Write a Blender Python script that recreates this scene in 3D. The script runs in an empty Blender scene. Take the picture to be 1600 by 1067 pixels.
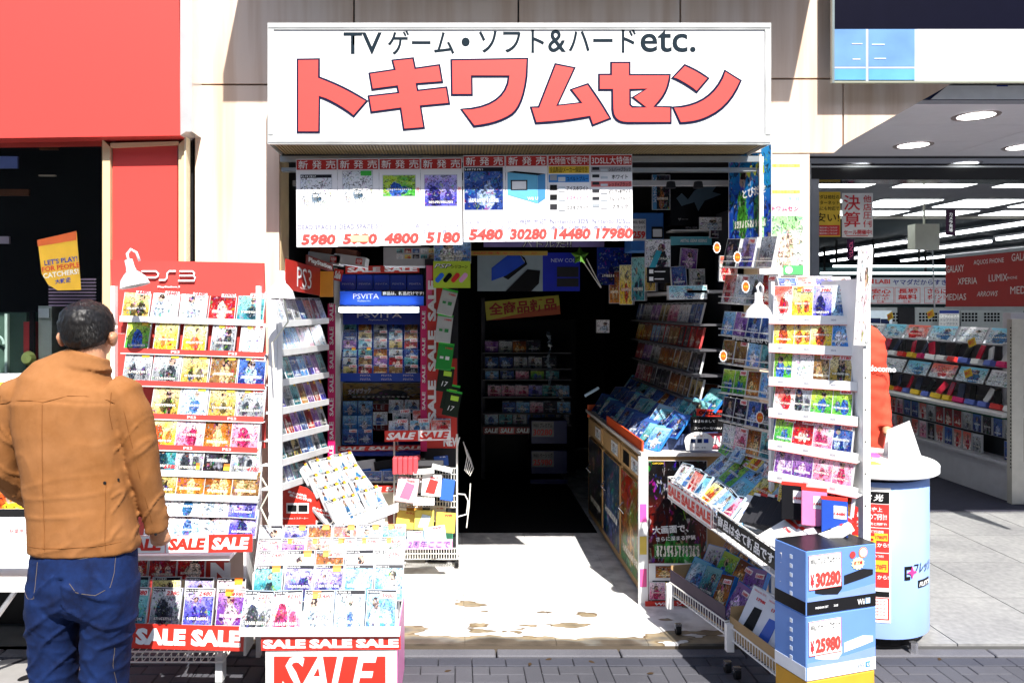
import bpy, bmesh, math, random
from mathutils import Vector, Matrix, noise
from mathutils.geometry import tessellate_polygon
from mathutils.bvhtree import BVHTree
random.seed(7)
SC = bpy.context.scene
COL = SC.collection
R = math.radians

# ------------------------------------------------------------------ camera, sky, sun, exposure
cd = bpy.data.cameras.new('camera'); cam = bpy.data.objects.new('camera', cd); COL.objects.link(cam)
cam.location = (0, 0, 1.65); cam.rotation_euler = (R(90), 0, 0)
cd.sensor_width = 36; cd.lens = 27
cd.shift_x = 89 / 1600; cd.shift_y = -53.5 / 1600       # a level view camera, verticals upright
cd.clip_start = .1; cd.clip_end = 2000
SC.camera = cam
SUN_EL, SUN_AZ = 52, 15          # azimuth: degrees to the right of straight behind the camera
w = bpy.data.worlds.new('World'); SC.world = w; w.use_nodes = True
sky = w.node_tree.nodes.new('ShaderNodeTexSky'); sky.sky_type = 'NISHITA'; sky.sun_disc = False
sky.sun_elevation = R(SUN_EL); sky.sun_rotation = R(180 - SUN_AZ)
w.node_tree.links.new(sky.outputs[0], w.node_tree.nodes['Background'].inputs[0])
w.node_tree.nodes['Background'].inputs[1].default_value = .15
ld = bpy.data.lights.new('sun', 'SUN'); ld.energy = 5; ld.angle = R(.5); ld.color = (1, .955, .89)
lo = bpy.data.objects.new('sun', ld); COL.objects.link(lo)
sdir = Vector((-math.sin(R(SUN_AZ)) * math.cos(R(SUN_EL)), math.cos(R(SUN_AZ)) * math.cos(R(SUN_EL)), -math.sin(R(SUN_EL))))
lo.rotation_euler = sdir.to_track_quat('-Z', 'Y').to_euler(); lo.location = (3, -8, 12)
vs = SC.view_settings; vs.view_transform = 'Standard'; vs.look = 'None'; vs.gamma = 1; vs.use_curve_mapping = False
vs.exposure = 1.1

# ------------------------------------------------------------------ helpers
F, CX, CY, H = 1200., 711., 480., 1.65
def P(u, v, Y): return Vector(((u - CX) * Y / F, Y, H - (v - CY) * Y / F))
def XU(u, Y): return (u - CX) * Y / F
def ZV(v, Y): return H - (v - CY) * Y / F
def frame(o, right=(1, 0, 0), up=(0, 0, 1)):
    r = Vector(right).normalized(); n = r.cross(Vector(up)).normalized(); u = n.cross(r).normalized()
    m = Matrix((r, u, n)).transposed().to_4x4(); m.translation = Vector(o); return m
def T(x=0, y=0, z=0): return Matrix.Translation((x, y, z))
def RX(a): return Matrix.Rotation(R(a), 4, 'X')
def RY(a): return Matrix.Rotation(R(a), 4, 'Y')
def RZ(a): return Matrix.Rotation(R(a), 4, 'Z')
I4 = Matrix.Identity(4)

MC = {}
def _nodes(m):
    nt = m.node_tree; return nt, nt.nodes, nt.links, nt.nodes['Principled BSDF']
def pm(col, rough=.5, metal=0, var=.08, scale=14, bump=0, spec=.5, coat=0):
    """painted / plastic / stone material with slight unevenness"""
    if max(col) < .12 and not metal: spec = .1
    key = (tuple(col), rough, metal, var, scale, bump, spec, coat)
    if key in MC: return MC[key]
    m = bpy.data.materials.new('paint'); m.use_nodes = True
    nt, N, L, b = _nodes(m)
    b.inputs['Roughness'].default_value = rough; b.inputs['Metallic'].default_value = metal
    b.inputs['Specular IOR Level'].default_value = spec; b.inputs['Coat Weight'].default_value = coat
    tc = N.new('ShaderNodeTexCoord'); nz = N.new('ShaderNodeTexNoise'); nz.inputs['Scale'].default_value = scale
    nz.inputs['Detail'].default_value = 5; L.new(tc.outputs['Object'], nz.inputs['Vector'])
    mp = N.new('ShaderNodeMapRange'); mp.inputs[1].default_value = .3; mp.inputs[2].default_value = .7
    mp.inputs[3].default_value = 1 - var; mp.inputs[4].default_value = 1 + var * .5
    L.new(nz.outputs[0], mp.inputs[0])
    mx = N.new('ShaderNodeVectorMath'); mx.operation = 'SCALE'; mx.inputs[0].default_value = tuple(col[:3])
    L.new(mp.outputs[0], mx.inputs['Scale']); L.new(mx.outputs[0], b.inputs['Base Color'])
    if bump:
        bp = N.new('ShaderNodeBump'); bp.inputs['Strength'].default_value = bump; bp.inputs['Distance'].default_value = .004
        n2 = N.new('ShaderNodeTexNoise'); n2.inputs['Scale'].default_value = scale * 9; n2.inputs['Detail'].default_value = 4
        L.new(tc.outputs['Object'], n2.inputs['Vector']); L.new(n2.outputs[0], bp.inputs['Height']); L.new(bp.outputs[0], b.inputs['Normal'])
    MC[key] = m; return m
def em(col, s):
    key = ('em', tuple(col), s)
    if key in MC: return MC[key]
    m = bpy.data.materials.new('lamp_glow'); m.use_nodes = True
    nt, N, L, b = _nodes(m); b.inputs['Base Color'].default_value = (.8, .8, .8, 1)
    b.inputs['Emission Color'].default_value = (*col, 1); b.inputs['Emission Strength'].default_value = s
    MC[key] = m; return m

WHITE = pm((.8, .8, .79), .45); CREAM = pm((.66, .52, .3), .5); RED = pm((.62, .035, .03), .35)
SALMON = pm((.62, .06, .05), .4, var=.015, scale=2)
BLACK = pm((.012, .012, .013), .4); NAVY = pm((.012, .02, .06), .4); ALU = pm((.52, .56, .58), .32, .75)
DARK = pm((.03, .03, .035), .5); TXT_R = pm((.62, .03, .04), .5); TXT_W = pm((.82, .82, .82), .5)
CHROME = pm((.7, .7, .72), .2, .9); WIRE = pm((.78, .76, .7), .35); CARD = pm((.42, .27, .12), .7)
BLUE = pm((.01, .035, .28), .35); YEL = pm((.75, .5, .03), .5); MAG = pm((.6, .01, .13), .4)

def cover_mat():
    """printed sleeve art: abstract, driven by each object's own colours and seed"""
    m = bpy.data.materials.new('printed_sleeve'); m.use_nodes = True
    nt, N, L, b = _nodes(m)
    def at(n):
        a = N.new('ShaderNodeAttribute'); a.attribute_type = 'OBJECT'; a.attribute_name = n; return a
    ca, cb, cc, sd, tp = at('ca'), at('cb'), at('cc'), at('sd'), at('tp')
    uv = N.new('ShaderNodeUVMap'); uv.uv_map = 'UVMap'
    sx = N.new('ShaderNodeSeparateXYZ'); L.new(uv.outputs[0], sx.inputs[0])
    def mth(op, a, c=None, clamp=False):
        n = N.new('ShaderNodeMath'); n.operation = op; n.use_clamp = clamp
        for i, x in enumerate((a, c)):
            if x is None: continue
            if isinstance(x, (int, float)): n.inputs[i].default_value = x
            else: L.new(x, n.inputs[i])
        return n.outputs[0]
    def mixc(f, a, c):
        n = N.new('ShaderNodeMix'); n.data_type = 'RGBA'; L.new(f, n.inputs[0])
        for i, x in ((6, a), (7, c)):
            if isinstance(x, tuple): n.inputs[i].default_value = x
            else: L.new(x, n.inputs[i])
        return n.outputs[2]
    off = N.new('ShaderNodeCombineXYZ'); L.new(sd.outputs['Fac'], off.inputs[2]); L.new(sx.outputs[0], off.inputs[0]); L.new(sx.outputs[1], off.inputs[1])
    def nz(scale, det=3, dist=0.):
        n = N.new('ShaderNodeTexNoise'); n.inputs['Scale'].default_value = scale; n.inputs['Detail'].default_value = det
        n.inputs['Distortion'].default_value = dist; L.new(off.outputs[0], n.inputs['Vector']); return n.outputs[0]
    def step(x, a, e=.02):
        n = N.new('ShaderNodeMapRange'); n.interpolation_type = 'SMOOTHSTEP'
        n.inputs[1].default_value = a - e; n.inputs[2].default_value = a + e; L.new(x, n.inputs[0]); return n.outputs[0]
    # soft two-tone ground, brighter or darker with height
    g0 = mth('ADD', mth('MULTIPLY', nz(1.7, 5, .8), 1.1), mth('MULTIPLY', sx.outputs[1], .45))
    base = mixc(step(g0, .78, .22), ca.outputs['Color'], cb.outputs['Color'])
    # one or two figures: warped upright blobs with a head
    jit = mth('FRACT', mth('MULTIPLY', sd.outputs['Fac'], 3.77))
    def blob(cx, cy, kx, ky, r, soft):
        dx = mth('SUBTRACT', sx.outputs[0], cx); dy = mth('SUBTRACT', sx.outputs[1], cy)
        q = mth('ADD', mth('MULTIPLY', mth('MULTIPLY', dx, dx), kx), mth('MULTIPLY', mth('MULTIPLY', dy, dy), ky))
        q = mth('ADD', q, mth('MULTIPLY', mth('SUBTRACT', nz(6, 4, .5), .5), .3))
        return mth('SUBTRACT', 1, step(q, r, soft))
    cx1 = mth('ADD', mth('MULTIPLY', jit, .4), .3)
    size = mth('ADD', mth('MULTIPLY', mth('FRACT', mth('MULTIPLY', sd.outputs['Fac'], 11.9)), .34), .02)
    show = mth('GREATER_THAN', mth('FRACT', mth('MULTIPLY', sd.outputs['Fac'], 1.93)), .4)
    def blobv(cx, cy, kx, ky):
        dx = mth('SUBTRACT', sx.outputs[0], cx); dy = mth('SUBTRACT', sx.outputs[1], cy)
        q = mth('ADD', mth('MULTIPLY', mth('MULTIPLY', dx, dx), kx), mth('MULTIPLY', mth('MULTIPLY', dy, dy), ky))
        q = mth('SUBTRACT', size, mth('ADD', q, mth('MULTIPLY', mth('SUBTRACT', nz(5, 4, .8), .5), .45)))
        return step(q, 0, .03)
    body = blobv(cx1, .3, 7, 2.2); head = mth('MULTIPLY', blobv(cx1, .7, 14, 14), show)
    cx2 = mth('SUBTRACT', 1.05, cx1); body2 = blob(cx2, .3, 14, 5, .2, .03)
    det = N.new('ShaderNodeMapRange'); det.inputs[1].default_value = .35; det.inputs[2].default_value = .65; det.inputs[3].default_value = .25; det.inputs[4].default_value = 1.5
    L.new(nz(13, 5, .4), det.inputs[0])
    dcol = N.new('ShaderNodeVectorMath'); dcol.operation = 'SCALE'; L.new(cc.outputs['Color'], dcol.inputs[0]); L.new(det.outputs[0], dcol.inputs['Scale'])
    base = mixc(mth('MULTIPLY', body2, .8), base, dcol.outputs[0]); base = mixc(body, base, dcol.outputs[0])
    base = mixc(mth('MULTIPLY', head, .85), base, (.5, .33, .24, 1))
    dk0 = mth('MULTIPLY', head, step(mth('ADD', nz(9, 1), mth('MULTIPLY', sx.outputs[1], .5)), .87, .03)); base = mixc(dk0, base, (.03, .02, .02, 1))
    # stray coloured detail, fine light and dark strokes
    nc = N.new('ShaderNodeTexNoise'); nc.inputs['Scale'].default_value = 4.2; nc.inputs['Detail'].default_value = 2; L.new(off.outputs[0], nc.inputs['Vector'])
    hs = N.new('ShaderNodeHueSaturation'); hs.inputs['Saturation'].default_value = 3.2; hs.inputs['Value'].default_value = .8; L.new(nc.outputs[1], hs.inputs['Color'])
    base = mixc(mth('MULTIPLY', step(nz(8, 3, 1.2), .6, .03), .55), base, hs.outputs[0])
    dk = mth('MULTIPLY', step(nz(10, 4, 1.6), .57, .04), .75); base = mixc(dk, base, (.015, .014, .02, 1))
    wt = mth('MULTIPLY', step(nz(12, 4, 1.), .64, .02), .7); base = mixc(mth('MULTIPLY', wt, .6), base, (.75, .75, .78, 1))
    # title: a band of letter-like strokes whose height the seed decides
    th = mth('ADD', mth('MULTIPLY', mth('FRACT', mth('MULTIPLY', sd.outputs['Fac'], 7.31)), .3), .12)
    ty = mth('ABSOLUTE', mth('SUBTRACT', sx.outputs[1], th)); tx = mth('ABSOLUTE', mth('SUBTRACT', sx.outputs[0], .5))
    brick = N.new('ShaderNodeTexWave'); brick.inputs['Scale'].default_value = 5.; brick.inputs['Distortion'].default_value = 5
    brick.inputs['Detail Scale'].default_value = 5; L.new(off.outputs[0], brick.inputs['Vector'])
    band = mth('MULTIPLY', mth('LESS_THAN', ty, .05), mth('LESS_THAN', tx, .4))
    base = mixc(mth('MULTIPLY', band, .55), base, dcol.outputs[0])
    tm = mth('MULTIPLY', mth('MULTIPLY', mth('LESS_THAN', ty, .038), mth('LESS_THAN', tx, .38)), mth('GREATER_THAN', brick.outputs[1], .5))
    base = mixc(tm, base, (.8, .78, .7, 1))
    top = mth('MULTIPLY', mth('GREATER_THAN', sx.outputs[1], .905), mth('LESS_THAN', tp.outputs['Fac'], 1.5))
    top = mth('MULTIPLY', top, mth('GREATER_THAN', tp.outputs['Fac'], .5))
    base = mixc(top, base, (.03, .03, .04, 1))
    tl = mth('MULTIPLY', top, mth('MULTIPLY', mth('GREATER_THAN', brick.outputs[1], .5), mth('LESS_THAN', mth('ABSOLUTE', mth('SUBTRACT', sx.outputs[1], .952)), .022)))
    base = mixc(mth('MULTIPLY', tl, mth('LESS_THAN', sx.outputs[0], .5)), base, (.7, .7, .7, 1))
    t2 = mth('MULTIPLY', mth('GREATER_THAN', sx.outputs[1], .88), mth('GREATER_THAN', tp.outputs['Fac'], 1.5))
    base = mixc(t2, base, cb.outputs['Color'])
    gm = N.new('ShaderNodeGamma'); gm.inputs[1].default_value = 1.25; L.new(base, gm.inputs[0]); base = gm.outputs[0]
    L.new(base, b.inputs['Base Color']); b.inputs['Roughness'].default_value = .28
    b.inputs['Coat Weight'].default_value = .1; b.inputs['Coat Roughness'].default_value = .08; b.inputs['Specular IOR Level'].default_value = .3
    return m
COVER = cover_mat()
def plastic_mat():
    m = bpy.data.materials.new('case_plastic'); m.use_nodes = True
    nt, N, L, b = _nodes(m)
    a = N.new('ShaderNodeAttribute'); a.attribute_type = 'OBJECT'; a.attribute_name = 'cs'
    L.new(a.outputs['Color'], b.inputs['Base Color']); b.inputs['Roughness'].default_value = .22
    return m
PLAST = plastic_mat()

PALS = {
 'white and cyan': ((.8, .82, .82), (.25, .6, .75), (.05, .2, .4)), 'pale blue': ((.45, .65, .8), (.75, .8, .84), (.08, .2, .5)),
 'dark blue': ((.02, .05, .25), (.1, .2, .5), (.4, .5, .7)), 'teal': ((.02, .25, .3), (.3, .6, .6), (.01, .06, .09)),
 'orange and brown': ((.6, .25, .04), (.25, .08, .02), (.8, .6, .3)), 'pink': ((.8, .3, .45), (.85, .7, .75), (.5, .04, .15)),
 'green': ((.1, .45, .08), (.5, .65, .1), (.05, .15, .5)), 'gold': ((.5, .36, .08), (.72, .62, .35), (.06, .05, .02)),
 'red': ((.6, .03, .03), (.3, .01, .02), (.85, .7, .6)), 'purple': ((.2, .06, .35), (.5, .3, .6), (.8, .6, .8)),
 'grey': ((.3, .32, .34), (.65, .67, .7), (.06, .07, .09)), 'white': ((.82, .82, .82), (.8, .8, .82), (.5, .6, .72)),
 'yellow': ((.8, .6, .05), (.8, .75, .4), (.6, .12, .03)), 'black': ((.012, .012, .016), (.05, .05, .07), (.3, .3, .35)),
 'white and red': ((.82, .8, .8), (.75, .2, .15), (.6, .03, .04)), 'sky blue': ((.1, .35, .75), (.4, .65, .85), (.8, .8, .85)),
 'brown': ((.2, .1, .04), (.4, .25, .1), (.6, .45, .25)), 'blue and violet': ((.12, .12, .6), (.55, .5, .8), (.03, .03, .2)),
}
def deco(o, pal, seed=None, strip=1, cs=(.75, .77, .8)):
    cs = tuple(x * .7 if max(cs) > .6 else x for x in cs)
    a, b, c = PALS[pal]; o['ca'] = a; o['cb'] = b; o['cc'] = c
    o['sd'] = float(seed if seed is not None else random.uniform(0, 60)); o['tp'] = float(strip); o['cs'] = cs

def mk(name, mesh, parent=None, M=I4):
    o = bpy.data.objects.new(name, mesh); COL.objects.link(o)
    if parent is not None: o.parent = parent
    o.matrix_basis = M; return o
def tag(o, label, cat, group=None):
    words = label.split()
    while len(words) > 16 and 'the' in words: words.remove('the')
    if len(words) > 16: words = [w_ for w_ in words if w_ not in ('in', 'and')][:16]; print('LONG', label)
    label = ' '.join(words)
    o['label'] = label; o['category'] = cat
    if group: o['group'] = group
    return o
def struct(o, kind='structure'): o['kind'] = kind; return o
def empty(name, M, label, cat, group=None):
    return tag(mk(name, None, None, M), label, cat, group)

MS = {}
def mesh_from(name, verts, faces, mats, mi=None, uvs=None, smooth=False):
    me = bpy.data.meshes.new(name); me.from_pydata([tuple(v) for v in verts], [], faces)
    for m in (mats if isinstance(mats, (list, tuple)) else [mats]): me.materials.append(m)
    if mi:
        for p, i in zip(me.polygons, mi): p.material_index = i
    if uvs:
        l = me.uv_layers.new(name='UVMap'); k = 0
        for f in uvs:
            for q in f: l.data[k].uv = q; k += 1
    if smooth: me.shade_smooth()
    me.update(); return me
def boxvf(x0, x1, y0, y1, z0, z1, bev=0):
    v = [(x0, y0, z0), (x1, y0, z0), (x1, y1, z0), (x0, y1, z0), (x0, y0, z1), (x1, y0, z1), (x1, y1, z1), (x0, y1, z1)]
    f = [(3, 2, 1, 0), (4, 5, 6, 7), (0, 1, 5, 4), (1, 2, 6, 5), (2, 3, 7, 6), (3, 0, 4, 7)]
    return v, f
class MB:
    """collects shapes into one mesh"""
    def __init__(s): s.v = []; s.f = []; s.i = []; s.cur = 0; s.m = []
    def mat(s, m):
        if m not in s.m: s.m.append(m)
        s.cur = s.m.index(m); return s
    def add(s, v, f, M=I4):
        k = len(s.v); s.v += [tuple(M @ Vector(a)) for a in v]; s.f += [tuple(k + j for j in q) for q in f]; s.i += [s.cur] * len(f); return s
    def box(s, x0, x1, y0, y1, z0, z1, M=I4): return s.add(*boxvf(x0, x1, y0, y1, z0, z1), M)
    def tube(s, pts, r, n=6, caps=True):
        pts = [Vector(p) for p in pts]; k = len(s.v); d0 = (pts[1] - pts[0]).normalized()
        a = Vector((0, 0, 1)) if abs(d0.z) < .9 else Vector((1, 0, 0))
        x = d0.cross(a).normalized()
        for i, p in enumerate(pts):
            d = (pts[min(i + 1, len(pts) - 1)] - pts[max(i - 1, 0)]).normalized()
            x = (x - d * x.dot(d)).normalized(); y = d.cross(x)
            rr = r[i] if isinstance(r, (list, tuple)) else r
            for j in range(n):
                t = 2 * math.pi * j / n; s.v.append(tuple(p + x * rr * math.cos(t) + y * rr * math.sin(t)))
        for i in range(len(pts) - 1):
            for j in range(n):
                q = (k + i * n + j, k + i * n + (j + 1) % n, k + (i + 1) * n + (j + 1) % n, k + (i + 1) * n + j); s.f.append(q); s.i.append(s.cur)
        if caps:
            s.f.append(tuple(k + j for j in range(n))[::-1]); s.i.append(s.cur)
            s.f.append(tuple(k + (len(pts) - 1) * n + j for j in range(n))); s.i.append(s.cur)
        return s
    def lathe(s, prof, n=24, M=I4):
        k = len(s.v)
        for r, z in prof:
            for j in range(n):
                t = 2 * math.pi * j / n; s.v.append(tuple(M @ Vector((r * math.cos(t), r * math.sin(t), z))))
        for i in range(len(prof) - 1):
            for j in range(n):
                s.f.append((k + i * n + j, k + i * n + (j + 1) % n, k + (i + 1) * n + (j + 1) % n, k + (i + 1) * n + j)); s.i.append(s.cur)
        return s
    def poly(s, pts, t=0., holes=(), M=I4):
        """flat (or extruded by t) polygon in the xy plane"""
        loops = [[Vector((x, y, 0)) for x, y in pts]] + [[Vector((x, y, 0)) for x, y in h] for h in holes]
        flat = [p for l in loops for p in l]; tri = tessellate_polygon(loops)
        k = len(s.v); s.v += [tuple(M @ Vector((p.x, p.y, t))) for p in flat]
        for a, b, c in tri:
            A, B, C = flat[a], flat[b], flat[c]
            if (B - A).cross(C - A).z < 0: a, c = c, a
            s.f.append((k + a, k + b, k + c)); s.i.append(s.cur)
        if t:
            k2 = len(s.v); s.v += [tuple(M @ Vector((p.x, p.y, 0))) for p in flat]; o = 0
            for l in loops:
                n = len(l)
                for j in range(n):
                    s.f.append((k + o + j, k + o + (j + 1) % n, k2 + o + (j + 1) % n, k2 + o + j)); s.i.append(s.cur)
                o += n
        return s
    def mesh(s, name, smooth=False): return mesh_from(name, s.v, s.f, s.m or [WHITE], s.i, None, smooth)
    def obj(s, name, parent=None, M=I4, smooth=False): return mk(name, s.mesh(name, smooth), parent, M)

def split(o):
    """turn one mesh of loose pieces into one object per piece"""
    me = o.data; par = list(range(len(me.vertices)))
    def find(a):
        while par[a] != a: par[a] = par[par[a]]; a = par[a]
        return a
    for p in me.polygons:
        r = find(p.vertices[0])
        for v in p.vertices[1:]: par[find(v)] = r
    groups = {}
    for p in me.polygons: groups.setdefault(find(p.vertices[0]), []).append(p)
    nm = o.name.split('.')[0]; out = []
    for g in groups.values():
        ids = sorted({v for p in g for v in p.vertices}); mp = {v: i for i, v in enumerate(ids)}
        m = mesh_from(nm, [me.vertices[v].co for v in ids], [tuple(mp[v] for v in p.vertices) for p in g], list(me.materials), [p.material_index for p in g])
        out.append(mk(nm, m, o.parent, o.matrix_basis.copy()))
    bpy.data.objects.remove(o); return out
def boxmesh(name, w, h, d, mat, bev=True):
    """x centred, y from 0 up, front face at z=0, depth d backwards; lightly bevelled"""
    key = ('box', name, round(w, 4), round(h, 4), round(d, 4), mat.name, bev)
    if key in MS: return MS[key]
    v, f = boxvf(-w / 2, w / 2, 0, h, -d, 0); me = mesh_from(name, v, f, mat)
    if bev and min(w, h, d) > .006:
        bm = bmesh.new(); bm.from_mesh(me)
        bmesh.ops.bevel(bm, geom=bm.edges[:], offset=min(.003, min(w, h, d) * .2), segments=1, affect='EDGES'); bm.to_mesh(me); bm.free()
    MS[key] = me; return me
def casemesh(w, h, d, e=.0028, slot2=None):
    key = ('case', round(w, 4), round(h, 4), round(d, 4), e, slot2)
    if key in MS: return MS[key]
    v, f = boxvf(-w / 2, w / 2, 0, h, -d, 0)
    v += [(-w / 2 + e, e, 0), (w / 2 - e, e, 0), (w / 2 - e, h - e, 0), (-w / 2 + e, h - e, 0)]
    f = [q for i, q in enumerate(f) if i != 1] + [(4, 5, 9, 8), (5, 6, 10, 9), (6, 7, 11, 10), (7, 4, 8, 11), (8, 9, 10, 11)]
    mi = [0] * 9 + [1]
    uv = [[(.5, .5)] * 4] * 9 + [[(0, 0), (1, 0), (1, 1), (0, 1)]]
    me = mesh_from('game_case', v, f, [PLAST, COVER], mi, uv); MS[key] = me; return me
def printmesh(w, h, t=.002):
    """a printed sheet: art on its front, thin body"""
    return casemesh(w, h, t, .001)

FC = {}
def textmesh(s, bold=.0, shear=0., mat=None, res=2):
    key = (s, bold, shear, mat.name if mat else '', res)
    if key in FC: return FC[key]
    c = bpy.data.curves.new('lettering', 'FONT'); c.body = s; c.resolution_u = res; c.offset = bold; c.shear = shear; c.space_line = .95
    o = bpy.data.objects.new('lettering', c); COL.objects.link(o)
    dg = bpy.context.evaluated_depsgraph_get()
    me = bpy.data.meshes.new_from_object(o.evaluated_get(dg), depsgraph=dg)
    bpy.data.objects.remove(o); bpy.data.curves.remove(c)
    if not me.vertices: raise Exception('empty text ' + s)
    xs = [v.co.x for v in me.vertices]; ys = [v.co.y for v in me.vertices]
    x0, x1, y0, y1 = min(xs), max(xs), min(ys), max(ys)
    for v in me.vertices: v.co.x -= (x0 + x1) / 2; v.co.y -= (y0 + y1) / 2; v.co.z = 0
    me.materials.clear(); me.materials.append(mat or BLACK); me.name = 'lettering'
    FC[key] = (me, x1 - x0, y1 - y0); return FC[key]
def text(parent, s, x, y, h=None, w=None, mat=None, bold=0., shear=0., z=.0025, M=I4, res=2, name='lettering', rot=0):
    me, tw, th = textmesh(s, bold, shear, mat, res)
    if h is None: sx = sy = w / tw
    elif w is None: sx = sy = h / th
    else: sx, sy = w / tw, h / th
    return mk(name, me, parent, M @ T(x, y, z) @ RZ(rot) @ Matrix.Diagonal((sx, sy, 1, 1)))
ORD = ['first', 'second', 'third', 'fourth', 'fifth', 'sixth', 'seventh', 'eighth', 'ninth', 'tenth', 'eleventh', 'twelfth', 'thirteenth', 'fourteenth', 'fifteenth', 'sixteenth', 'seventeenth', 'eighteenth', 'nineteenth', 'twentieth']

TAGPLATE = {}
def price(parent, s, x, y, w=.06, z=.003, big=False):
    k = round(w, 3)
    if k not in TAGPLATE: TAGPLATE[k] = boxmesh('price_tag', w, w * .4, .001, WHITE, False)
    t = mk('price_tag', TAGPLATE[k], parent, T(x, y, z) @ RZ(random.uniform(-2, 2)))
    text(t, s, 0, w * .17, w=w * .86, h=w * .27, mat=TXT_R, bold=.03, shear=.2, z=.0015); return t
def sticker(parent, x, y, w=.035, z=.003):
    if 'st' not in MS:
        b = MB(); b.mat(pm((.75, .16, .01), .5)).box(-.5, .5, .45, .8, -.02, 0); b.mat(YEL).box(-.5, .5, 0, .45, -.02, 0); MS['st'] = b.mesh('sticker')
    return mk('sticker', MS['st'], parent, T(x, y, z) @ Matrix.Scale(w, 4))

def cases(place, row, A, B, n, w=.13, h=.155, d=.014, tilt=18, pals=('white and cyan',), prices=None, stick=None, strip=1,
          kind='game_case', noun='game case', cs=(.75, .77, .8), yaw=0, jit=1.2, skip=(), rowword='row', depthcopies=0, same=False, cat='game case', group=None):
    A, B = Vector(A), Vector(B); out = []
    r = (B - A).normalized(); n0 = r.cross(Vector((0, 0, 1))).normalized()
    u0 = n0.cross(r).normalized(); me = casemesh(w, h, d)
    for i in range(n):
        if i in skip: continue
        p = A.lerp(B, (i + .5) / n)
        M = frame(p, r, u0) @ RY(yaw + random.uniform(-jit, jit)) @ RX(-tilt) @ RZ(random.uniform(-jit, jit))
        pal = pals[i % len(pals)]
        o = mk(kind, me, None, M @ T(0, 0, random.uniform(0, .003)))
        deco(o, pal, None, strip, cs)
        rr = f"{row} {rowword} of {place}" if rowword not in ('row', 'of the lower bin') else (f"{row} of {place}" if rowword == 'row' else f"{row} of the lower bin")
        lab = f"{pal} {noun}, {ORD[i]} from left in {rr}"
        tag(o, lab, cat, group or ('games on ' + place))
        if prices and prices[i % len(prices)]: price(o, prices[i % len(prices)], w * .2, h * .78, w * .52)
        if stick and stick[i % len(stick)]: sticker(o, -w * .1 if prices and prices[i % len(prices)] else w * .25, h * .8, w * .28)
        out.append(o)
    return out
# ================================================================== GROUND
def ground_mat(c1, c2, scale, rough=.8, bump=.4):
    m = bpy.data.materials.new('ground'); m.use_nodes = True; nt, N, L, b = _nodes(m)
    tc = N.new('ShaderNodeTexCoord'); geo = N.new('ShaderNodeNewGeometry')
    n1 = N.new('ShaderNodeTexNoise'); n1.inputs['Scale'].default_value = 2.2; n1.inputs['Detail'].default_value = 6; L.new(geo.outputs['Position'], n1.inputs['Vector'])
    n2 = N.new('ShaderNodeTexNoise'); n2.inputs['Scale'].default_value = scale; n2.inputs['Detail'].default_value = 3; L.new(geo.outputs['Position'], n2.inputs['Vector'])
    oi = N.new('ShaderNodeObjectInfo')
    a = N.new('ShaderNodeMath'); a.operation = 'ADD'; L.new(n1.outputs[0], a.inputs[0]); L.new(n2.outputs[0], a.inputs[1])
    a2 = N.new('ShaderNodeMath'); a2.operation = 'MULTIPLY_ADD'; L.new(oi.outputs['Random'], a2.inputs[0]); a2.inputs[1].default_value = .14; L.new(a.outputs[0], a2.inputs[2])
    r = N.new('ShaderNodeValToRGB'); r.color_ramp.elements[0].position = .75; r.color_ramp.elements[0].color = (*c1, 1); r.color_ramp.elements[1].position = 1.45 if False else 1.; r.color_ramp.elements[1].color = (*c2, 1)
    mr = N.new('ShaderNodeMapRange'); mr.inputs[1].default_value = .7; mr.inputs[2].default_value = 1.6; L.new(a2.outputs[0], mr.inputs[0])
    r.color_ramp.elements[0].position = 0; L.new(mr.outputs[0], r.inputs[0]); L.new(r.outputs[0], b.inputs['Base Color'])
    bp = N.new('ShaderNodeBump'); bp.inputs['Strength'].default_value = bump; bp.inputs['Distance'].default_value = .003; L.new(n2.outputs[0], bp.inputs['Height']); L.new(bp.outputs[0], b.inputs['Normal'])
    b.inputs['Roughness'].default_value = rough; return m
PAVE = ground_mat((.042, .043, .053), (.085, .085, .1), 260); PAVED = ground_mat((.03, .032, .045), (.055, .057, .075), 260)
KERBM = ground_mat((.07, .07, .085), (.14, .14, .155), 200)
b = MB(); b.mat(pm((.02, .02, .024), .9, bump=.3)).box(-400, 400, -400, 400, -.3, -.062); struct(b.obj('ground'))
b = MB(); b.mat(pm((.2, .2, .2), .85, bump=.3)).box(-60, 60, -9, 2.7, -.2, -.034); struct(b.obj('road'))
# herringbone-like pavers, each one a stone
pav = mk('pavement', None, None, T(0, 0, -.03)); struct(pav)
ph = boxmesh('paver', .196, .026, .096, PAVE); 
def stone(name, mesh, M): return mk(name, mesh, pav, M)
pm1 = {}
for nm, mt in (('a', PAVE), ('b', PAVED)):
    v, f = boxvf(-.0785, .0785, -.0385, .0385, -.026, 0); me = mesh_from('paver', v, f, mt)
    bm = bmesh.new(); bm.from_mesh(me); bmesh.ops.bevel(bm, geom=bm.edges[:], offset=.003, segments=1, affect='EDGES'); bm.to_mesh(me); bm.free(); pm1[nm] = me
v, f = boxvf(-.0385, .0385, -.0385, .0385, -.026, 0); me = mesh_from('paver', v, f, PAVE)
bm = bmesh.new(); bm.from_mesh(me); bmesh.ops.bevel(bm, geom=bm.edges[:], offset=.003, segments=1, affect='EDGES'); bm.to_mesh(me); bm.free(); pm1['h'] = me
cnt = 0
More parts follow.
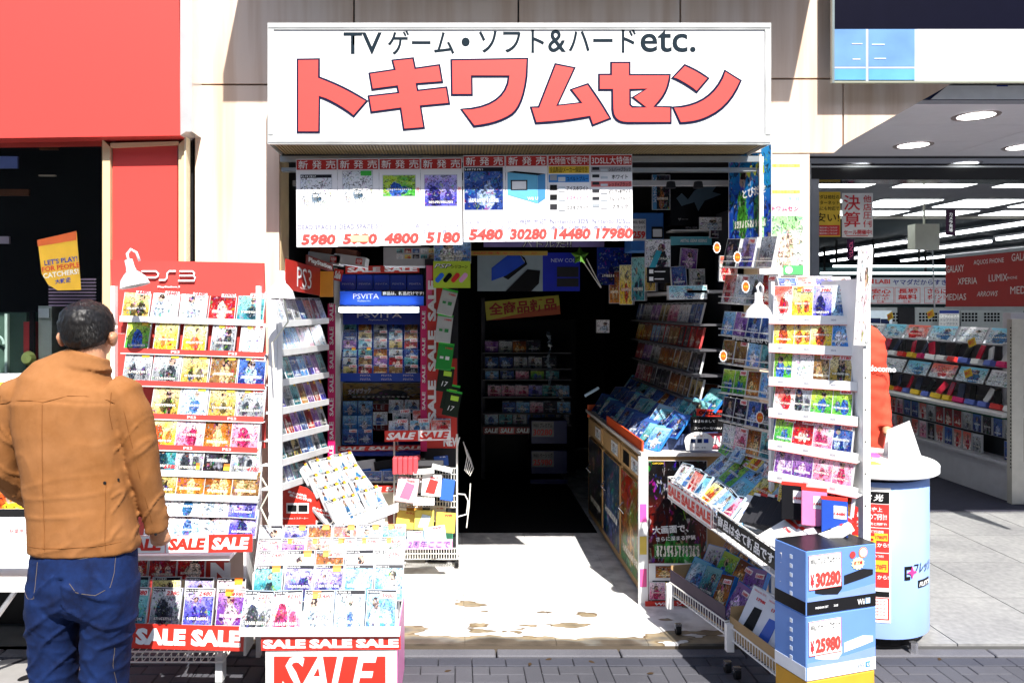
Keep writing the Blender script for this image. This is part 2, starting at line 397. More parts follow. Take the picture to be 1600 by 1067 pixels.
for gy in range(-6, 14):
    for gx in range(-34, 40):
        k = (gx - gy) % 4                    # herringbone of lying and standing stones
        x, y = gx * .08, 2.72 + gy * .08
        if k == 0: cx_, cy_, rot = x + .08, y + .04, 0
        elif k == 2: cx_, cy_, rot = x + .04, y, 90
        else: continue
        half = rot == 90 and abs(cy_ - 3.6) < .01
        if not (2.9 < cy_ < (3.58 if rot == 0 else 3.53) or half): continue
        u = CX + cx_ * F / cy_; v_ = CY + 1.68 * F / cy_
        if u < -40 or u > 1640 or v_ > 1100: continue
        stone('paver', pm1['h'] if half else pm1['a'], T(cx_, cy_ - (.04 if half else 0), random.uniform(-.0015, .0015)) @ RZ((0 if half else rot) + random.uniform(-.5, .5))); cnt += 1
print('pavers', cnt)
v, f = boxvf(-.098, .098, -.048, .048, -.026, 0)
for i in range(34):       # dark header course and pale kerb stones along the shop floor
    stone('paver', pm1['b'], T(-2.4 + i * .16, 3.645, random.uniform(-.001, .001)))
v, f = boxvf(-.296, .296, -.037, .037, -.05, .008); me = mesh_from('kerb_stone', v, f, KERBM)
bm = bmesh.new(); bm.from_mesh(me); bmesh.ops.bevel(bm, geom=bm.edges[:], offset=.005, segments=1, affect='EDGES'); bm.to_mesh(me); bm.free()
for i in range(10): stone('kerb_stone', me, T(-2.5 + i * .6, 3.726, 0))

def floor_mat():
    m = bpy.data.materials.new('worn_vinyl'); m.use_nodes = True; nt, N, L, b = _nodes(m)
    geo = N.new('ShaderNodeNewGeometry'); s = N.new('ShaderNodeSeparateXYZ'); L.new(geo.outputs['Position'], s.inputs[0])
    mp = N.new('ShaderNodeVectorMath'); mp.operation = 'MULTIPLY'; mp.inputs[1].default_value = (1, 2.2, 1); L.new(geo.outputs['Position'], mp.inputs[0])
    n1 = N.new('ShaderNodeTexNoise'); n1.inputs['Scale'].default_value = 2.6; n1.inputs['Detail'].default_value = 4; n1.inputs['Roughness'].default_value = .45; L.new(mp.outputs[0], n1.inputs['Vector'])
    # wear grows towards the threshold: worn = noise + k*(3.95-y)
    d = N.new('ShaderNodeMath'); d.operation = 'MULTIPLY_ADD'; d.inputs[1].default_value = -2.2; d.inputs[2].default_value = 8.53; L.new(s.outputs[1], d.inputs[0])
    d.use_clamp = False
    d2 = N.new('ShaderNodeMath'); d2.operation = 'MULTIPLY_ADD'; d2.inputs[1].default_value = -.25; d2.inputs[2].default_value = .985; L.new(s.outputs[1], d2.inputs[0])
    mx = N.new('ShaderNodeMath'); mx.operation = 'MAXIMUM'; L.new(d.outputs[0], mx.inputs[0]); L.new(d2.outputs[0], mx.inputs[1])
    a = N.new('ShaderNodeMath'); a.operation = 'ADD'; L.new(n1.outputs[0], a.inputs[0]); L.new(mx.outputs[0], a.inputs[1])
    r = N.new('ShaderNodeValToRGB'); e = r.color_ramp.elements; e[0].position = .545; e[0].color = (.8, .79, .77, 1); e[1].position = .553; e[1].color = (.12, .07, .025, 1)
    x = e.new(.575); x.color = (.34, .27, .17, 1); x = e.new(.66); x.color = (.16, .15, .13, 1); x = e.new(.72); x.color = (.1, .08, .06, 1)
    L.new(a.outputs[0], r.inputs[0])
    n2 = N.new('ShaderNodeTexNoise'); n2.inputs['Scale'].default_value = 9; n2.inputs['Detail'].default_value = 8; L.new(geo.outputs['Position'], n2.inputs['Vector'])
    r2 = N.new('ShaderNodeMapRange'); r2.inputs[1].default_value = .35; r2.inputs[2].default_value = .6; r2.inputs[3].default_value = .62; r2.inputs[4].default_value = 1; L.new(n2.outputs[0], r2.inputs[0])
    v = N.new('ShaderNodeVectorMath'); v.operation = 'SCALE'; L.new(r.outputs[0], v.inputs[0]); L.new(r2.outputs[0], v.inputs['Scale']); L.new(v.outputs[0], b.inputs['Base Color'])
    b.inputs['Roughness'].default_value = .45; return m
FL = floor_mat()
shopfloor = struct(mk('shop_floor', None))
tw = .45
for iy in range(9):
    for ix in range(7):
        v, f = boxvf(0, tw - .002, 0, tw - .002, -.01, 0)
        key = 'vt'
        if key not in MS: MS[key] = mesh_from('floor_tile', v, f, FL)
        mk('floor_tile', MS[key], shopfloor, T(-1.3 + ix * tw, 3.768 + iy * tw, 0))
b = MB(); b.mat(pm((.1, .08, .06), .8)).box(-2.6, 1.86, 3.767, 9.2, -.06, -.011); b.obj('floor_base', shopfloor)
b = MB(); b.mat(pm((.1, .1, .1), .8)).box(-6, -1.3, 3.767, 6, -.06, -.002); struct(b.obj('side_floor'))
b = MB(); b.mat(pm((.012, .012, .013), .8, bump=.4)).box(-1.0, 1.04, 5.62, 9.0, .0, .006); struct(b.obj('aisle_shade_sheet'))  # black sheet over the pale floor, painting in the shade deep in the aisle
# right-hand floor tiles
rf = struct(mk('entrance_floor', None)); TILE = ground_mat((.15, .15, .155), (.34, .34, .33), 30, .5, .1)
b = MB(); b.mat(pm((.1, .1, .1), .8)).box(1.865, 9, 3.767, 6.18, -.06, -.013); b.obj('floor_base', rf)
v, f = boxvf(0, .594, 0, .594, -.012, 0); me = mesh_from('floor_tile', v, f, TILE)
for iy in range(4):
    for ix in range(11): mk('floor_tile', me, rf, T(1.87 + ix * .6, 3.77 + iy * .6, 0))
b = MB(); b.mat(CHROME).box(1.87, 9, 6.17, 6.2, -.01, .004); b.obj('threshold_strip', rf)
b = MB(); b.mat(pm((.035, .035, .05), .95, bump=.5)).box(1.9, 30, 6.2, 26, -.05, .0); struct(b.obj('store_carpet'))
# manhole lid at the lower left
mh = empty('manhole_cover', T(-2.02, 3.33, -.03), 'round worn metal manhole lid set in the pavement at the lower left', 'manhole cover')
STEEL = pm((.42, .41, .4), .4, .4, bump=.3)
b = MB(); b.mat(STEEL).lathe([(0, .008), (.28, .008), (.285, .004), (.285, -.02)], 40); b.obj('lid', mh)
b = MB(); b.mat(DARK).lathe([(.288, .004), (.295, .009), (.335, .009), (.34, -.01)], 40); b.obj('rim', mh)
b = MB(); b.mat(BLACK)
for a in range(0, 360, 60): b.lathe([(0, .0095), (.035, .0095)], 14, RZ(a) @ T(.16, 0, 0) @ Matrix.Diagonal((1, .7, 1, 1)))
split(b.obj('pick_hole', mh))
b = MB(); b.mat(pm((.36, .36, .37), .7, bump=.3)).box(-2.7, -1.62, 2.9, 3.65, -.058, -.0262); struct(b.obj('concrete_pad'))

# ================================================================== SHOP BUILDING (white clad front)
def clad_mat():
    m = bpy.data.materials.new('cladding'); m.use_nodes = True; nt, N, L, b = _nodes(m)
    geo = N.new('ShaderNodeNewGeometry'); v = N.new('ShaderNodeVectorMath'); v.operation = 'MULTIPLY'; v.inputs[1].default_value = (9, 9, .5); L.new(geo.outputs['Position'], v.inputs[0])
    n = N.new('ShaderNodeTexNoise'); n.inputs['Scale'].default_value = 1.6; n.inputs['Detail'].default_value = 7; L.new(v.outputs[0], n.inputs['Vector'])
    r = N.new('ShaderNodeValToRGB'); e = r.color_ramp.elements; e[0].position = .3; e[0].color = (.62, .43, .3, 1); e[1].position = .6; e[1].color = (.78, .62, .5, 1)
    L.new(n.outputs[0], r.inputs[0]); L.new(r.outputs[0], b.inputs['Base Color']); b.inputs['Roughness'].default_value = .45; return m
CLAD = clad_mat()
shop = empty('shop_building', T(0, 4, 0), 'narrow shop front clad in large pale panels with an open doorway', 'building')
def fpoly(name, parent, pts, Y, t, mat, Mpar=None):
    """frontal polygon from outline at depth Y, thickness t backwards; parent origin subtracted"""
    po = Vector((0, 0, 0)) if parent is None else parent.matrix_basis.translation
    b = MB(); b.mat(mat).poly([(XU(u, Y), ZV(v, Y)) for u, v in reversed(pts)], t, M=Matrix(((1, 0, 0, 0), (0, 0, -1, 0), (0, 1, 0, 0), (0, 0, 0, 1))))
    # the poly lies in xz with its front at local y=-t
    return b.obj(name, parent, T(-po.x, Y + t - po.y, -po.z))
g = 1.4
for pts in ([(302, -60), (553 - g, -60), (553 - g, 131), (302, 131)], [(553 + g, -60), (810 - g, -60), (810 - g, 131), (553 + g, 131)],
            [(810 + g, -60), (1063 - g, -60), (1063 - g, 128), (810 + g, 128)], [(1063 + g, -60), (1330, -60), (1330, 122), (1063 + g, 122)],
            [(302, 134), (436, 134), (436, 975), (302, 975)], [(1190, 125), (1316, 125), (1316, 228), (1303, 239), (1190, 239)],
            [(1319, 125), (1495, 125), (1480, 135), (1319, 226)], [(436.6, 134), (1189, 131), (1189, 238), (436.6, 238)],
            [(1187, 241), (1265, 241), (1265, 975), (1187, 975)]):
    pts = [(u, min(v, 974)) for u, v in pts]
    fpoly('wall_panel', shop, pts, 4.0, .03, CLAD)
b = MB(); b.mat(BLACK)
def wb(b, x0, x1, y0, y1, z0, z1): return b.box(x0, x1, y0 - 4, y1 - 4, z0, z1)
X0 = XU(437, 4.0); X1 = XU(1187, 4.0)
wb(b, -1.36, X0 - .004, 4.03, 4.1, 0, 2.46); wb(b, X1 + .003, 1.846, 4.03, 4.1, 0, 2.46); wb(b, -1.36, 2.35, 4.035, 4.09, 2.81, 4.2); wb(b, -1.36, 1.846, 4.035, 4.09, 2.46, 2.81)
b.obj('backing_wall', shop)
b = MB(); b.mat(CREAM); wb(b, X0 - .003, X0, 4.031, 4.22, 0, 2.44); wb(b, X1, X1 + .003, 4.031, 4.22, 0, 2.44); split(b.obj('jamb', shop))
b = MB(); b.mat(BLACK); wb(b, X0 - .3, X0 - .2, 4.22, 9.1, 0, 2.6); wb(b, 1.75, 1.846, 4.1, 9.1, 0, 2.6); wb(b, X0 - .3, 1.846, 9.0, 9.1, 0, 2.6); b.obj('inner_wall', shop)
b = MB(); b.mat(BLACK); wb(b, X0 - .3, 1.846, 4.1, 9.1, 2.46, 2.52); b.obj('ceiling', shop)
# dark fabric shutter box and rails under the sign
b = MB(); b.mat(ALU); wb(b, X0 + .004, X1 - .004, 3.99, 4.01, 2.405, 2.435); wb(b, X0 + .004, X1 - .004, 4.02, 4.06, 2.36, 2.38); b.obj('shutter_rail', shop)
b = MB(); b.mat(pm((.5, .5, .52), .4)); wb(b, X0 + .004, X1 - .004, 4.3, 4.33, 2.33, 2.36); b.obj('curtain_rail', shop)
for x in (1.18, 1.33):
    b = MB(); b.mat(DARK).lathe([(0, .04), (.022, .035), (.028, 0), (0, -.002)], 14, T(x, .2, 2.3)); b.obj('spotlight', shop)
b = MB(); b.mat(pm((.06, .05, .05), .7)).box(-1.0, 1.95, 3.22 - 4, 3.98 - 4, 3.75, 3.9); b.box(-1.0, 1.95, 0, .3, 3.6, 3.75); b.obj('overhang', shop)
# ---- shop sign
sg = empty('shop_sign', frame(((XU(418, 3.7) + XU(1205, 3.7)) / 2, 3.7, 2.436)), 'long white light box sign with big red katakana above the doorway', 'sign')
W2 = (XU(1205, 3.7) - XU(418, 3.7)) / 2; HS = ZV(36, 3.7) - 2.436
AGED = pm((.7, .71, .69), .3, .35, var=.2, scale=6)
PANEL = pm((.8, .795, .79), .3, var=.03, scale=3)
b = MB(); b.mat(PANEL).box(-W2 + .02, W2 - .02, .02, HS - .02, -.03, -.006); b.obj('sign_face', sg)
for x0, x1, y0, y1 in ((-W2, W2, HS - .032, HS), (-W2, W2, 0, .036), (-W2, -W2 + .03, .0362, HS - .0322), (W2 - .03, W2, .0362, HS - .0322)):
    b = MB(); b.mat(AGED).box(x0, x1, y0, y1, -.03, 0); b.box(x0 + .004, x1 - .004, y0 + .008, y1 - .008, 0, .003); b.obj('frame_rail', sg)
b = MB(); b.mat(AGED)
for s in (-1, 1): b.box(min(s * W2, s * (W2 - .004)), max(s * W2, s * (W2 - .004)), .0, HS, -.298, -.0302)
b.box(-W2 + .005, W2 - .005, HS - .01, HS - .004, -.298, -.0302); b.obj('side_panel', sg)
b = MB(); b.mat(pm((.3, .22, .1), .5, .3))
for i in range(150): x = -W2 + .02 + i * (2 * W2 - .04) / 150; b.box(x, x + .009, .008, .014, -.29, -.031)
b.mat(pm((.12, .1, .07), .6)).box(-W2 + .006, W2 - .006, .0142, .02, -.296, -.031); b.obj('corrugated_soffit', sg)
# letters traced as outlines (source pixels)
z2 = lambda L: [(400 + x / 3.9525, y / 3.952) for x, y in L]
z3 = lambda L: [(800 + x / 3.5556, y / 3.5556) for x, y in L]
def bez(a, c, b_, n=6): return [((1 - t) ** 2 * a[0] + 2 * t * (1 - t) * c[0] + t * t * b_[0], (1 - t) ** 2 * a[1] + 2 * t * (1 - t) * c[1] + t * t * b_[1]) for t in [i / n for i in range(1, n)]]
kat = [
 (z2([(258, 372), (393, 370), (393, 482)] + bez((393, 482), (545, 535), (688, 628)) + [(688, 628), (605, 725)] + bez((605, 725), (500, 645), (395, 605)) + [(395, 605), (393, 822), (258, 822)]), []),
 (z2([(842, 378), (972, 364), (985, 427), (1134, 406), (1152, 513), (993, 525), (1000, 563), (1178, 543), (1195, 646), (1018, 662), (1040, 795), (912, 806), (893, 676), (712, 700), (695, 598), (880, 577), (872, 540), (718, 560), (700, 458), (857, 435)]), []),
 (z2([(1205, 375), (1676, 367), (1672, 480)] + bez((1672, 480), (1650, 660), (1581, 714)) + [(1581, 714)] + bez((1581, 714), (1490, 775), (1345, 787)) + [(1345, 787), (1268, 680)] + bez((1268, 680), (1540, 665), (1558, 478), 8) + [(1558, 478), (1333, 478), (1335, 592), (1208, 592)]), []),
 (z3([(238, 360), (347, 382), (250, 590), (382, 575), (325, 503), (420, 470)] + bez((420, 470), (500, 580), (545, 663)) + [(545, 663), (445, 702), (428, 655)] + bez((428, 655), (280, 685), (130, 690)) + [(130, 690), (103, 600), (145, 598)]), []),
 (z3([(547, 352), (652, 352), (652, 420), (875, 420)] + bez((875, 420), (870, 525), (790, 596)) + [(790, 596), (880, 598), (880, 688), (640, 690)] + bez((640, 690), (555, 690), (553, 610)) + [(553, 610), (553, 505), (480, 505), (480, 418), (547, 418)]),
  [z3([(652, 503), (742, 500), (668, 546), (738, 600), (665, 600), (652, 588)])]),
 (z3([(955, 365)] + bez((955, 365), (1030, 395), (1088, 440)) + [(1088, 440), (1022, 518)] + bez((1022, 518), (950, 465), (887, 438)) + [(887, 438)]), []),
 (z3([(1178, 397), (1268, 453)] + bez((1268, 453), (1210, 600), (1090, 655)) + [(1090, 655)] + bez((1090, 655), (1020, 690), (930, 690)) + [(930, 690), (890, 600)] + bez((890, 600), (1110, 590), (1178, 397), 9)), []),
]
sc0 = sg.matrix_basis.translation
def tosign(L): return [(XU(u, 3.714) - sc0.x, ZV(v, 3.714) - sc0.z) for u, v in L]
def area(L): return sum(a[0] * b_[1] - b_[0] * a[1] for a, b_ in zip(L, L[1:] + L[:1])) / 2
def offset(L, d):
    if area(L) < 0: L = L[::-1]
    out = []; n = len(L)
    for i in range(n):
        a, p, c = Vector(L[i - 1]), Vector(L[i]), Vector(L[(i + 1) % n])
        e1, e2 = (p - a).normalized(), (c - p).normalized(); n1, n2 = Vector((e1.y, -e1.x)), Vector((e2.y, -e2.x))
        m = (n1 + n2)
        if m.length < .3: m = n1
        m.normalize(); k = min(d / max(m.dot(n1), .35), d * 2.0); out.append(tuple(p + m * k))
    return out
NAVYT = pm((.008, .012, .04), .35); SIGNRED = pm((.6, .06, .05), .45, var=.02)
for L, holes in kat:
    L = tosign(L); hs = [tosign(h) for h in holes]
    b = MB(); b.mat(NAVYT).poly(offset(L, .0035), .003, [offset(h, -.0035)[::-1] for h in hs]); k = b.obj('katakana_letter', sg, T(0, 0, -.0059))
    b = MB(); b.mat(SIGNRED).poly(offset(L, -.0035), .0015, [offset(h, .0035)[::-1] for h in hs]); b.obj('letter_face', k, T(0, 0, .0031))
HEADT = pm((.01, .02, .03), .4)
for s, u0, u1, v0, v1 in (('TV', 537, 597, 52, 86), ('ゲーム', 606, 710, 49, 87), ('・', 721, 734, 60, 74), ('ソフト', 748, 850, 48, 84), ('&', 856, 884, 48, 83), ('ハード', 888, 993, 47, 84), ('etc.', 1000, 1086, 48, 83)):
    (x0, y0), (x1, y1) = tosign([(u0, v1), (u1, v0)])
    text(sg, s, (x0 + x1) / 2, (y0 + y1) / 2, y1 - y0, x1 - x0, HEADT, .012, z=-.0048, res=4)

# ================================================================== LEFT BUILDING (salmon red)
YL = 3.93
lb = empty('red_building', T(-2.4, YL, 0), 'salmon red fronted building with a dark window at the left edge', 'building')
fpoly('fascia_board', lb, [(-60, -70), (279, -70), (281, 212), (-60, 217)], 3.85, .25, SALMON)
fpoly('metal_trim', lb, [(281.6, -70), (300, -70), (300, 206), (290, 206), (281.6, 212)], 3.86, .2, pm((.78, .78, .78), .25, .5))
fpoly('column_panel', lb, [(176, 231), (277, 228), (277, 975), (176, 975)], YL + .02, .03, SALMON)
for pts in ([(160, 218), (172, 230), (172, 975), (160, 975)], [(279, 226), (290, 216), (290, 975), (279, 975)], [(172.6, 231), (172.6, 224), (279, 221), (279, 226)]):
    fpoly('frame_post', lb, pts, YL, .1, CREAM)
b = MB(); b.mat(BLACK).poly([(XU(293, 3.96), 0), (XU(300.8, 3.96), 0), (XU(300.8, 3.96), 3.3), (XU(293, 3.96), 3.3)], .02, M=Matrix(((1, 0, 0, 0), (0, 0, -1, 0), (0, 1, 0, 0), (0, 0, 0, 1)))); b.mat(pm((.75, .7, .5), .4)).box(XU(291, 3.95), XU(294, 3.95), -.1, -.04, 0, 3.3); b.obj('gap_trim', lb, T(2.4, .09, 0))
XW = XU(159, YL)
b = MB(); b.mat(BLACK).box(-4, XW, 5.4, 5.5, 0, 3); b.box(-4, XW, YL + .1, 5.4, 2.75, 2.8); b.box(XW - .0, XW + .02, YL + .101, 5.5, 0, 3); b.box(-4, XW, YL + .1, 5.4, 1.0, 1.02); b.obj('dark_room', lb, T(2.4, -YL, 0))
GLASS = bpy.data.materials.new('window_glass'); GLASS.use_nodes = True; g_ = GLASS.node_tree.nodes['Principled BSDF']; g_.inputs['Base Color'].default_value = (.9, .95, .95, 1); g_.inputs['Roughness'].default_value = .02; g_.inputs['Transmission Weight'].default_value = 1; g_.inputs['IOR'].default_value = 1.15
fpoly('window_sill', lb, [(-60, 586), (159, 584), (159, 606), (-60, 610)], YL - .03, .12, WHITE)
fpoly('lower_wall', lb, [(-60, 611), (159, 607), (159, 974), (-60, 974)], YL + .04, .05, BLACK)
fpoly('window_pane', lb, [(-60, 218), (159, 218), (159, 585), (-60, 587)], YL + .03, .004, GLASS)
DB = pm((.1, .04, .02), .5); 
for x0, y0, x1, y1, mt in ((0, 250, 43, 268, pm((.15, .2, .5), .3)), (76, 218, 105, 240, DB), (75, 278, 100, 280, pm((.5, .4, .3), .4)), (0, 372, 30, 383, pm((.3, .25, .3), .5)), (5, 300, 60, 310, DB)):
    fpoly('shelf_light' if mt is not DB else 'shelf_board', lb, [(x0, y0), (x1, y0), (x1, y1), (x0, y1)], 4.6, .02, mt)
for k in range(9): fpoly('shutter_slat', lb, [(86, 436 + k * 5), (158, 436 + k * 5), (158, 438.4 + k * 5), (86, 438.4 + k * 5)], 4.4, .01, pm((.22, .16, .25), .4))
# hanging yellow pennant in the window (text kept, no character)
yp = empty('pennant', P(95, 452, 4.15).to_3d() and frame(P(95, 453, 4.15)), 'yellow and orange pennant with coloured lettering hanging in the dark window', 'pennant')
sc = 4.15 / F
pp = [((u - 95) * sc, (453 - v) * sc) for u, v in [(64, 378), (124, 364), (131, 453), (95, 454), (80, 445), (70, 428)]]
b = MB(); b.mat(pm((.75, .42, .03), .5)).poly(pp[::-1] if area(pp) < 0 else pp, .002); b.obj('sheet', yp)
b = MB(); q = [((u - 95) * sc, (453 - v) * sc) for u, v in [(63, 376), (124, 362), (124, 376), (64, 386)]]; b.mat(pm((.55, .1, .02), .5)).poly(q[::-1], .001); b.obj('red_band', yp, T(0, 0, .0022))
for s, u, v, hh, mt in (("LET'S PLAY!", 100, 412, 8, BLUE), ('FOR PEOPLE', 100, 422, 8, RED), ('CATCHERS!', 100, 432, 8, WHITE), ('大歓迎', 103, 443, 8, BLUE)):
    text(yp, s, (u - 95) * sc, (453 - v + 4) * sc, hh * sc, mat=mt, bold=.02, rot=8, z=.004)
# machine behind glass: greenish crane-game cabinet with round plate
cm = empty('arcade_machine', frame(P(60, 586, 4.9)), 'grey and green arcade machine cabinet seen through the dark window', 'arcade machine')
s5 = 4.9 / F
def bx5(name, u0, v0, u1, v1, mt, d=.2, z=0): 
    b = MB(); b.mat(mt).box((u0 - 60) * s5, (u1 - 60) * s5, (586 - v1) * s5, (586 - v0) * s5, z - d, z); return b.obj(name, cm)
bx5('cabinet', 12, 488, 62, 586, pm((.05, .09, .07), .4)); bx5('post', 33, 490, 37, 586, pm((.3, .4, .36), .3), .03, .03); bx5('post', 72, 486, 78, 580, BLACK, .03, .05)
bx5('side_cabinet', 80, 478, 100, 580, pm((.35, .4, .36), .4)); bx5('screen', 60, 502, 76, 560, pm((.3, .02, .02), .4), .1, .02); bx5('marquee', 82, 482, 98, 496, pm((.55, .6, .6), .4), .02, .02)
b = MB(); b.mat(pm((.3, .42, .38), .3)).tube([((24 + 10 * math.cos(t) - 60) * s5, (586 - 535 - 12 * math.sin(t)) * s5, .05) for t in [i * .35 for i in range(6, 19)]], .007); b.obj('handle', cm)
b = MB(); b.mat(pm((.35, .42, .12), .5)).lathe([(0, .04), (.03, .035), (.045, 0), (.03, -.035), (0, -.04)], 14, T(.05, .12, .06)); b.obj('plush', cm)
# poster shelf / stall left of the man
st = empty('sales_table', frame((-2.42, 3.32, 0)), 'white stall with yellow and red printed boards behind the man at left', 'stall')
b = MB(); b.mat(WHITE).box(-.6, .62, .42, .445, -.6, 0); b.obj('table_top', st)
b = MB(); b.mat(CHROME); b.tube([(-.5, .1, -.05), (.3, .1, -.1)], .012); b.tube([(.5, .42, -.5), (.5, 0, -.5)], .012); b.tube([(-.5, .42, -.05), (-.5, 0, -.05)], .012); b.tube([(.5, .42, -.05), (.2, -.0, -.05)], .012); split(b.obj('leg', st))
for u0, v0, u1, v1, pal, lab, Y in ((-60, 597, 48, 700, 'green', 'green and yellow printed board behind the man on the left stall', 3.8), (-60, 700, 62, 795, 'yellow', 'pale yellow printed board low behind the left arm', 3.6)):
    w_ = (u1 - u0) * Y / F; h_ = (v1 - v0) * Y / F
    o = mk('display_board', printmesh(w_, h_, .02), None, frame(P((u0 + u1) / 2, v1, Y)) @ RX(-8)); deco(o, pal, 3, 0); tag(o, lab, 'display board')
for u, v, s, lab in ((20, 892, '秋葉原G', 'white price card with red lettering on the left stall'), ):
    o = mk('display_card', boxmesh('display_card', .3, .22, .01, WHITE), None, frame(P(0, 888, 3.4)) @ RX(-15)); tag(o, lab, 'display card'); text(o, '秋葉原GAME', .08, .16, .02, mat=TXT_R); text(o, 'マップ', .05, .1, .015, mat=pm((.2, .2, .3)))
o = mk('display_card', boxmesh('display_card', .4, .09, .01, DARK), None, frame((-2.25, 3.34, .446)) @ RX(-30)); tag(o, 'black and red printed strip along the left stall front edge', 'display card'); text(o, '0.00/円', .05, .05, .02, mat=TXT_W)
b = MB(); b.mat(RED).box(-.2, .2, 0, .02, 0, .002); b.obj('red_edge', o)

# the building across the street, behind the viewpoint: it closes the street canyon
ob = empty('opposite_building', T(0, -9, 0), 'tall grey office building across the street behind the viewer', 'building')
b = MB(); b.mat(pm((.25, .24, .23), .7)).box(-30, 34, -8, 0, 0, 11); b.obj('wall', ob)
for i in range(14):
    for j in range(3): b = MB(); b.mat(pm((.05, .07, .09), .1, 0)).box(-28 + i * 4.2, -25.4 + i * 4.2, .0, .03, 1.4 + j * 3.2, 3.4 + j * 3.2); b.obj('window', ob)

# small litter on the pavers near the threshold
for i, (u, v, r_) in enumerate(((857, 1030, 20), (828, 1038, 70), (925, 1034, 130), (1016, 1052, 10), (700, 1048, 200), (1468, 1030, 50))):
    Y = 1.68 * F / (v - CY); b = MB(); b.mat(pm((.05, .03, .015), .8)).poly([(-.016, 0), (-.004, .007), (.01, .009), (.018, .002), (.008, -.007), (-.006, -.005)], .002); o = b.obj('dry_leaf', None, T(XU(u, Y), Y, -.029) @ RZ(r_)); tag(o, f'small dark dry leaf on the pavers, {["nearest the doorway centre", "left of the central one", "right of the central one", "near the wheeled baskets", "near the SALE table", "near the round counter"][i]}', 'leaf', 'dry leaves on the pavement')
# ================================================================== RIGHT STORE
SPAN = pm((.8, .79, .85), .45, var=.03)
es = empty('electronics_store', T(2.8, 5.9, 0), 'brightly lit electronics store with open front right of the game shop', 'building')
eo = es.matrix_basis.translation
def eb(name, mat, *boxes, par=es):
    b = MB(); b.mat(mat)
    o = eo if par is es else Vector((0, 0, 0))
    for x0, x1, y0, y1, z0, z1 in boxes: b.box(x0 - o.x, x1 - o.x, y0 - o.y, y1 - o.y, z0 - o.z, z1 - o.z)
    return b.obj(name, par)
# outer soffit panels with downlights (z 2.81)
xs = [1.6, 2.55, 3.75, 4.95, 6.2]; ys = [4.39, 4.9, 5.4, 5.9]
for i in range(4):
    for j in range(3): eb('ceiling_panel', SPAN, (xs[i] + .004, xs[i + 1] - .002, ys[j] + .003, ys[j + 1] - .003, 2.81, 2.84))
eb('ceiling_backing', BLACK, (1.9, 6.2, 4.1, 5.9, 2.86, 2.9))
for u, v in ((1525, 181), (1427, 227), (1598, 230)):
    Y = (2.81 - 1.65) * F / (CY - v); x = XU(u, Y)
    b = MB(); b.mat(pm((.5, .42, .4), .3, .5)).lathe([(.098, -.001), (.125, -.004), (.13, .0)], 28); k = b.obj('downlight', es, T(x - eo.x, Y - eo.y, 2.808 - eo.z))
    b = MB(); b.mat(em((1, .98, .95), 4)).lathe([(0, 0), (.1, 0)], 28, RX(180)); b.obj('diffuser', k, T(0, 0, -.0015))
# glossy fascia over the entrance
fs = empty('store_fascia', frame(P(1560, 130, 3.9)), 'glossy white store fascia strip with painted blue reflections at the upper right', 'fascia')
s39 = 3.9 / F
def fx(name, u0, v0, u1, v1, mt, z=0., t=.02): 
    b = MB(); b.mat(mt).box((u0 - 1560) * s39, (u1 - 1560) * s39, (130 - v1) * s39, (130 - v0) * s39, z - t, z); return b.obj(name, fs)
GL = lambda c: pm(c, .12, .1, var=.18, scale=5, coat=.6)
fx('fascia_panel', 1434, 46, 1700, 127, GL((.78, .79, .84)))
for u0, u1 in ((1304, 1353), (1357.5, 1429)): fx('fascia_panel', u0, 46, u1, 104, GL((.17, .33, .62))); fx('fascia_panel', u0, 108, u1, 125, GL((.14, .4, .72)))  # blue stands in for the reflected building opposite, put into the panel colour
PALE = GL((.5, .56, .8)); fx('mullion', 1353, 46, 1357, 127, PALE); fx('mullion', 1429, 46, 1434, 127, PALE); fx('mullion', 1304, 104.5, 1352.8, 107.5, PALE); fx('mullion', 1357.2, 104.5, 1428.8, 107.5, PALE)
fx('edge_trim', 1300, -60, 1303.5, 130, pm((.3, .36, .36), .3, .5), .004); fx('edge_trim', 1303.7, 127.3, 1700, 130, pm((.5, .52, .4), .3, .5), .004)
fx('dark_reflection', 1304, -60, 1700, 45.6, pm((.004, .004, .012), .35), 0)  # dark reflection along the top, put into the colour of this strip
for u, v, w_ in ((1339, 69, 16), (1372, 70, 20), (1338, 93, 12), (1375, 92, 18)): fx('light_streak', u - w_ / 2, v - .6, u + w_ / 2, v + .6, WHITE, .002, .0015)  # reflected glints painted as thin white bars
# black header beam with mirror underside, side post
eb('header_beam', pm((.012, .014, .016), .12, .3), (2.60, 6.2, 5.9, 6.1, ZV(281, 5.9), 2.805))
eb('header_strip', ALU, (2.60, 6.2, 5.885, 5.899, ZV(262, 5.89), ZV(259.5, 5.89)))
mir = pm((.35, .38, .42), .06, 1., var=0)
eb('mirror_band', mir, (2.60, 6.2, 5.889, 5.899, ZV(256, 5.89), 2.79))
eb('post', pm((.3, .32, .36), .35, .4), (XU(1264, 5.9), XU(1276, 5.9), 5.86, 5.96, 0, ZV(281, 5.9) - .002)); eb('post', ALU, (XU(1262, 5.9), XU(1263.6, 5.9), 5.86, 5.9, 0, ZV(256, 5.9)))
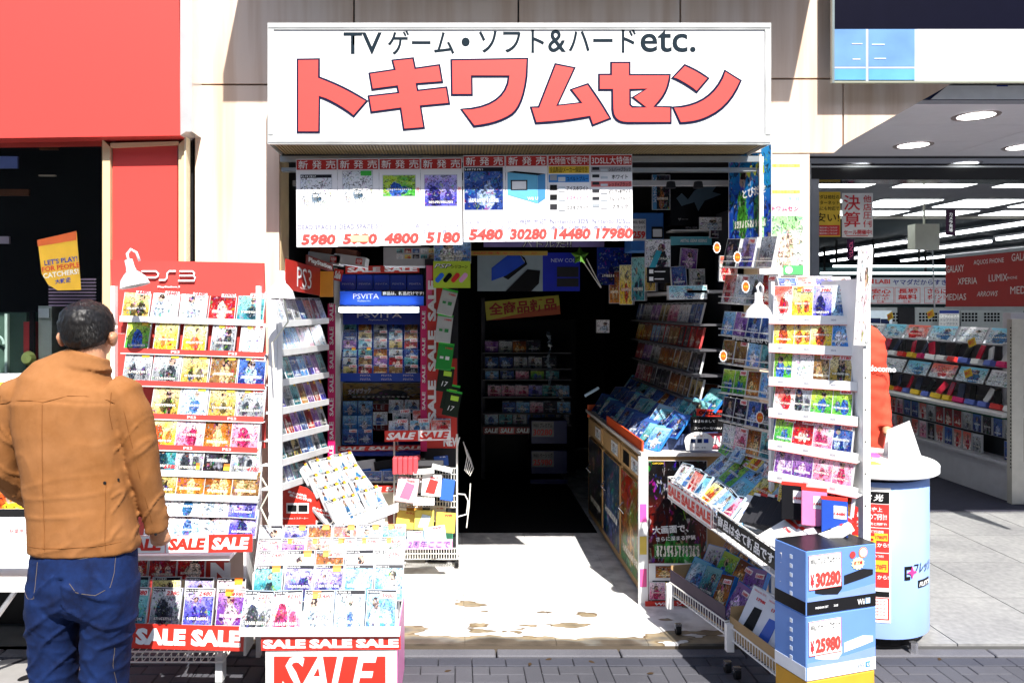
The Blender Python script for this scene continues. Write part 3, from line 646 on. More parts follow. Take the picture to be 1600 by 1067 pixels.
# side wall of the store hidden behind the shop pillar
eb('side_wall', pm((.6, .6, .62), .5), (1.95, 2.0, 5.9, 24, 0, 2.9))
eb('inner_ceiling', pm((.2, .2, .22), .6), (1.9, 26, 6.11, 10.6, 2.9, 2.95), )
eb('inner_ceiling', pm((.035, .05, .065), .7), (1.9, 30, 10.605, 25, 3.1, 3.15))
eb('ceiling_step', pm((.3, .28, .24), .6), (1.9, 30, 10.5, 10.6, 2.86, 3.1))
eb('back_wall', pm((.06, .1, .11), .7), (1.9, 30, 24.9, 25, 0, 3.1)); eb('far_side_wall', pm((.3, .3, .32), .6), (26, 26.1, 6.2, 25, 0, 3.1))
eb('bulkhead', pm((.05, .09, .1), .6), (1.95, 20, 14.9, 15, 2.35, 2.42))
# recessed ceiling lights in a grid, each lit panel a thing
def lightbox(x, y, sx, sy, z, lab, s=3.5):
    o = empty('ceiling_light', T(x, y, z), lab, 'ceiling light', 'lit square panels in the store ceiling')
    b = MB(); b.mat(pm((.45, .47, .5), .4)).box(-sx / 2 - .02, sx / 2 + .02, -sy / 2 - .02, sy / 2 + .02, -.006, -.001); b.obj('frame', o)
    for k in (-1, 1):
        b = MB(); b.mat(em((.95, 1, 1), s)).box(min(0, k * sx / 2) + .004, max(0, k * sx / 2) - .004, -sy / 2, sy / 2, -.012, -.007); b.obj('diffuser', o)
rown = ['nearest row', 'second row', 'third row']
for r_, (Y, sy, us) in enumerate(((7.65, .62, [1318, 1478, 1640]), (9.2, .65, [1262, 1402, 1528, 1650]), (10.15, .5, [1300, 1362, 1470, 1590]))):
    for i, u in enumerate(us): lightbox(XU(u, Y) , Y, .72 if r_ == 0 else .7, sy, 2.898, f'square lit ceiling panel, {ORD[i]} from left in the {rown[r_]} of the store ceiling')
for i, (x, y0, y1) in enumerate(((9.0, 10.9, 15.2), (9.15, 15.6, 21.), (10.6, 10.9, 15.), (10.8, 15.5, 22), (12.6, 10.9, 15), (12.8, 15.5, 22), (14.8, 14, 22))):
    o = empty('tube_light', T(x, (y0 + y1) / 2, 3.0), f'long white fluorescent tube line, {ORD[i]} from left under the dark store ceiling', 'tube light', 'fluorescent tube lines')
    h_ = (y1 - y0) / 2; b = MB(); b.mat(em((.95, .97, 1), 4.5)).box(-.035, .035, -h_, h_, -.05, 0); b.obj('tube', o); b = MB(); b.mat(pm((.5, .52, .55), .4)).box(-.09, .09, -h_, h_, .001, .04); b.obj('housing', o)
for i, (v, u0, u1) in enumerate(((416, 1302, 1480), (427, 1282, 1500))):
    Y = 14.5; o = empty('rail_light', P((u0 + u1) / 2, v, Y) and T(*P((u0 + u1) / 2, v, Y)), f'thin lit horizontal rail, {"upper" if i == 0 else "lower"} one above the store wall sign', 'rail light')
    hw = (u1 - u0) * Y / F / 2; b = MB(); b.mat(em((.8, .95, .95), 2.2)).box(-hw, hw, -.02, .02, -.02, .02); b.obj('tube', o)
    b = MB(); b.mat(BLACK)
    for x in (-.95, -.3, .5): b.box(x * hw, x * hw + .03, 0, .03, .02, .5)
    split(b.obj('hanger', o))
# hanging banners / posters
def vtext(par, s, x, ytop, h, mat, bold=.02, z=.003, w=None, gap=1.12):
    for i, c in enumerate(s): text(par, c, x, ytop - h * (i + .5) * gap, h if c != 'ー' else h, mat=mat, bold=bold, z=z, rot=90 if c == 'ー' else 0, w=(w or h) if c not in 'ー!・' else None)
Yp = 6.25
def hang(name, u0, v0, u1, v1, Y, mat, lab, cat, t=.006, rot=0):
    w_ = (u1 - u0) * Y / F; h_ = (v1 - v0) * Y / F
    o = mk(name, boxmesh(name, w_, h_, t, mat, False), None, frame(P((u0 + u1) / 2, v1, Y)) @ RZ(rot)); tag(o, lab, cat); return o, Y / F, (u0 + u1) / 2, v1
o, s, uc, vb = hang('hanging_poster', 1273, 300, 1313, 370, Yp, YEL, 'yellow poster with black lettering and a red foot hanging in the store entrance', 'poster')
for t_, v, h in (('マダは他社の', 308, 6.5), ('ンターネット', 317, 6.5), ('格にも対応で', 326, 6.5), ('安い!', 340, 14)): text(o, t_, 0, (vb - v) * s, h * s, 36 * s, BLACK, .008)
b = MB(); b.mat(RED).box(-19 * s, 19 * s, 2 * s, 18 * s, 0, .002); k = b.obj('red_foot', o)
for v in (356, 360.5, 365): text(o, 'ご来店お待ちしております', 0, (vb - v) * s, 3 * s, 30 * s, TXT_W, .01, z=.004)
o, s, uc, vb = hang('hanging_poster', 1316, 302, 1364, 371, Yp - .01, WHITE, 'white poster with big red outlined characters hanging in the store entrance', 'poster')
def outl(par, t_, x, y, h, w, s): text(par, t_, x, y, h, w, TXT_R, .012, z=.002, res=3)
outl(o, '決', -9 * s, 54 * s, 24 * s, 26 * s, s); outl(o, '算', -9 * s, 28 * s, 24 * s, 26 * s, s)
for i, c in enumerate('他店圧倒'): outl(o, c, 15 * s, (60 - i * 13) * s, 11 * s, 13 * s, s)
text(o, 'セール開催中!', 0, 8 * s, 8 * s, 44 * s, TXT_R, .02); b = MB(); b.mat(RED).box(-18 * s, 16 * s, 2 * s, 3 * s, 0, .002); b.obj('underline', o)
for u0, v0, u1, v1, lab, tx in ((1478, 328, 1493, 368, 'narrow black hanging banner with pink and white lettering beside the white speaker box', 'カメラ売場'), (1324, 374, 1335, 406, 'narrow dark hanging banner with pink lettering under the red outlined poster', 'パソコン')):
    o, s, uc, vb = hang('hanging_banner', u0, v0, u1, v1, 8.5 if v0 < 340 else 8.0, pm((.02, .004, .02), .5), lab, 'banner'); vtext(o, tx, 0, (v1 - v0 - 4) * s, 5.5 * s, TXT_W if v0 < 340 else pm((.5, .05, .15), .5))
# white speaker box on a ceiling pole
sp = empty('ceiling_speaker', frame(P(1449, 390, 7.2)), 'cream white box hanging on a thin pole from the store ceiling', 'speaker'); s = 7.2 / F
BOXC = pm((.55, .56, .47), .45); sp_b = MB(); sp_b.mat(BOXC).box(-19 * s, 19 * s, 0, 40 * s, -.12, 0); sp_b.obj('cabinet', sp)
b = MB(); b.mat(BOXC).tube([(0, 40 * s, -.05), (0, (390 - 318) * s, -.05)], .011); b.obj('pole', sp)
b = MB(); b.mat(BOXC).lathe([(.015, -.09), (.03, -.06), (.09, 0), (.0, 0)], 16, T(0, 2.9 - sp.matrix_basis.translation.z - .002, -.05) @ RX(-90)); b.obj('ceiling_rose', sp)
ch = mk('chain', None, None, T(*P(1457, 390, 7.25))); tag(ch, 'thin metal chain hanging below the cream speaker box', 'chain')
b = MB(); b.mat(ALU).tube([(0, 0, 0), (0.02, 0, -.55)], .006); b.obj('link_strand', ch)
# big red brand banner along the gondola
X = 4.44; rb = empty('hanging_sign', frame((X, 5.6, 1.655), (0, -1, 0)), 'large dark red sign with white phone brand names hanging at the right edge', 'sign')
REDB = pm((.36, .018, .014), .3, var=.04); b = MB(); b.mat(REDB).box(-1.35, 1.1, 0, .435, -.03, 0); b.obj('panel', rb)
b = MB(); b.mat(ALU).box(-1.36, 1.11, .435, .465, -.035, .004); b.box(-1.36, 1.11, -.03, 0, -.035, .004); b.obj('rail', rb)
for t_, v, u, h, wu in (('GALAXY', 420, 1493, 11, 27), ('AQUOS PHONE', 409, 1545, 8.5, 47), ('GALAXY', 401, 1599, 12, 36), ('XPERIA', 439, 1512, 10, 30), ('LUMIX', 434, 1560, 11, 29), ('PHONE', 434, 1582, 4, 16), ('MEDIAS', 464, 1493, 10, 34), ('ARROWS', 459, 1543, 8, 33), ('MEDIAS', 453, 1600, 12, 42)):
    Y = X * F / (u - CX); y0 = X * F / (u - wu / 2 - CX); y1 = X * F / (u + wu / 2 - CX)
    text(rb, t_, 5.6 - Y, ZV(v, Y) - 1.655, h * Y / F, y0 - y1, pm((.75, .7, .68), .5), .0 if t_ != 'ARROWS' else .0, .3 if t_ == 'ARROWS' else 0, z=.004)
# wall sign and white lockers at the back
ws = empty('wall_sign', frame(P(1412, 478, 12)), 'white banner sign with blue and red lettering above the white lockers', 'sign'); s = 12 / F
b = MB(); b.mat(pm((.62, .64, .68), .5)).box(-74 * s, 70 * s, 3 * s, 44 * s, -.03, 0); b.obj('panel', ws)
text(ws, 'LABI', -33 * s, 38 * s, 7 * s, 23 * s, RED, .03); b = MB(); b.mat(RED).box(-53 * s, -47 * s, 35 * s, 42 * s, 0, .002); b.obj('emblem', ws); text(ws, 'ヤマダだからすき', 25 * s, 37 * s, 9 * s, 84 * s, pm((.02, .03, .25), .5), .02)
for cx, a, b_ in ((-35, '安心', '価格'), (6, '長期', '無料'), (52, 'さらに', 'ポイント')):
    fr = MB(); fr.mat(RED)
    for q in ((-22, 22, 28.4, 29), (-22, 22, 4, 4.6), (-22, -21.4, 4.6, 28.4), (21.4, 22, 4.6, 28.4)): fr.box((cx + q[0] * .9) * s, (cx + q[1] * .9) * s, q[2] * s, q[3] * s, 0, .002)
    fr.obj('box_outline', ws); text(ws, a, cx * s, 23 * s, 8 * s, 30 * s, RED, .03); text(ws, b_, cx * s, 14 * s, 8 * s, 30 * s, RED, .03); text(ws, '保証', cx * s, 7 * s, 4 * s, 14 * s, RED, .02)
lk = empty('locker_wall', frame(P(1420, 560, 12.05)), 'row of white cabinets with square vent holes below the wall sign', 'cabinet')
WG = pm((.42, .45, .46), .5)
for i, (u0, u1) in enumerate(((1345, 1402), (1404, 1429), (1430, 1500), (1502, 1600))):
    b = MB(); b.mat(WG if i != 1 else DARK).box((u0 - 1420) * s, (u1 - 1420) * s, 0, 80 * s, -.3, 0); k = b.obj('cabinet_door', lk)
    if i != 1:
        for gx in ([1391] if i == 0 else [1448, 1473] if i == 2 else [1515, 1550, 1585]):
            b = MB(); b.mat(BLACK)
            for a in range(5):
                for c in range(3): b.box((gx - 12 + a * 5.2 - 1420) * s, (gx - 8.4 + a * 5.2 - 1420) * s, (560 - 502 + c * 5) * s, (560 - 498.5 + c * 5) * s, 0, .003)
            k = b.obj('vent', lk); k['kind'] = 'stuff'
o = mk('hanging_notice', boxmesh('hanging_notice', 34 * s * .9, 26 * s, .01, WHITE, False), None, frame(P(1483, 511, 11.8))); tag(o, 'small white notice with blue header in front of the white lockers', 'notice')
b = MB(); b.mat(BLUE).box(-15 * s, 15 * s, 21 * s, 25.5 * s, 0, .003); b.obj('header', o)
for k in range(3): text(o, 'トップクラス', 0, (17 - 6 * k) * s, 4 * s, 26 * s, pm((.1, .12, .2), .5), .01)
o = mk('phone_poster', boxmesh('phone_poster', .34, .31, .01, pm((.6, .68, .75), .5), False), None, frame(P(1375, 519, 11))); tag(o, 'pale poster with two dark phones beside the rack of games', 'poster')
b = MB(); b.mat(NAVY).box(-.14, -.0, .02, .2, 0, .01); b.box(.01, .13, .04, .19, 0, .006); b.obj('phone_picture', o)

# phone gondola along the right side, facing left
X = 4.83; y_near, y_far = 6.5, 10.4; GW = pm((.5, .5, .53), .45)
gd = empty('phone_gondola', frame((X, 8.4, 0), (0, -1, 0)), 'long pale shop shelving with phones and hanging accessories in the store', 'shelving')
L0, L1 = 8.4 - y_far, 8.4 - y_near
b = MB(); b.mat(GW).box(L0, L1, 0, .3, -.6, .12); b.obj('base', gd)
b = MB(); b.mat(pm((.3, .3, .33), .5)).box(L0, L1, .3, 1.44, -.64, -.6); b.obj('back_panel', gd)
b = MB(); b.mat(pm((.03, .035, .04), .5)).box(L0, L1, .3, .7, -.2, -.05); b.obj('peg_board', gd)
b = MB(); b.mat(GW).box(L0, L1, .3, .325, -.2, .14); b.obj('lower_shelf', gd)
b = MB(); b.mat(pm((.55, .55, .55), .4)).box(L0, L1, .715, .74, -.6, .2); b.mat(pm((.01, .05, .03), .3)).box(L0, L1, .70, .714, .15, .2); b.obj('counter_ledge', gd)
for k, z in enumerate((.945, 1.1, 1.3)): b = MB(); b.mat(GW).box(L0, L1, z, z + .015, -.6, -.1); b.obj('shelf', gd)
PB = pm((.48, .46, .4), .5); b = MB(); b.mat(PB).box(L1 + .002, L1 + .06, 0, 1.55, .06, .16); k = b.obj('end_post', gd)
b = MB(); b.mat(BLACK)
for i in range(40): b.box(.02, .034, .3 + i * .03, .312 + i * .03, 0, .001)
b.obj('slot_row', k, T(L1 + .02, 0, .1605))
def gplace(y, z, out): return frame((X - out, y, z), (0, -1, 0))
phm = {}
for r_, (z, pals) in enumerate(((1.12, None), (.745, None))):
    for i in range(18):
        y = y_near + .12 + i * .17
        o = empty('display_phone', gplace(y, z, .0 if r_ == 0 else .05) @ RX(-20) @ RY(random.uniform(-15, 15)), f'dark dummy phone on a stand, {ORD[i]} from the near end, {"upper" if r_ == 0 else "lower"} phone shelf', 'phone', 'phones on the store gondola')
        c = random.choice([(.02, .02, .02), (.5, .02, .05), (.05, .06, .1), (.6, .6, .6), (.02, .02, .02)])
        mk('phone_body', boxmesh('phone_body', .07, .14, .012, pm(c, .15)), o, T(0, .05, 0) @ RZ(random.uniform(-25, 25)))
        mk('stand', boxmesh('stand', .12, .05, .05, random.choice([WHITE, MAG, YEL, pm((.1, .15, .5)), RED])), o, T(0, 0, .02))
    for i in range(9):
        y = y_near + .22 + i * .42
        o = mk('info_board', casemesh(.38, .15, .008), None, gplace(y, 1.33 if r_ == 0 else .955, .06) @ RX(-25)); deco(o, ['white and cyan', 'white', 'white and cyan', 'white and red'][(i + r_) % 4], None, 2, (.6, .62, .65))
        o['ca'] = (.6, .64, .68); tag(o, f'white sloping info board, {ORD[i]} from the near end, {"top" if r_ == 0 else "middle"} of the phone shelving', 'info board', 'info boards on the store gondola')
for r_, z in enumerate((.515, .33)):
    for i in range(20):
        if random.random() < .08: continue
        y = y_near + .1 + i * .135
        o = mk('blister_pack', casemesh(.115, .165, .02), None, gplace(y, z, .07)); deco(o, random.choice(['red', 'white and red', 'pink', 'white and red', 'dark blue', 'grey', 'black']), None, 2)
        tag(o, f'hanging accessory pack, {ORD[i]} from the near end, {"upper" if r_ == 0 else "lower"} peg row', 'accessory pack', 'accessory packs on the peg board')
# yellow tags stuck on the boards
for i, (y, z) in enumerate(((6.9, 1.3), (7.5, 1.55), (8.2, 1.52), (6.95, 1.02))):
    o = mk('sale_tag', boxmesh('sale_tag', .1, .07, .004, YEL, False), None, gplace(y, z, .18) @ RZ(20)); tag(o, f'small yellow price flag, {ORD[i]} one fixed along the phone shelving', 'price flag', 'yellow flags on the phone shelving'); text(o, '特価', 0, .035, .04, mat=RED, bold=.02)
# next white shelving at the very right edge
ns = empty('white_shelving', frame((5.3, 6.4, 0)), 'white shelving unit cut by the right edge of the picture', 'shelving')
b = MB(); b.mat(GW).box(-.38, .6, 0, 1.6, -.5, -.4); b.box(-.38, .6, 0, .3, -.4, -.02); b.obj('carcass', ns)
for z in (.55, .85, 1.15): b = MB(); b.mat(GW).box(-.38, .6, z, z + .02, -.4, -.05); b.obj('shelf', ns)
o = mk('display_pack', casemesh(.2, .25, .1), None, frame((4.98, 6.4, 1.17))); deco(o, 'white and red', 5, 0); tag(o, 'red and white display pack on the white shelving at the right edge', 'display pack')
o = mk('display_pack', casemesh(.2, .2, .1), None, frame((5.02, 6.4, .57))); deco(o, 'red', 9, 0); tag(o, 'small red display pack low on the white shelving at the right edge', 'display pack')
# colourful canopy strip seen between fascia and soffit
cs_ = empty('entrance_banner', frame((4.1, 4.2, 2.785)), 'navy, white and yellow printed banner above the store entrance soffit', 'banner')
b = MB(); b.mat(NAVY).box(-1.75, 2, 0, .3, -.02, 0); b.obj('sheet', cs_)
for x, w_, mt in ((-1.1, .8, WHITE), (-.05, .3, RED), (.95, .9, pm((.6, .25, .01), .4))):
    b = MB(); b.mat(mt).poly([(x - w_ / 2, 0), (x + w_ / 2, 0), (x + w_ * .75, .14), (x - w_ * .25, .16)], .003); b.obj('print_patch', cs_)
for i in range(14): b = MB(); b.mat(random.choice([BLUE, RED, YEL, pm((.02, .2, .4))])).box(-1.3 + i * .16, -1.24 + i * .16, .02 + random.random() * .08, .05 + random.random() * .1, .003, .005); b.obj('print_mark', cs_)

# ================================================================== promo counter
pc = empty('promo_counter', T(2.12, 4.0, 0), 'round pale blue promotion counter with a white top and red price poster', 'counter')
PBL = pm((.25, .38, .74), .3, var=.06, scale=4)
Rc = .30
b = MB(); b.mat(PBL).lathe([(Rc, .05), (Rc, .8), (0, .8)], 48); b.obj('body', pc, smooth=False)
for p in pc.children:
    p.data.shade_smooth() if hasattr(p.data, 'shade_smooth') else None
b = MB(); b.mat(BLACK).lathe([(Rc - .04, .0), (Rc - .03, .045), (Rc - .04, .049)], 32); b.mat(CHROME).tube([(.1, -.28, .03), (.1, -.28, -.03)], .02); b.obj('plinth', pc)
b = MB(); b.mat(BLACK).lathe([(Rc - .02, .8), (Rc - .02, .822)], 32); b.obj('gap_ring', pc)
b = MB(); b.mat(WHITE).lathe([(0, .823), (Rc + .035, .823), (Rc + .045, .83), (Rc + .045, .862), (Rc + .038, .87), (0, .87)], 48); b.obj('top', pc)
def curved(name, mat, a0, a1, z0, z1, r, par=pc, n=12, txt=None):
    b = MB(); b.mat(mat); k = []
    for i in range(n + 1):
        a = R(a0 + (a1 - a0) * i / n); c, s_ = math.cos(a), math.sin(a); b.v += [(r * c, r * s_, z0), (r * c, r * s_, z1), (r * c * .99, r * s_ * .99, z0), (r * c * .99, r * s_ * .99, z1)]
    for i in range(n):
        q = i * 4; b.f += [(q, q + 4, q + 5, q + 1), (q + 1, q + 5, q + 7, q + 3), (q, q + 2, q + 6, q + 4)]; b.i += [b.cur] * 3
    b.f += [(0, 1, 3, 2), (n * 4, n * 4 + 2, n * 4 + 3, n * 4 + 1)]; b.i += [b.cur] * 2
    return b.obj(name, par)
def ctext(s, ang, z, h, w, mat, r, bold=.02, shear=0):
    me, tw, th = textmesh(s, bold, shear, mat, 2)
    a0 = R(ang); me2 = me.copy(); me2.name = 'lettering'
    for v in me2.vertices:
        x = v.co.x * w / tw; y = v.co.y * h / th; a = a0 + x / r; v.co = (r * math.cos(a), r * math.sin(a), z + y)
    return mk('lettering', me2, pc)
# angles: -90 faces the camera side; poster left of centre, logo right
A0 = -112
curved('poster_sheet', WHITE, A0 - 16, A0 + 18, .13, .78, Rc + .002)
curved('poster_head', BLACK, A0 - 15, A0 + 16.5, .705, .76, Rc + .004)
curved('poster_block', RED, A0 - 15, A0 + 16.5, .30, .70, Rc + .004); curved('poster_head', BLACK, A0 - 15, A0 + 16.5, .255, .28, Rc + .004)
curved('poster_frame', RED, A0 - 15, A0 + 16.5, .145, .25, Rc + .004); curved('poster_frame', WHITE, A0 - 15, A0 + 15, .15, .245, Rc + .0055)
ctext("T'S 光", A0 + 2, .732, .034, .1, TXT_W, Rc + .006, .03, .2)
for t_, z, h, w_ in (('日本史上', .675, .022, .09), ('最大の割引!!', .64, .03, .13), ('新規ご契約と同時で!', .605, .014, .13), ('二年契約割引適用', .568, .014, .1), ('月額料金の割引', .45, .012, .1), ('から!', .505, .02, .05), ('から!', .35, .02, .05)):
    ctext(t_, A0 + (2 if w_ > .06 else 11), z, h, w_, TXT_W, Rc + .006)
ctext('5円', A0 - 4, .515, .06, .1, YEL, Rc + .007, .05); curved('price_flash', YEL, A0 + 4, A0 + 15, .525, .56, Rc + .007); ctext('1785円', A0 + 9.5, .543, .018, .05, TXT_R, Rc + .009)
curved('price_flash', YEL, A0 + 2, A0 + 15, .375, .43, Rc + .007); ctext('270円', A0 + 8.5, .4, .025, .055, TXT_R, Rc + .009)
for z in (.235, .22, .2, .185, .17): ctext('お申込み受付中です', A0 + 1, z, .009, .13, TXT_R, Rc + .008, .01)
curved('divider', WHITE, A0 - 15, A0 + 16.5, .585, .588, Rc + .0055); curved('divider', WHITE, A0 - 15, A0 + 16.5, .465, .468, Rc + .0055)
# logo: slanted rounded box with a pink star, フレッツ
A1 = -70
curved('logo_ring', BLACK, A1 - 9.5, A1 - 2.5, .385, .4, Rc + .003, n=4); curved('logo_ring', BLACK, A1 - 11, A1 - 5, .335, .35, Rc + .003, n=4); curved('logo_ring', BLACK, A1 - 11, A1 - 9, .335, .4, Rc + .003, n=2)
me = MB(); me.mat(pm((.75, .05, .25), .4)).poly([(0, .03), (.008, .008), (.03, 0), (.008, -.008), (0, -.03), (-.008, -.008), (-.03, 0), (-.008, .008)][::-1], .002)
a = R(A1 - 3); me.obj('logo_star', pc, frame(((Rc + .003) * math.cos(a), (Rc + .003) * math.sin(a), .37), (-math.sin(a), math.cos(a), 0)))
ctext('フレッツ', A1 + 14, .385, .05, .16, BLACK, Rc + .003, .02, .25); curved('logo_bar', BLACK, A1 + 5, A1 + 25, .29, .325, Rc + .003); ctext("FLET'S", A1 + 15, .307, .022, .1, TXT_W, Rc + .005, .03, .25)
# things on the counter top
def board(nm, pts, x, y, rz, lab, t=.012, tilt=0):
    b = MB(); b.mat(WHITE).poly(pts, t); o = b.obj(nm, None, frame((x, y, .871), (math.cos(R(rz)), math.sin(R(rz)), 0)) @ RX(tilt)); return tag(o, lab, 'display board')
board('display_board', [(-.12, 0), (.12, 0), (.125, .2), (.02, .215), (-.12, .19)], 2.02, 4.05, -8, 'white upright board on the promotion counter beside the red jacket', tilt=-6)
o = empty('tent_card', frame((2.295, 3.93, .871), (.95, -.3, 0)), 'white folded tent card standing at the right of the counter top', 'tent card')
b = MB(); b.mat(WHITE).poly([(-.07, 0), (.085, 0), (.035, .2), (-.005, .17), (-.06, .145)], .004); b.obj('front_leaf', o, RX(-12)); b = MB(); b.mat(WHITE).poly([(-.07, 0), (.085, 0), (.035, .2), (-.06, .145)], .004); b.obj('back_leaf', o, T(0, 0, -.12) @ RX(18))
for i, (x, y, c, rz, lab) in enumerate(((2.06, 3.83, (.45, .7, .08), 3, 'lime green flyer lying on the promotion counter top'), (2.11, 3.95, (.85, .3, .1), 20, 'orange flyer lying on the promotion counter top'), (2.2, 4.02, (.8, .1, .4), -10, 'pink leaflet stack lying on the promotion counter top'))):
    b = MB(); b.mat(pm(c, .5)).box(-.09 + i * .02, .09 - i * .02, -.03, .03, 0, .004 + i * .004); tag(b.obj('flyer', None, T(x - .04, y, .872) @ RZ(rz)), lab, 'flyer')
# ================================================================== PRICE SHEETS over the doorway
Ys = 3.85
prices_ = ['5980', '5980', '4800', '5180', '5480', '30280', '14480', '17980']
names_ = [['DEAD SPACE 3'], ['DEAD SPACE 3'], ['とびだせ どうぶつの森'], ['ドラゴンクエストVII', 'エデンの戦士たち'], ['メタルギア ライジング', 'リベンジェンス'], ['Wii U PREMIUM SET', 'Wii U プレミアムセット'], ['Nintendo 3DS', '本体・各色'], ['Nintendo 3DSLL', '本体・各色']]
pals_ = ['grey', 'grey', 'green', 'blue and violet', 'dark blue', 'sky blue', None, None]
labs_ = ['leftmost white price sheet with a grey game cover, reading 5980', 'white price sheet with a grey cover and green corner, second from left', 'white price sheet reading 4800 with a colourful village picture', 'white price sheet reading 5180 with a blue and pink picture',
         'white price sheet reading 5480 with a dark blue cover', 'white price sheet reading 30280 with a blue console box picture', 'price sheet reading 14480 with a list of colour swatches', 'rightmost price sheet reading 17980 with a list of colour swatches']
s = Ys / F; SHEET = pm((.8, .79, .8), .4, var=.02)
for i in range(8):
    left = i < 4
    u0 = 463.5 + i * 64.9 if left else 724.5 + (i - 4) * 66.2; u1 = u0 + (64.4 if left else 65.6)
    vt = (248.5 if left else 243) - (i if left else i - 4) * .5; vb = (386 if left else 378) - (i if left else (i - 4)) * 1.1 * (1 if left else .5)
    w_ = (u1 - u0) * s; h_ = (vb - vt) * s
    o = empty('price_sheet', frame(P((u0 + u1) / 2, vb, Ys)) @ RZ(.45), labs_[i], 'price sheet', 'price sheets over the doorway')
    mk('sheet', boxmesh('sheet', w_, h_, .003, SHEET, False), o)
    px = lambda u: (u - (u0 + u1) / 2) * s; py = lambda v: (vb - v) * s
    b = MB(); b.mat(pm((.45, .02, .015), .4)).box(-w_ / 2 + .003, w_ / 2 - .003, py(vt + 17), py(vt + 1.5), 0, .0015); b.obj('header', o)
    if i < 6:
        for k, c in enumerate('新発売'): text(o, c, (-21 + k * 21.5) * s, py(vt + 9.3), 13 * s, 15 * s, TXT_W, .006)
    else: text(o, '大特価で販売中!' if i == 6 else '3DSLL大特価!', 0, py(vt + 9.3), 12 * s, 61 * s, TXT_W, .006)
    if i < 6:
        cw, chh, yt = [(50, 54, 24), (48, 54, 19), (52, 34, 26), (52, 50, 26), (62, 68, 18), (60, 50, 26)][i]
        if i == 5:
            b = MB(); b.mat(pm((.12, .42, .62), .4)).poly([(px(u0 + 3), py(vt + 62)), (px(u0 + 50), py(vt + 76)), (px(u0 + 50), py(vt + 32)), (px(u0 + 3), py(vt + 27))], .0015)
            b.mat(pm((.06, .25, .5), .4)).poly([(px(u0 + 50.3), py(vt + 76)), (px(u0 + 62), py(vt + 68)), (px(u0 + 62), py(vt + 30)), (px(u0 + 50.3), py(vt + 32))], .0015)
            b.mat(BLACK).poly([(px(u0 + 3), py(vt + 26.7)), (px(u0 + 50), py(vt + 31.7)), (px(u0 + 62), py(vt + 29.7)), (px(u0 + 14), py(vt + 25))], .0015); b.obj('box_picture', o)
            b = MB(); b.mat(WHITE).box(px(u0 + 10), px(u0 + 32), py(vt + 53), py(vt + 41), .002, .003); b.mat(DARK).box(px(u0 + 8), px(u0 + 34), py(vt + 55), py(vt + 39), .0015, .002); b.obj('console_picture', o)
            text(o, 'Wii U', px(u0 + 42), py(vt + 68), 5 * s, mat=TXT_W, z=.003, bold=.02)
        else:
            k = mk('cover_picture', casemesh(cw * s, chh * s, .001), o, T(-1 * s, py(vt + yt + chh), .0015)); deco(k, pals_[i], 10 + (0 if i < 2 else i), 1 if i in (0, 4) else 0)
            if i < 2: k['ca'] = (.8, .8, .82); k['cb'] = (.72, .76, .8); k['cc'] = (.12, .2, .28); text(o, 'DEAD', 4 * s, py(vt + yt + 27), 6 * s, 24 * s, TXT_W, .02, z=.004); text(o, 'SPACE', 6 * s, py(vt + yt + 34), 5 * s, 24 * s, TXT_W, .02, z=.004)
            if i == 1: b = MB(); b.mat(pm((.05, .45, .05), .4)).box(px(u0 + 36), px(u0 + 53), py(vt + 27), py(vt + 19.5), .0022, .003); b.obj('green_corner', o)
            if i in (2, 3): text(o, '3DS', px(u1 - 4), py(vt + 50), 4 * s, mat=RED, rot=-90, z=.003)
    else:
        rows = [('コバルトブルー', (.02, .2, .55)), ('アイスホワイト', None), ('ミスティピンク', None), ('コスモブラック', None)] if i == 6 else [('シルバー×ブラック', (.35, .35, .38)), ('ホワイト', None), ('レッド×ブラック', (.55, .12, .12)), ('ピンク×ホワイト', None), ('ブルー×ブラック', None), ('ブラック', None)]
        if i == 6: b = MB(); b.mat(YEL).box(-w_ / 2 + .004, w_ / 2 - .004, py(vt + 29), py(vt + 18), 0, .0015); b.obj('yellow_band', o); text(o, '全品新品!メーカー保証付き!', 0, py(vt + 23.5), 9 * s, 60 * s, BLACK, .005)
        y = vt + (30 if i == 6 else 18); st_ = 15 if i == 6 else 11.5
        for nm, c in rows:
            if c: b = MB(); b.mat(pm(c, .4)).box(-w_ / 2 + .004, w_ / 2 - .004, py(y + st_ - 2), py(y + 1), 0, .0015); b.obj('colour_band', o)
            b = MB(); b.mat(random.choice([BLACK, DARK, pm((.3, .33, .36))])).box(px(u0 + 3), px(u0 + 14), py(y + st_ - 5), py(y + 2), .0016, .003); b.mat(pm((.5, .55, .6))).box(px(u0 + 16), px(u0 + 27), py(y + st_ - 3), py(y + 5), .0016, .003); b.obj('swatch', o)
            text(o, nm, px(u0 + 46), py(y + st_ / 2), 6.5 * s, min(len(nm) * 6.3, 34) * s, BLACK if c or i == 7 else pm((.4, .05, .2)) if 'ミ' in nm else BLACK, .015); y += st_
    for k, t_ in enumerate(names_[i]): text(o, t_, 0, py(vb - 31 + k * 10), 7 * s, 60 * s, pm((.15, .15, .3), .5), 0)
    pr = prices_[i]; text(o, pr, (2 if i < 6 else 4) * s, py(vb - 11.5), 17 * s, (len(pr) * 13.5 if len(pr) == 4 else 58) * s, pm((.72, .06, .05), .5), .045, .12)
    if i == 1: b = MB(); b.mat(pm((.8, .7, .3), .5)).box(-12 * s, 15 * s, py(vb - 7), py(vb - 17), .003, .004); b.obj('paper_slip', o)
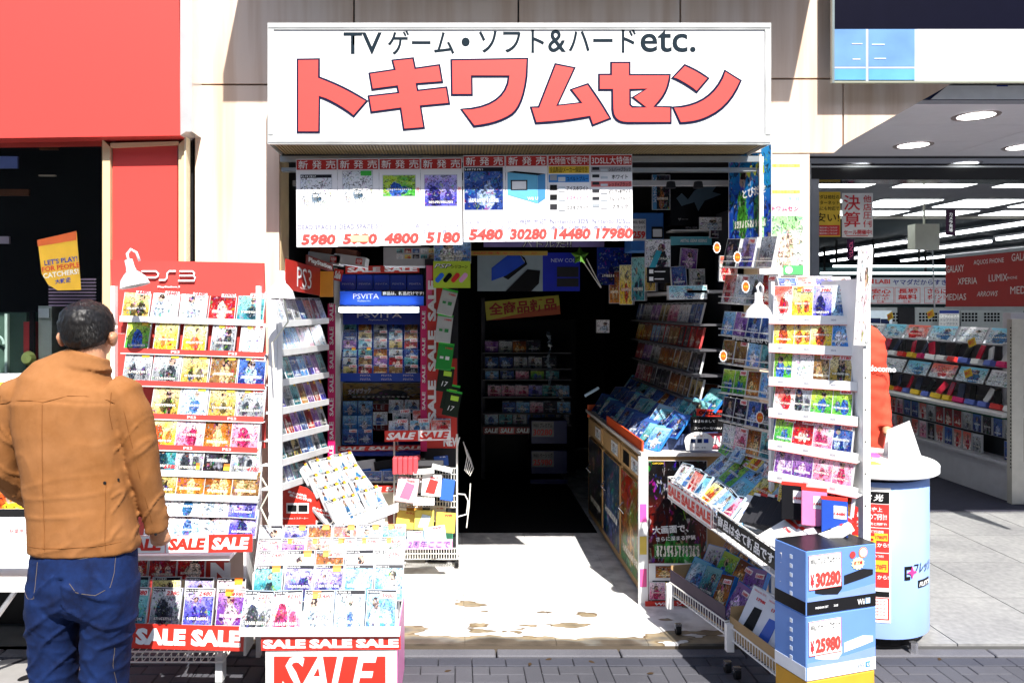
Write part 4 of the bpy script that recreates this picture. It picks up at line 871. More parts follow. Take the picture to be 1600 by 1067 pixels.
# ================================================================== clip lamps
def lamp(u, v, Y, lab, tilt=12, sc=1., yaw=0, arm=True):
    o = empty('clip_lamp', T(*P(u, v, Y)) @ RZ(yaw) @ RY(tilt), lab, 'lamp', 'white clip lamps lighting the racks'); sc *= Y / F
    LW = pm((.8, .8, .8), .25); b = MB(); b.mat(LW).lathe([(23 * sc, 0), (22 * sc, 3 * sc), (19 * sc, 12 * sc), (12 * sc, 20 * sc), (7 * sc, 24 * sc), (0, 24.3 * sc)], 28); b.mat(LW).lathe([(22.4 * sc, 0), (21 * sc, 4 * sc), (17 * sc, 12 * sc), (6 * sc, 20 * sc), (0, 20.2 * sc)][::-1], 28); b.obj('shade', o, smooth=True)
    b = MB(); b.mat(pm((.8, .8, .8), .4)).lathe([(0, 2 * sc), (7 * sc, 5 * sc), (9 * sc, 10 * sc), (5 * sc, 18 * sc)], 14, I4); b.obj('bulb', o, smooth=True)
    b = MB(); b.mat(LW).lathe([(0, 43 * sc), (6 * sc, 42 * sc), (6.5 * sc, 30 * sc), (8 * sc, 24 * sc)], 14); b.obj('socket', o, smooth=True)
    if arm: b = MB(); b.mat(LW).tube([(0, 0, 42 * sc), (-1 * sc, 3 * sc, 52 * sc), (5 * sc, 6 * sc, 58 * sc), (11 * sc, 9 * sc, 52 * sc), (12 * sc, 12 * sc, 38 * sc)], 2.2 * sc, 8); b.obj('gooseneck', o, smooth=True)
    return o
lamp(211, 447, 3.42, 'white clip lamp on the red header of the leftmost rack', -14)
lamp(438, 466, 3.42, 'white clip lamp in front of the narrow jamb rack header', 2, 1.0, arm=False)
lamp(1185, 496, 3.28, 'white clip lamp hanging over the right corner rack', 0, .92)
for u0, v0, u1, v1, lab in ((445, 470, 428, 580, 'pale cable looping below the lamp on the white post'), (405, 740, 425, 830, 'pale cable bundle hanging beside the leftmost rack')):
    b = MB(); b.mat(pm((.75, .74, .6), .5)); a, c = P(u0, v0, 3.5), P(u1, v1, 3.5); b.tube([a, a.lerp(c, .3) + Vector((.03, 0, 0)), a.lerp(c, .6) + Vector((-.03, .01, 0)), c], .004, 6)
    tag(b.obj('cable', None), lab, 'cable')

# ================================================================== LEFTMOST RACK
RM = pm((.62, .065, .055), .4, var=.03, scale=3)
Yt, Yb = 3.66, 3.42
rk = empty('game_rack', T(XU(300, 3.5), 3.6, -.03), 'red topped white game rack standing beside the man', 'display rack')
ro = rk.matrix_basis.translation
def rpart(name, mat, *bx):
    b = MB(); b.mat(mat)
    for x0, x1, y0, y1, z0, z1 in bx: b.box(x0 - ro.x, x1 - ro.x, y0 - ro.y, y1 - ro.y, z0 - ro.z, z1 - ro.z)
    return b.obj(name, rk)
x0, x1 = XU(172, 3.66), XU(413, 3.66)
fpoly('header_panel', rk, [(172, 406), (412, 411), (414, 480), (414, 700), (188, 700), (176, 480)], 3.66, .02, RM)
for s_, (du, dv) in enumerate(((0, 0),)):
    hp = frame(P(262, 455, 3.655)); k = mk('logo', None, rk, T(-ro.x, -ro.y, -ro.z) @ hp); sc = 3.655 / F
    b = MB(); b.mat(TXT_W)
    def seg(pts): b.tube([((u - 262) * sc, (455 - v) * sc, .003) for u, v in pts], 1.5 * sc, 5)
    seg([(222, 424), (244, 424), (248, 428), (247, 432), (243, 434), (228, 434)]); seg([(275, 424), (265, 424), (262, 427), (261, 435), (258, 438), (249, 438)]); seg([(281, 424), (301, 424), (304, 427), (303, 431)]); seg([(281, 431), (303, 431), (305, 434), (304, 439), (279, 439)]); b.obj('ps3_letters', k)
    text(k, 'PlayStation.3', 2 * sc, 6.5 * sc, 3.6 * sc, 35 * sc, TXT_W, .03)
for x in (x0 + .02, x1 - .03): rpart('side_frame', WHITE, (x, x + .02, 3.62, 3.655, 0, 1.75))
rpart('back_panel', pm((.75, .6, .55), .5), (x0 + .06, x1 - .045, 3.66, 3.67, .75, 1.1))
rows1 = [(500, 'top row'), (550, 'second row'), (600, 'third row'), (651, 'fourth row'), (699, 'fifth row'), (738, 'sixth row'), (775, 'seventh row'), (806, 'eighth row'), (837, 'ninth row')]
pl = [['gold', 'white', 'white', 'red', 'teal'], ['green', 'yellow', 'yellow', 'grey', 'white'], ['grey', 'grey', 'gold', 'brown', 'dark blue'], ['white', 'gold', 'pale blue', 'gold', 'grey'], ['green', 'yellow', 'pink', 'orange and brown', 'pink'], ['grey', 'teal', 'grey', 'black', 'grey'], ['white', 'gold', 'orange and brown', 'orange and brown', 'brown'], ['white', 'white', 'white and cyan', 'white', 'blue and violet'], ['white', 'white', 'pale blue', 'white', 'blue and violet']]
pr = [['4480', '28480', '28480', '3000', '5000'], ['', '', '', '2800', '2800'], ['', '', '', '', '5480'], ['', '', '', '', '5980'], ['', '4130', '', '', '4230'], ['', '3300', '', '', '6580'], ['', '6980', '', '', '4780'], ['', '', '', '', ''], ['', '2250', '', '6980', '2480']]
stk = [[0] * 5, [1, 0, 0, 1, 1], [1, 1, 1, 1, 1], [0, 0, 1, 1, 1], [0] * 5, [0, 1, 1, 1, 1], [0, 0, 1, 1, 1], [0, 0, 0, 1, 0], [0] * 5]
for i, (v, rn) in enumerate(rows1):
    Y = Yt - (v - 480) / 360 * (Yt - Yb) - .02
    sh = -6 if i >= 7 else (2 * math.sin(i))
    A, B = P(188 + sh, v - 3, Y), P(412 + sh - (8 if i > 3 else 0), v + 4, Y - .0)
    cases('the red topped rack', rn, A, B, 5, .128 if i != 1 else .112, .15 if i < 7 else .125, .014, 16 if i < 7 else 24, pl[i], pr[i], stk[i], strip=0 if i in (0, 1, 7) else 1, cs=(.8, .8, .82), skip=(0,) if i > 2 else ())
    d = (B - A)
    if i < 7:
        b = MB(); b.mat(RM if i in (1, 2, 3, 4) else WHITE).box(0, d.length, -.012, .012, 0, .003); b.mat(WHITE).box(0, d.length, -.016, -.0122, -.03, .006)
        k = b.obj('shelf_edge', rk, T(-ro.x, -ro.y, -ro.z) @ frame(A + Vector((0, -.004, 0)), d))
        if i in (1, 3, 4): text(k, 'PS3', d.length * (.38 if i == 1 else .5), 0, .012, .04, TXT_W, .02, z=.004); text(k, 'PS3', d.length * .78, 0, .012, .04, TXT_W, .02, z=.004)
def banner(name, par, A, B, h, words, lab=None, cat='banner', bgs=None, fgs=None, tilt=0, bold=.05, t=.003, wf=.86, shear=.15, backing=RED):
    """sale strip between A and B (lower edge), one printed field per word"""
    A, B = Vector(A), Vector(B); d = B - A; L = d.length; o = mk(name, boxmesh(name, L, h, t, backing, False), par, (T(0, 0, 0) if par is None else par.matrix_basis.inverted()) @ frame(A.lerp(B, .5), d) @ RX(tilt))
    if lab: tag(o, lab, cat)
    n = len(words)
    for i, w_ in enumerate(words):
        x = -L / 2 + (i + .5) * L / n
        if bgs and bgs[i % len(bgs)] is not None: b = MB(); b.mat(bgs[i % len(bgs)]).box(x - L / n / 2 + .002, x + L / n / 2 - .002, .002, h - .002, 0, .0012); b.obj('printed_field', o)
        if w_: text(o, w_, x, h / 2, h * .68, L / n * wf, (fgs[i % len(fgs)] if fgs else TXT_W), bold, shear, z=.0025)
    return o
REDS = pm((.58, .03, .018), .4, var=.04)
banner('sale_strip', rk, P(190, 865, 3.27), P(394, 862, 3.27), .074, ['SALE', 'SALE', 'SALE'], bgs=[WHITE, WHITE, REDS], fgs=[REDS, REDS, TXT_W], tilt=-8)
# lower bin
ledge = rpart('lower_shelf', WHITE, (x0 + .05, x1 - .06, 3.3, 3.6, ZV(868, 3.3) - .02, ZV(868, 3.3)))
A, B = P(185, 905, 3.42), P(320, 906, 3.42); cases('the red topped rack', 'upper row', A, B, 3, .125, .12, .014, 12, ['red', 'red', 'red'], ['', '', '2480'], rowword='of the lower bin', cs=(.8, .8, .82), group='games in the lower bin')
fpoly('red_card', rk, [(185, 872), (357, 876), (356, 905), (185, 905)], 3.46, .004, REDS)
k = rk; text(k, 'N', XU(343, 3.44) - ro.x, 0, .08, .09, TXT_W, .08, M=T(0, 3.455 - ro.y, ZV(893, 3.45) - ro.z) @ RX(90), z=0)
cases('the red topped rack', 'middle row', P(180, 948, 3.36), P(385, 952, 3.36), 4, .125, .13, .014, 14, ['teal', 'yellow', 'blue and violet', 'pink'], None, [0, 0, 0, 1], rowword='of the lower bin', group='games in the lower bin')
cases('the red topped rack', 'front row', P(178, 974, 3.28), P(385, 978, 3.28), 4, .128, .15, .014, 16, ['teal', 'grey', 'blue and violet', 'purple'], ['2480', '2380', '2480', '4980'], [1, 0, 0, 1], rowword='of the lower bin', group='games in the lower bin')
banner('sale_strip', rk, P(120, 1010, 3.22), P(380, 1017, 3.22), .1, ['SALE', 'SALE', 'SALE'], tilt=-6, backing=REDS, shear=0, wf=.9, bold=.06)
def wiretray(par, M, w_, d_, h_, nx, name='wire_tray', r=.003, nz=2, front=True):
    b = MB(); b.mat(WIRE)
    for z in [0, h_]: b.tube([(-w_ / 2, z, 0), (w_ / 2, z, 0)], r * 1.3, 5); b.tube([(-w_ / 2, z, -d_), (w_ / 2, z, -d_)], r, 4); b.tube([(-w_ / 2, z, 0), (-w_ / 2, z, -d_)], r, 4); b.tube([(w_ / 2, z, 0), (w_ / 2, z, -d_)], r, 4)
    for k in range(1, nz): b.tube([(-w_ / 2, h_ * k / nz, 0), (w_ / 2, h_ * k / nz, 0)], r, 4)
    for i in range(nx + 1):
        x = -w_ / 2 + w_ * i / nx; b.tube([(x, h_, 0), (x, 0, 0), (x, 0, -d_)], r * .8, 4)
    nd = max(2, int(nx * d_ / w_))
    for i in range(1, nd):
        for sx in (-1, 1): b.tube([(sx * w_ / 2, 0, -d_ * i / nd), (sx * w_ / 2, h_, -d_ * i / nd)], r * .8, 4)
    o = b.obj(name, par, M); o['kind'] = 'stuff'; return o
def rloc(par, M): return par.matrix_basis.inverted() @ M
wiretray(rk, rloc(rk, frame(P(268, 1034, 3.3))), .44, .3, .045, 14, 'wire_tray')
def caster(par, x, y, z=.05):
    b = MB(); b.mat(BLACK).lathe([(0, -.012), (.022, -.012), (.024, 0), (.022, .012), (0, .012)], 14, T(x, y, z - .026) @ RY(90)); b.mat(CHROME).box(x - .016, x + .016, y - .01, y + .01, z - .02, z + .006); return b.obj('caster', par)
for u, Y in ((190, 3.35), (345, 3.35), (345, 3.6)):
    x = XU(u, Y); rpart('foot', WHITE, (x - .015, x + .015, Y - .03, Y + .03, .03, .14)); caster(rk, x - ro.x, Y - ro.y, .055)
rpart('side_frame', WHITE, (XU(388, 3.5), XU(392, 3.5), 3.42, 3.55, .1, .62))

# ================================================================== SALE TABLE
tb = empty('sale_table', frame((XU(517, 3.15), 3.15, -.03)), 'low white display box covered with red SALE paper and games', 'display box')
to = tb.matrix_basis.translation; s = 3.15 / F; zt = ZV(993, 3.15) + .03
wT = 205 * s
b = MB(); b.mat(WHITE).box(-wT / 2, wT / 2, 0, zt, -.46, -.004); b.obj('carton', tb)
b = MB(); b.mat(REDS).box(-wT / 2 + .035, wT / 2 - .045, 0, zt - .085, -.0035, 0); b.obj('front_sheet', tb)
SX = lambda u: (u - 517) * s; SY = lambda v: zt - (v - 993) * s
text(tb, 'SALE', SX(514), SY(1053), 60 * s, 150 * s, TXT_W, .02, .25, z=.0025)
k = banner('sale_strip', tb, P(408, 1016, 3.148), P(626, 1014, 3.148), .055, ['SALE', 'SALE', 'SALE'], backing=REDS, shear=0, wf=.92, bold=.06)
b = MB(); b.mat(pm((.75, .25, .5), .5)).box(0, .44, 0, zt, 0, .003); k = b.obj('side_sheet', tb, T(wT / 2 + .001, 0, 0) @ RY(90) @ T(0, 0, 0))
for i in range(3):
    text(k, 'SALE', .08 + i * .15, zt - .07, .05, .13, pm((.75, .02, .3), .4), .06, .2); text(k, 'SALE', .08 + i * .15, zt - .19, .09, .14, TXT_W if i % 2 else pm((.75, .02, .3), .4), .06, .2)
Zf = zt - .03
rowsT = [(990, 3.16, 372, 618, 5, .17, 'front row', ['grey', 'pink', 'white', 'pale blue', 'sky blue'], ['2250', '4230', '5480', '', '3980'], [0, 0, 1, 0, 0]),
         (940, 3.25, 392, 630, 5, .15, 'second row', ['teal', 'blue and violet', 'blue and violet', 'sky blue', 'sky blue'], None, [1, 0, 1, 0, 0]),
         (915, 3.34, 396, 630, 5, .15, 'third row', ['pink', 'white', 'orange and brown', 'white', 'white'], ['2480', '', '4780', '', '2380'], [0, 1, 1, 0, 0]),
         (890, 3.43, 396, 632, 6, .14, 'fourth row', ['pink', 'purple', 'white and red', 'white', 'pale blue', 'grey'], ['2680', '5200', '5180', '1780', '5980', '6580'], [0, 1, 1, 1, 1, 1]),
         (862, 3.5, 400, 634, 6, .12, 'back row', ['white', 'blue and violet', 'orange and brown', 'white and red', 'pale blue', 'teal'], ['', '', '', '', '', '5480'], [0, 1, 1, 1, 1, 1])]
for v, Y, u0, u1, n, h_, rn, pls, prs, sk in rowsT:
    cases('the low SALE table', rn, P(u0, v, Y), P(u1, v - 2, Y), n, (u1 - u0) / n * Y / F - .004, h_, .014, 30, pls, prs, sk, strip=1, cs=(.8, .8, .84) if 'front' not in rn else (.6, .72, .85), jit=1.5)
b = MB(); b.mat(pm((.8, .79, .78), .4)).poly([(XU(372, 3.12) - to.x, 0), (XU(624, 3.12) - to.x, 0), (XU(626, 3.12) - to.x, .04), (XU(372, 3.12) - to.x, .035)], .004); b.obj('front_lip', tb, T(0, zt + .004, .012))
b = MB(); b.mat(WHITE)     # stepped inner tray rising to the back
for i, (z0, y0) in enumerate(((0, .0), (.09, .1), (.16, .2), (.24, .29), (.3, .36))): b.box(XU(376, 3.2) - to.x, wT / 2 - .004, zt + .001, zt + .012 + z0, -.46, -.04 - y0)
b.obj('step_riser', tb)

# ================================================================== NARROW JAMB RACK (faces right along the doorway side)
jr = empty('jamb_rack', T(-.87, 3.9, 0), 'narrow white game rack angled along the left door jamb', 'display rack'); jo = jr.matrix_basis.translation
def lpart(par, name, mat, *bx):
    b = MB(); b.mat(mat); q = par.matrix_basis.translation
    for a0, a1, b0, b1, c0, c1 in bx: b.box(a0 - q.x, a1 - q.x, b0 - q.y, b1 - q.y, c0 - q.z, c1 - q.z)
    return b.obj(name, par)
lpart(jr, 'post', WHITE, (XU(421, 3.62), XU(434, 3.62), 3.6, 3.64, -.03, ZV(470, 3.62))); lpart(jr, 'post', WHITE, (XU(516, 4.75), XU(523, 4.75), 4.73, 4.77, 0, ZV(478, 4.75)))
lpart(jr, 'side_panel', WHITE, (XU(434.4, 3.62), XU(441, 3.62), 3.61, 3.63, .2, ZV(500, 3.62)))
# header cards
hA, hB = P(446, 452, 3.75), P(500, 462, 4.25)
o = banner('header_card', jr, hA, hB, .15, ['PS3'], backing=pm((.5, .03, .02), .4), shear=0, bold=0, wf=.42); 
text(o, 'PlayStation 3', 0, .02, .012, .12, TXT_W, .01)
lpart(jr, 'side_card', pm((.75, .3, .02), .4), (XU(500, 4.27), XU(522, 4.3), 4.27, 4.28, ZV(464, 4.27), ZV(424, 4.27)))
pj = [['white', 'grey', 'grey', 'dark blue', 'white and red', 'red'], ['white and cyan', 'sky blue', 'sky blue', 'pink', 'pink', 'white and red'], ['teal', 'teal', 'dark blue', 'sky blue', 'blue and violet', 'purple'], ['blue and violet', 'grey', 'teal', 'orange and brown', 'purple', 'red'], ['grey', 'red', 'purple', 'dark blue', 'red', 'purple'], ['teal', 'black', 'gold', 'dark blue', 'sky blue', 'grey'], ['grey', 'dark blue', 'teal', 'black', 'white', 'yellow']]
for i, (va, vb_) in enumerate(((505, 500), (550, 541), (597, 584), (641, 626), (684, 666), (722, 700), (760, 735))):
    A = Vector((XU(436, 3.66), 3.66, ZV(va, 3.66))); B = Vector((XU(512, 4.5), 4.5, ZV(vb_, 4.5)))
    cases('the narrow jamb rack', ORD[i] + ' row', A, B, 7, .115, .135, .016, 20, pj[i], None, [0, 0, 1, 0, 1, 1, 1] if i > 2 else [0], cs=(.78, .8, .84), yaw=0, strip=1, jit=2)
    d = B - A; b = MB(); b.mat(WHITE).box(0, d.length, -.02, .012, .0, .01); b.box(0, d.length, -.018, -.012, -.1, .0); b.obj('shelf', jr, rloc(jr, frame(A + Vector((0, -.01, 0)), d)))
ss = mk('sale_ribbon', boxmesh('sale_ribbon', .045, .98, .003, MAG, False), None, frame(P(518, 725, 4.7))); tag(ss, 'crimson vertical ribbon repeating SALE between jamb rack and handheld kiosk', 'ribbon')
for i in range(7): text(ss, 'SALE', 0, .06 + i * .145, .024, .11, TXT_W, .02, rot=90)
# red console poster under the rack, and the tilted basket of white games
def tposter(name, pts, Y, mat, lab, t=.006, cat='poster'):
    uc = sum(p[0] for p in pts) / len(pts); vb = max(p[1] for p in pts); s = Y / F
    q = [((u - uc) * s, (vb - v) * s) for u, v in pts]
    if area(q) < 0: q = q[::-1]
    b = MB(); b.mat(mat).poly(q, t); o = b.obj(name, None, frame(P(uc, vb, Y)))
    tag(o, lab, cat); return o, s, uc, vb, t
o, s, uc, vb, t = tposter('console_poster', [(437, 748), (480, 762), (540, 812), (540, 834), (441, 834)], 3.95, REDS, 'red sloping poster with white lettering and console pictures by the jamb')
for u, v, w_ in ((465, 771, 30), (470, 777, 36), (502, 796, 28), (506, 803, 34)): text(o, '最大の特典', (u - uc) * s, (vb - v) * s, 4.5 * s, w_ * s, TXT_W, .03, z=t + .002, rot=-14)
text(o, 'PlayStation 3 スターター', (462 - uc) * s, (vb - 809) * s, 3.5 * s, 40 * s, TXT_W, .01, z=t + .002)
for u, v in ((457, 793), (474, 793), (503, 820), (524, 820)):
    b = MB(); b.mat(WHITE).box(-9 * s, 9 * s, -8 * s, 8 * s, 0, .002); b.mat(BLACK).box(-7 * s, 7 * s, -5 * s, 5 * s, .002, .004); b.obj('console_picture', o, T((u - uc) * s, (vb - v) * s, t))
# tilted basket
bk = empty('tilted_basket', frame(P(572, 812, 4.02), (.55, .84, .0)), 'white basket tilted toward the doorway, full of white games', 'basket')
wiretray(bk, RX(-38) @ T(.0, 0, 0), .42, .08, .05, 12, 'wire_front'); b = MB(); b.mat(pm((.35, .35, .37), .4)).box(-.21, .21, .0, .38, -.03, -.02); b.obj('tray', bk, RX(-55) @ T(0, .0, -.02))
b = MB(); b.mat(pm((.8, .8, .8), .1)).box(-.22, .22, 0, .05, .04, .044); b.obj('clear_lip', bk)
for r_ in range(4):
    M0 = bk.matrix_basis @ RX(-52) @ T(0, .03 + r_ * .085, .004 + r_ * .006)
    for i in range(5):
        o = mk('handheld_game', casemesh(.078, .13, .012), None, M0 @ T(-.168 + i * .084, 0, 0) @ RX(14 + random.uniform(-5, 5)) @ RY(random.uniform(-9, 9)) @ RZ(random.uniform(-4, 4))); deco(o, ['white', 'white and cyan', 'white', 'white', 'pale blue'][(i + r_) % 5], None, 1); o['cb'] = (.7, .72, .75)
        tag(o, f'white handheld game, {ORD[i]} from left in {ORD[r_]} row of the tilted basket', 'handheld game', 'games in the tilted basket'); sticker(o, .02, .115, .02)
# ================================================================== HANDHELD KIOSK (blue, facing the street)
kk = empty('handheld_kiosk', T(XU(594, 5.3), 5.3, 0), 'dark blue handheld console kiosk with stepped rows of games inside the doorway', 'display rack'); ko = kk.matrix_basis.translation
KB = pm((.008, .035, .34), .3); KD = pm((.008, .01, .04), .4); BRIGHTB = pm((.02, .09, .6), .3)
def kp(name, pts, Y, t, mat, par=kk): return fpoly(name, par, pts, Y, t, mat)
def rect(u0, v0, u1, v1): return [(u0, v0), (u1, v0), (u1, v1), (u0, v1)]
kp('frame', rect(527, 418, 662, 428), 5.28, .3, BLACK); kp('side_panel', rect(522, 418, 532, 760), 5.3, .3, WHITE); kp('side_panel', rect(656, 418, 664, 830), 5.3, .3, DARK)
kp('back_panel', rect(532, 428, 656, 598), 5.52, .02, KB); kp('sign_board', rect(531, 455, 662, 478), 5.24, .02, BRIGHTB)
hdr = kp('inner_sign', rect(533, 488, 656, 507), 5.42, .02, KB)
def ktext(par, s_, u, v, hpx, wpx, Y, mat=TXT_W, bold=.0, shear=0, rot=0, out=.003):
    Mo = frame((XU(u, Y), Y - out, ZV(v, Y))); Mw = par.matrix_basis if par.parent is None else par.parent.matrix_basis @ par.matrix_basis
    return text(par, s_, 0, 0, hpx * Y / F, wpx * Y / F if wpx else None, mat, bold, shear, z=0, M=Mw.inverted() @ Mo, rot=rot)
ktext(kk, 'PSVITA', 572, 463, 8, 40, 5.24, out=.004); ktext(kk, 'PlayStation Vita', 569, 470.5, 2.5, 20, 5.24, out=.004)
b_ = kp('notice_strip', rect(596, 454, 664, 462.5), 5.232, .004, BLACK); ktext(b_, '商品は、新品だけです!', 630, 458.3, 6, 64, 5.23, bold=.03)
ktext(kk, 'PSVITA', 593, 493, 7, 70, 5.42, out=.004); ktext(kk, 'PlayStation Vita', 591, 500, 3, 30, 5.42, out=.004)
def tlamp(u0, u1, v, Y, lab, r=.012, s_=9):
    a, b1 = P(u0, v, Y), P(u1, v, Y); o = empty('tube_light', T(*((a + b1) / 2)), lab, 'tube light'); L = (b1 - a).length / 2
    b = MB(); b.mat(em((.93, .97, 1), s_)).tube([(-L, 0, 0), (L, 0, 0)], r, 10); b.obj('tube', o); b = MB(); b.mat(WHITE).box(-L - .02, L + .02, .016, .05, -.02, .02); b.obj('housing', o)
tlamp(533, 650, 484, 5.2, 'lit fluorescent tube across the blue handheld kiosk', .014, 14)
for i in range(5):
    u = 531 + i * 26.2; o = mk('console_box', boxmesh('console_box', 25.4 * 5.26 / F, 25 * 5.26 / F, .06, KB), None, frame(P(u + 12.8, 454, 5.27))); tag(o, f'blue handheld console box, {ORD[i]} from left on top of the kiosk', 'console box', 'blue boxes on the kiosk top')
    text(o, 'PSVITA', 0, .045, .012, .08, pm((.4, .45, .6), .4), 0, z=.002)
cvp = ['teal', 'orange and brown', 'grey', 'dark blue', 'brown', 'gold', 'purple', 'black', 'red', 'white and cyan']
for i, v in enumerate((521, 534.5, 548, 562, 575, 589)):
    Y = 5.46 - i * .05
    last = i == 5
    cases('the blue kiosk', ORD[i] + ' step', P(534, v, Y), P(654, v, Y), 5, .098, .085 if not last else .085, .01, 22, [cvp[(i * 3 + k * (1 + i % 3)) % 10] for k in range(5)], None if i not in (1, 2, 4, 5) else (['', '1980', '2480', '1980', '980'] if i < 5 else ['3780', '5780', '5780', '4180', '4980']), [1, 1, 0, 0, 0] if i in (0, 3) else [0], rowword='row', strip=1, cs=(.05, .12, .45), noun='handheld game', kind='handheld_game', cat='handheld game')
    kp('step', rect(533, v - 1, 656, v + 1.5), Y + .01, .06, KB)
q = kp('logo_strip', rect(532, 583, 658, 596), 5.19, .004, BRIGHTB)
for u in (571, 604, 638): 
    for v in (586.5, 592.5): ktext(q, 'PSVITA', u, v, 3, 16, 5.188)
o = mk('hunting_poster', casemesh((656 - 533) * 5.4 / F, 33 * 5.4 / F, .006), None, frame(P(595, 631, 5.4))); deco(o, 'gold', 4.2, 0); o['ca'] = (.28, .17, .03); o['cb'] = (.4, .28, .08); o['cc'] = (.03, .015, .01); tag(o, 'gold and black game poster behind the accessory packs in the kiosk', 'poster'); text(o, 'ガイドブック', -.15, .09, .04, .16, TXT_W, .04, z=.003, rot=4)
for i, (v, pls) in enumerate(((649, ['sky blue'] * 2), (672, ['sky blue'] * 2), (694, ['dark blue'] * 2))):
    cases('the blue kiosk', ['upper', 'middle', 'lower'][i] + ' accessory row', P(535, v, 5.3 - .06 * i), P(582, v, 5.3 - .06 * i), 2, .1, .1, .02, 12, pls, ['1480', '1280'] if i == 2 else None, noun='accessory pack', kind='accessory_pack', cat='accessory pack', strip=0, cs=(.05, .2, .6), rowword='row')
for i, (v, u0, u1, n) in enumerate(((645, 606, 656, 2), (664, 582, 606, 1))):
    cases('the blue kiosk', ['right upper', 'right middle'][i] + ' accessory row', P(u0, v, 5.25), P(u1, v, 5.25), n, .1, .09, .02, 12, ['pale blue'], None, noun='accessory pack', kind='accessory_pack', cat='accessory pack', strip=0)
for v, Y in ((637, 5.42), (668, 5.38)):
    b1 = banner('sale_strip', kk, P(560, v + 5, Y), P(662, v + 5, Y), 11 * Y / F, ['SALE', 'SALE'], backing=pm((.3, .02, .02), .5), shear=0, bold=0, wf=.6)
banner('sale_strip', kk, P(528, 705, 5.12), P(664, 703, 5.12), 8 * 5.1 / F, ['SALE', 'SALE', 'SALE'], backing=REDS, wf=.9)
kp('plinth', rect(532, 706, 656, 712), 5.14, .4, KB); kp('plinth', rect(532, 745, 656, 860), 5.2, .3, DARK); banner('sale_strip', kk, P(560, 769, 4.95), P(640, 768, 4.95), 10 * 4.95 / F, ['SALE', 'SALE'], backing=REDS)
# white and black handheld consoles on display
for i, (u, c, lab) in enumerate(((572, WHITE, 'white handheld console box with blue screen in the lower kiosk shelf'), (604, BLACK, 'black handheld console box beside the white one in the lower kiosk shelf'))):
    o = empty('handheld_display', frame(P(u, 747, 5.1)) @ RX(-15) @ RY(6) @ RZ(8), lab, 'console box'); s = 5.1 / F
    mk('box', boxmesh('box', 34 * s, 28 * s, .05, c if i == 0 else DARK), o); b = MB(); b.mat(c).box(-15 * s, 15 * s, 3 * s, 16 * s, .0, .008); b.obj('console', o); b = MB(); b.mat(pm((.02, .15, .7), .15)).box(-9 * s, 9 * s, 5 * s, 14 * s, .008, .01); b.obj('screen', o)
for i in range(3):
    o = mk('accessory_pack', casemesh(.12, .07, .03), None, frame(P(552 + i * 30, 752, 5.0)) @ RX(-30)); deco(o, 'dark blue', 7 + i, 0); tag(o, f'dark blue pack, {ORD[i]} from left in front of the handheld display boxes', 'accessory pack')
# things over the kiosk: boxes and SALE strip
banner('sale_strip', None, P(540, 428, 5.2), P(655, 426, 5.2), 12 * 5.2 / F, ['SALE', 'SALE'], 'red SALE strip above the handheld kiosk', 'banner', backing=REDS, shear=0, wf=.9)
banner('sale_card', None, P(519, 437, 5.1), P(533, 440, 5.1), 18 * 5.1 / F, ['Sale'], 'small red Sale card left of the kiosk top', 'banner', backing=REDS, shear=0, wf=.7)
o = empty('console_box', frame(P(635, 416, 5.0)), 'grey console carton with small cover pictures on top of the kiosk', 'console box'); s = 5 / F; mk('box', boxmesh('box', 72 * s, 30 * s, .22, pm((.4, .4, .42), .5)), o)
for i in range(5):
    for j in range(2): k = mk('cover_picture', casemesh(12 * s, 8 * s, .001), o, T((-10 + i * 12.5) * s, (20 - j * 9) * s, .002)); deco(k, random.choice(list(PALS)), None, 0)
for i, (u, v, lab) in enumerate(((505, 411, 'left white console carton with red 250 tag above the jamb rack'), (545, 414, 'right white console carton with red 250 tag above the kiosk'))):
    o = empty('console_box', frame(P(u, v, 5.0)) @ RZ(-8), lab, 'console box'); b = MB(); b.mat(pm((.55, .55, .56), .4)).box(-25 * s, 25 * s, 0, 15 * s, -.2, 0); b.mat(pm((.2, .06, .03), .5)).box(-24 * s, 10 * s, 15 * s, 24 * s, -.2, -.01); b.obj('box', o)
    b = MB(); b.mat(RED).box(10 * s, 20 * s, 3 * s, 12 * s, .001, .003); k = b.obj('capacity_tag', o); text(k, '250', 15 * s, 8.5 * s, 4 * s, mat=TXT_W, z=.004, bold=.03); text(k, 'GB', 15 * s, 4.8 * s, 2.4 * s, mat=TXT_W, z=.004)
o = banner('lettered_strip', None, P(478, 412, 4.6), P(520, 426, 5.0), 14 * 4.7 / F, ['PlayStation'], 'dark red sloping strip of white lettering above the jamb rack', 'banner', backing=pm((.25, .03, .02), .5), shear=0)
# blue poster + green handheld-accessory poster hanging in the doorway
o = mk('blue_poster', casemesh(58 * 4.55 / F, 42 * 4.55 / F, .004), None, frame(P(707, 412, 4.55))); deco(o, 'sky blue', 21, 0); o['ca'] = (.15, .3, .65); o['cb'] = (.4, .6, .85); tag(o, 'pale blue poster hanging above the green accessory poster', 'poster'); text(o, '2 FREE', 0, .02, .016, .1, TXT_W, .0, z=.003)
s = 4.45 / F; o = mk('accessory_poster', boxmesh('accessory_poster', 58 * s, 42 * s, .004, pm((.45, .62, .03), .4), False), None, frame(P(706, 450, 4.45))); tag(o, 'lime green poster with four coloured capsules hanging left of the dark aisle', 'poster')
text(o, 'PSP', -14 * s, 34 * s, 7 * s, 28 * s, BLACK, .04, .3); text(o, 'PSP', -14.4 * s, 34.4 * s, 6.4 * s, 26 * s, TXT_W, .0, .3, z=.004); text(o, 'シリコーン', 12 * s, 33 * s, 5 * s, 26 * s, BLACK, .02, .2)
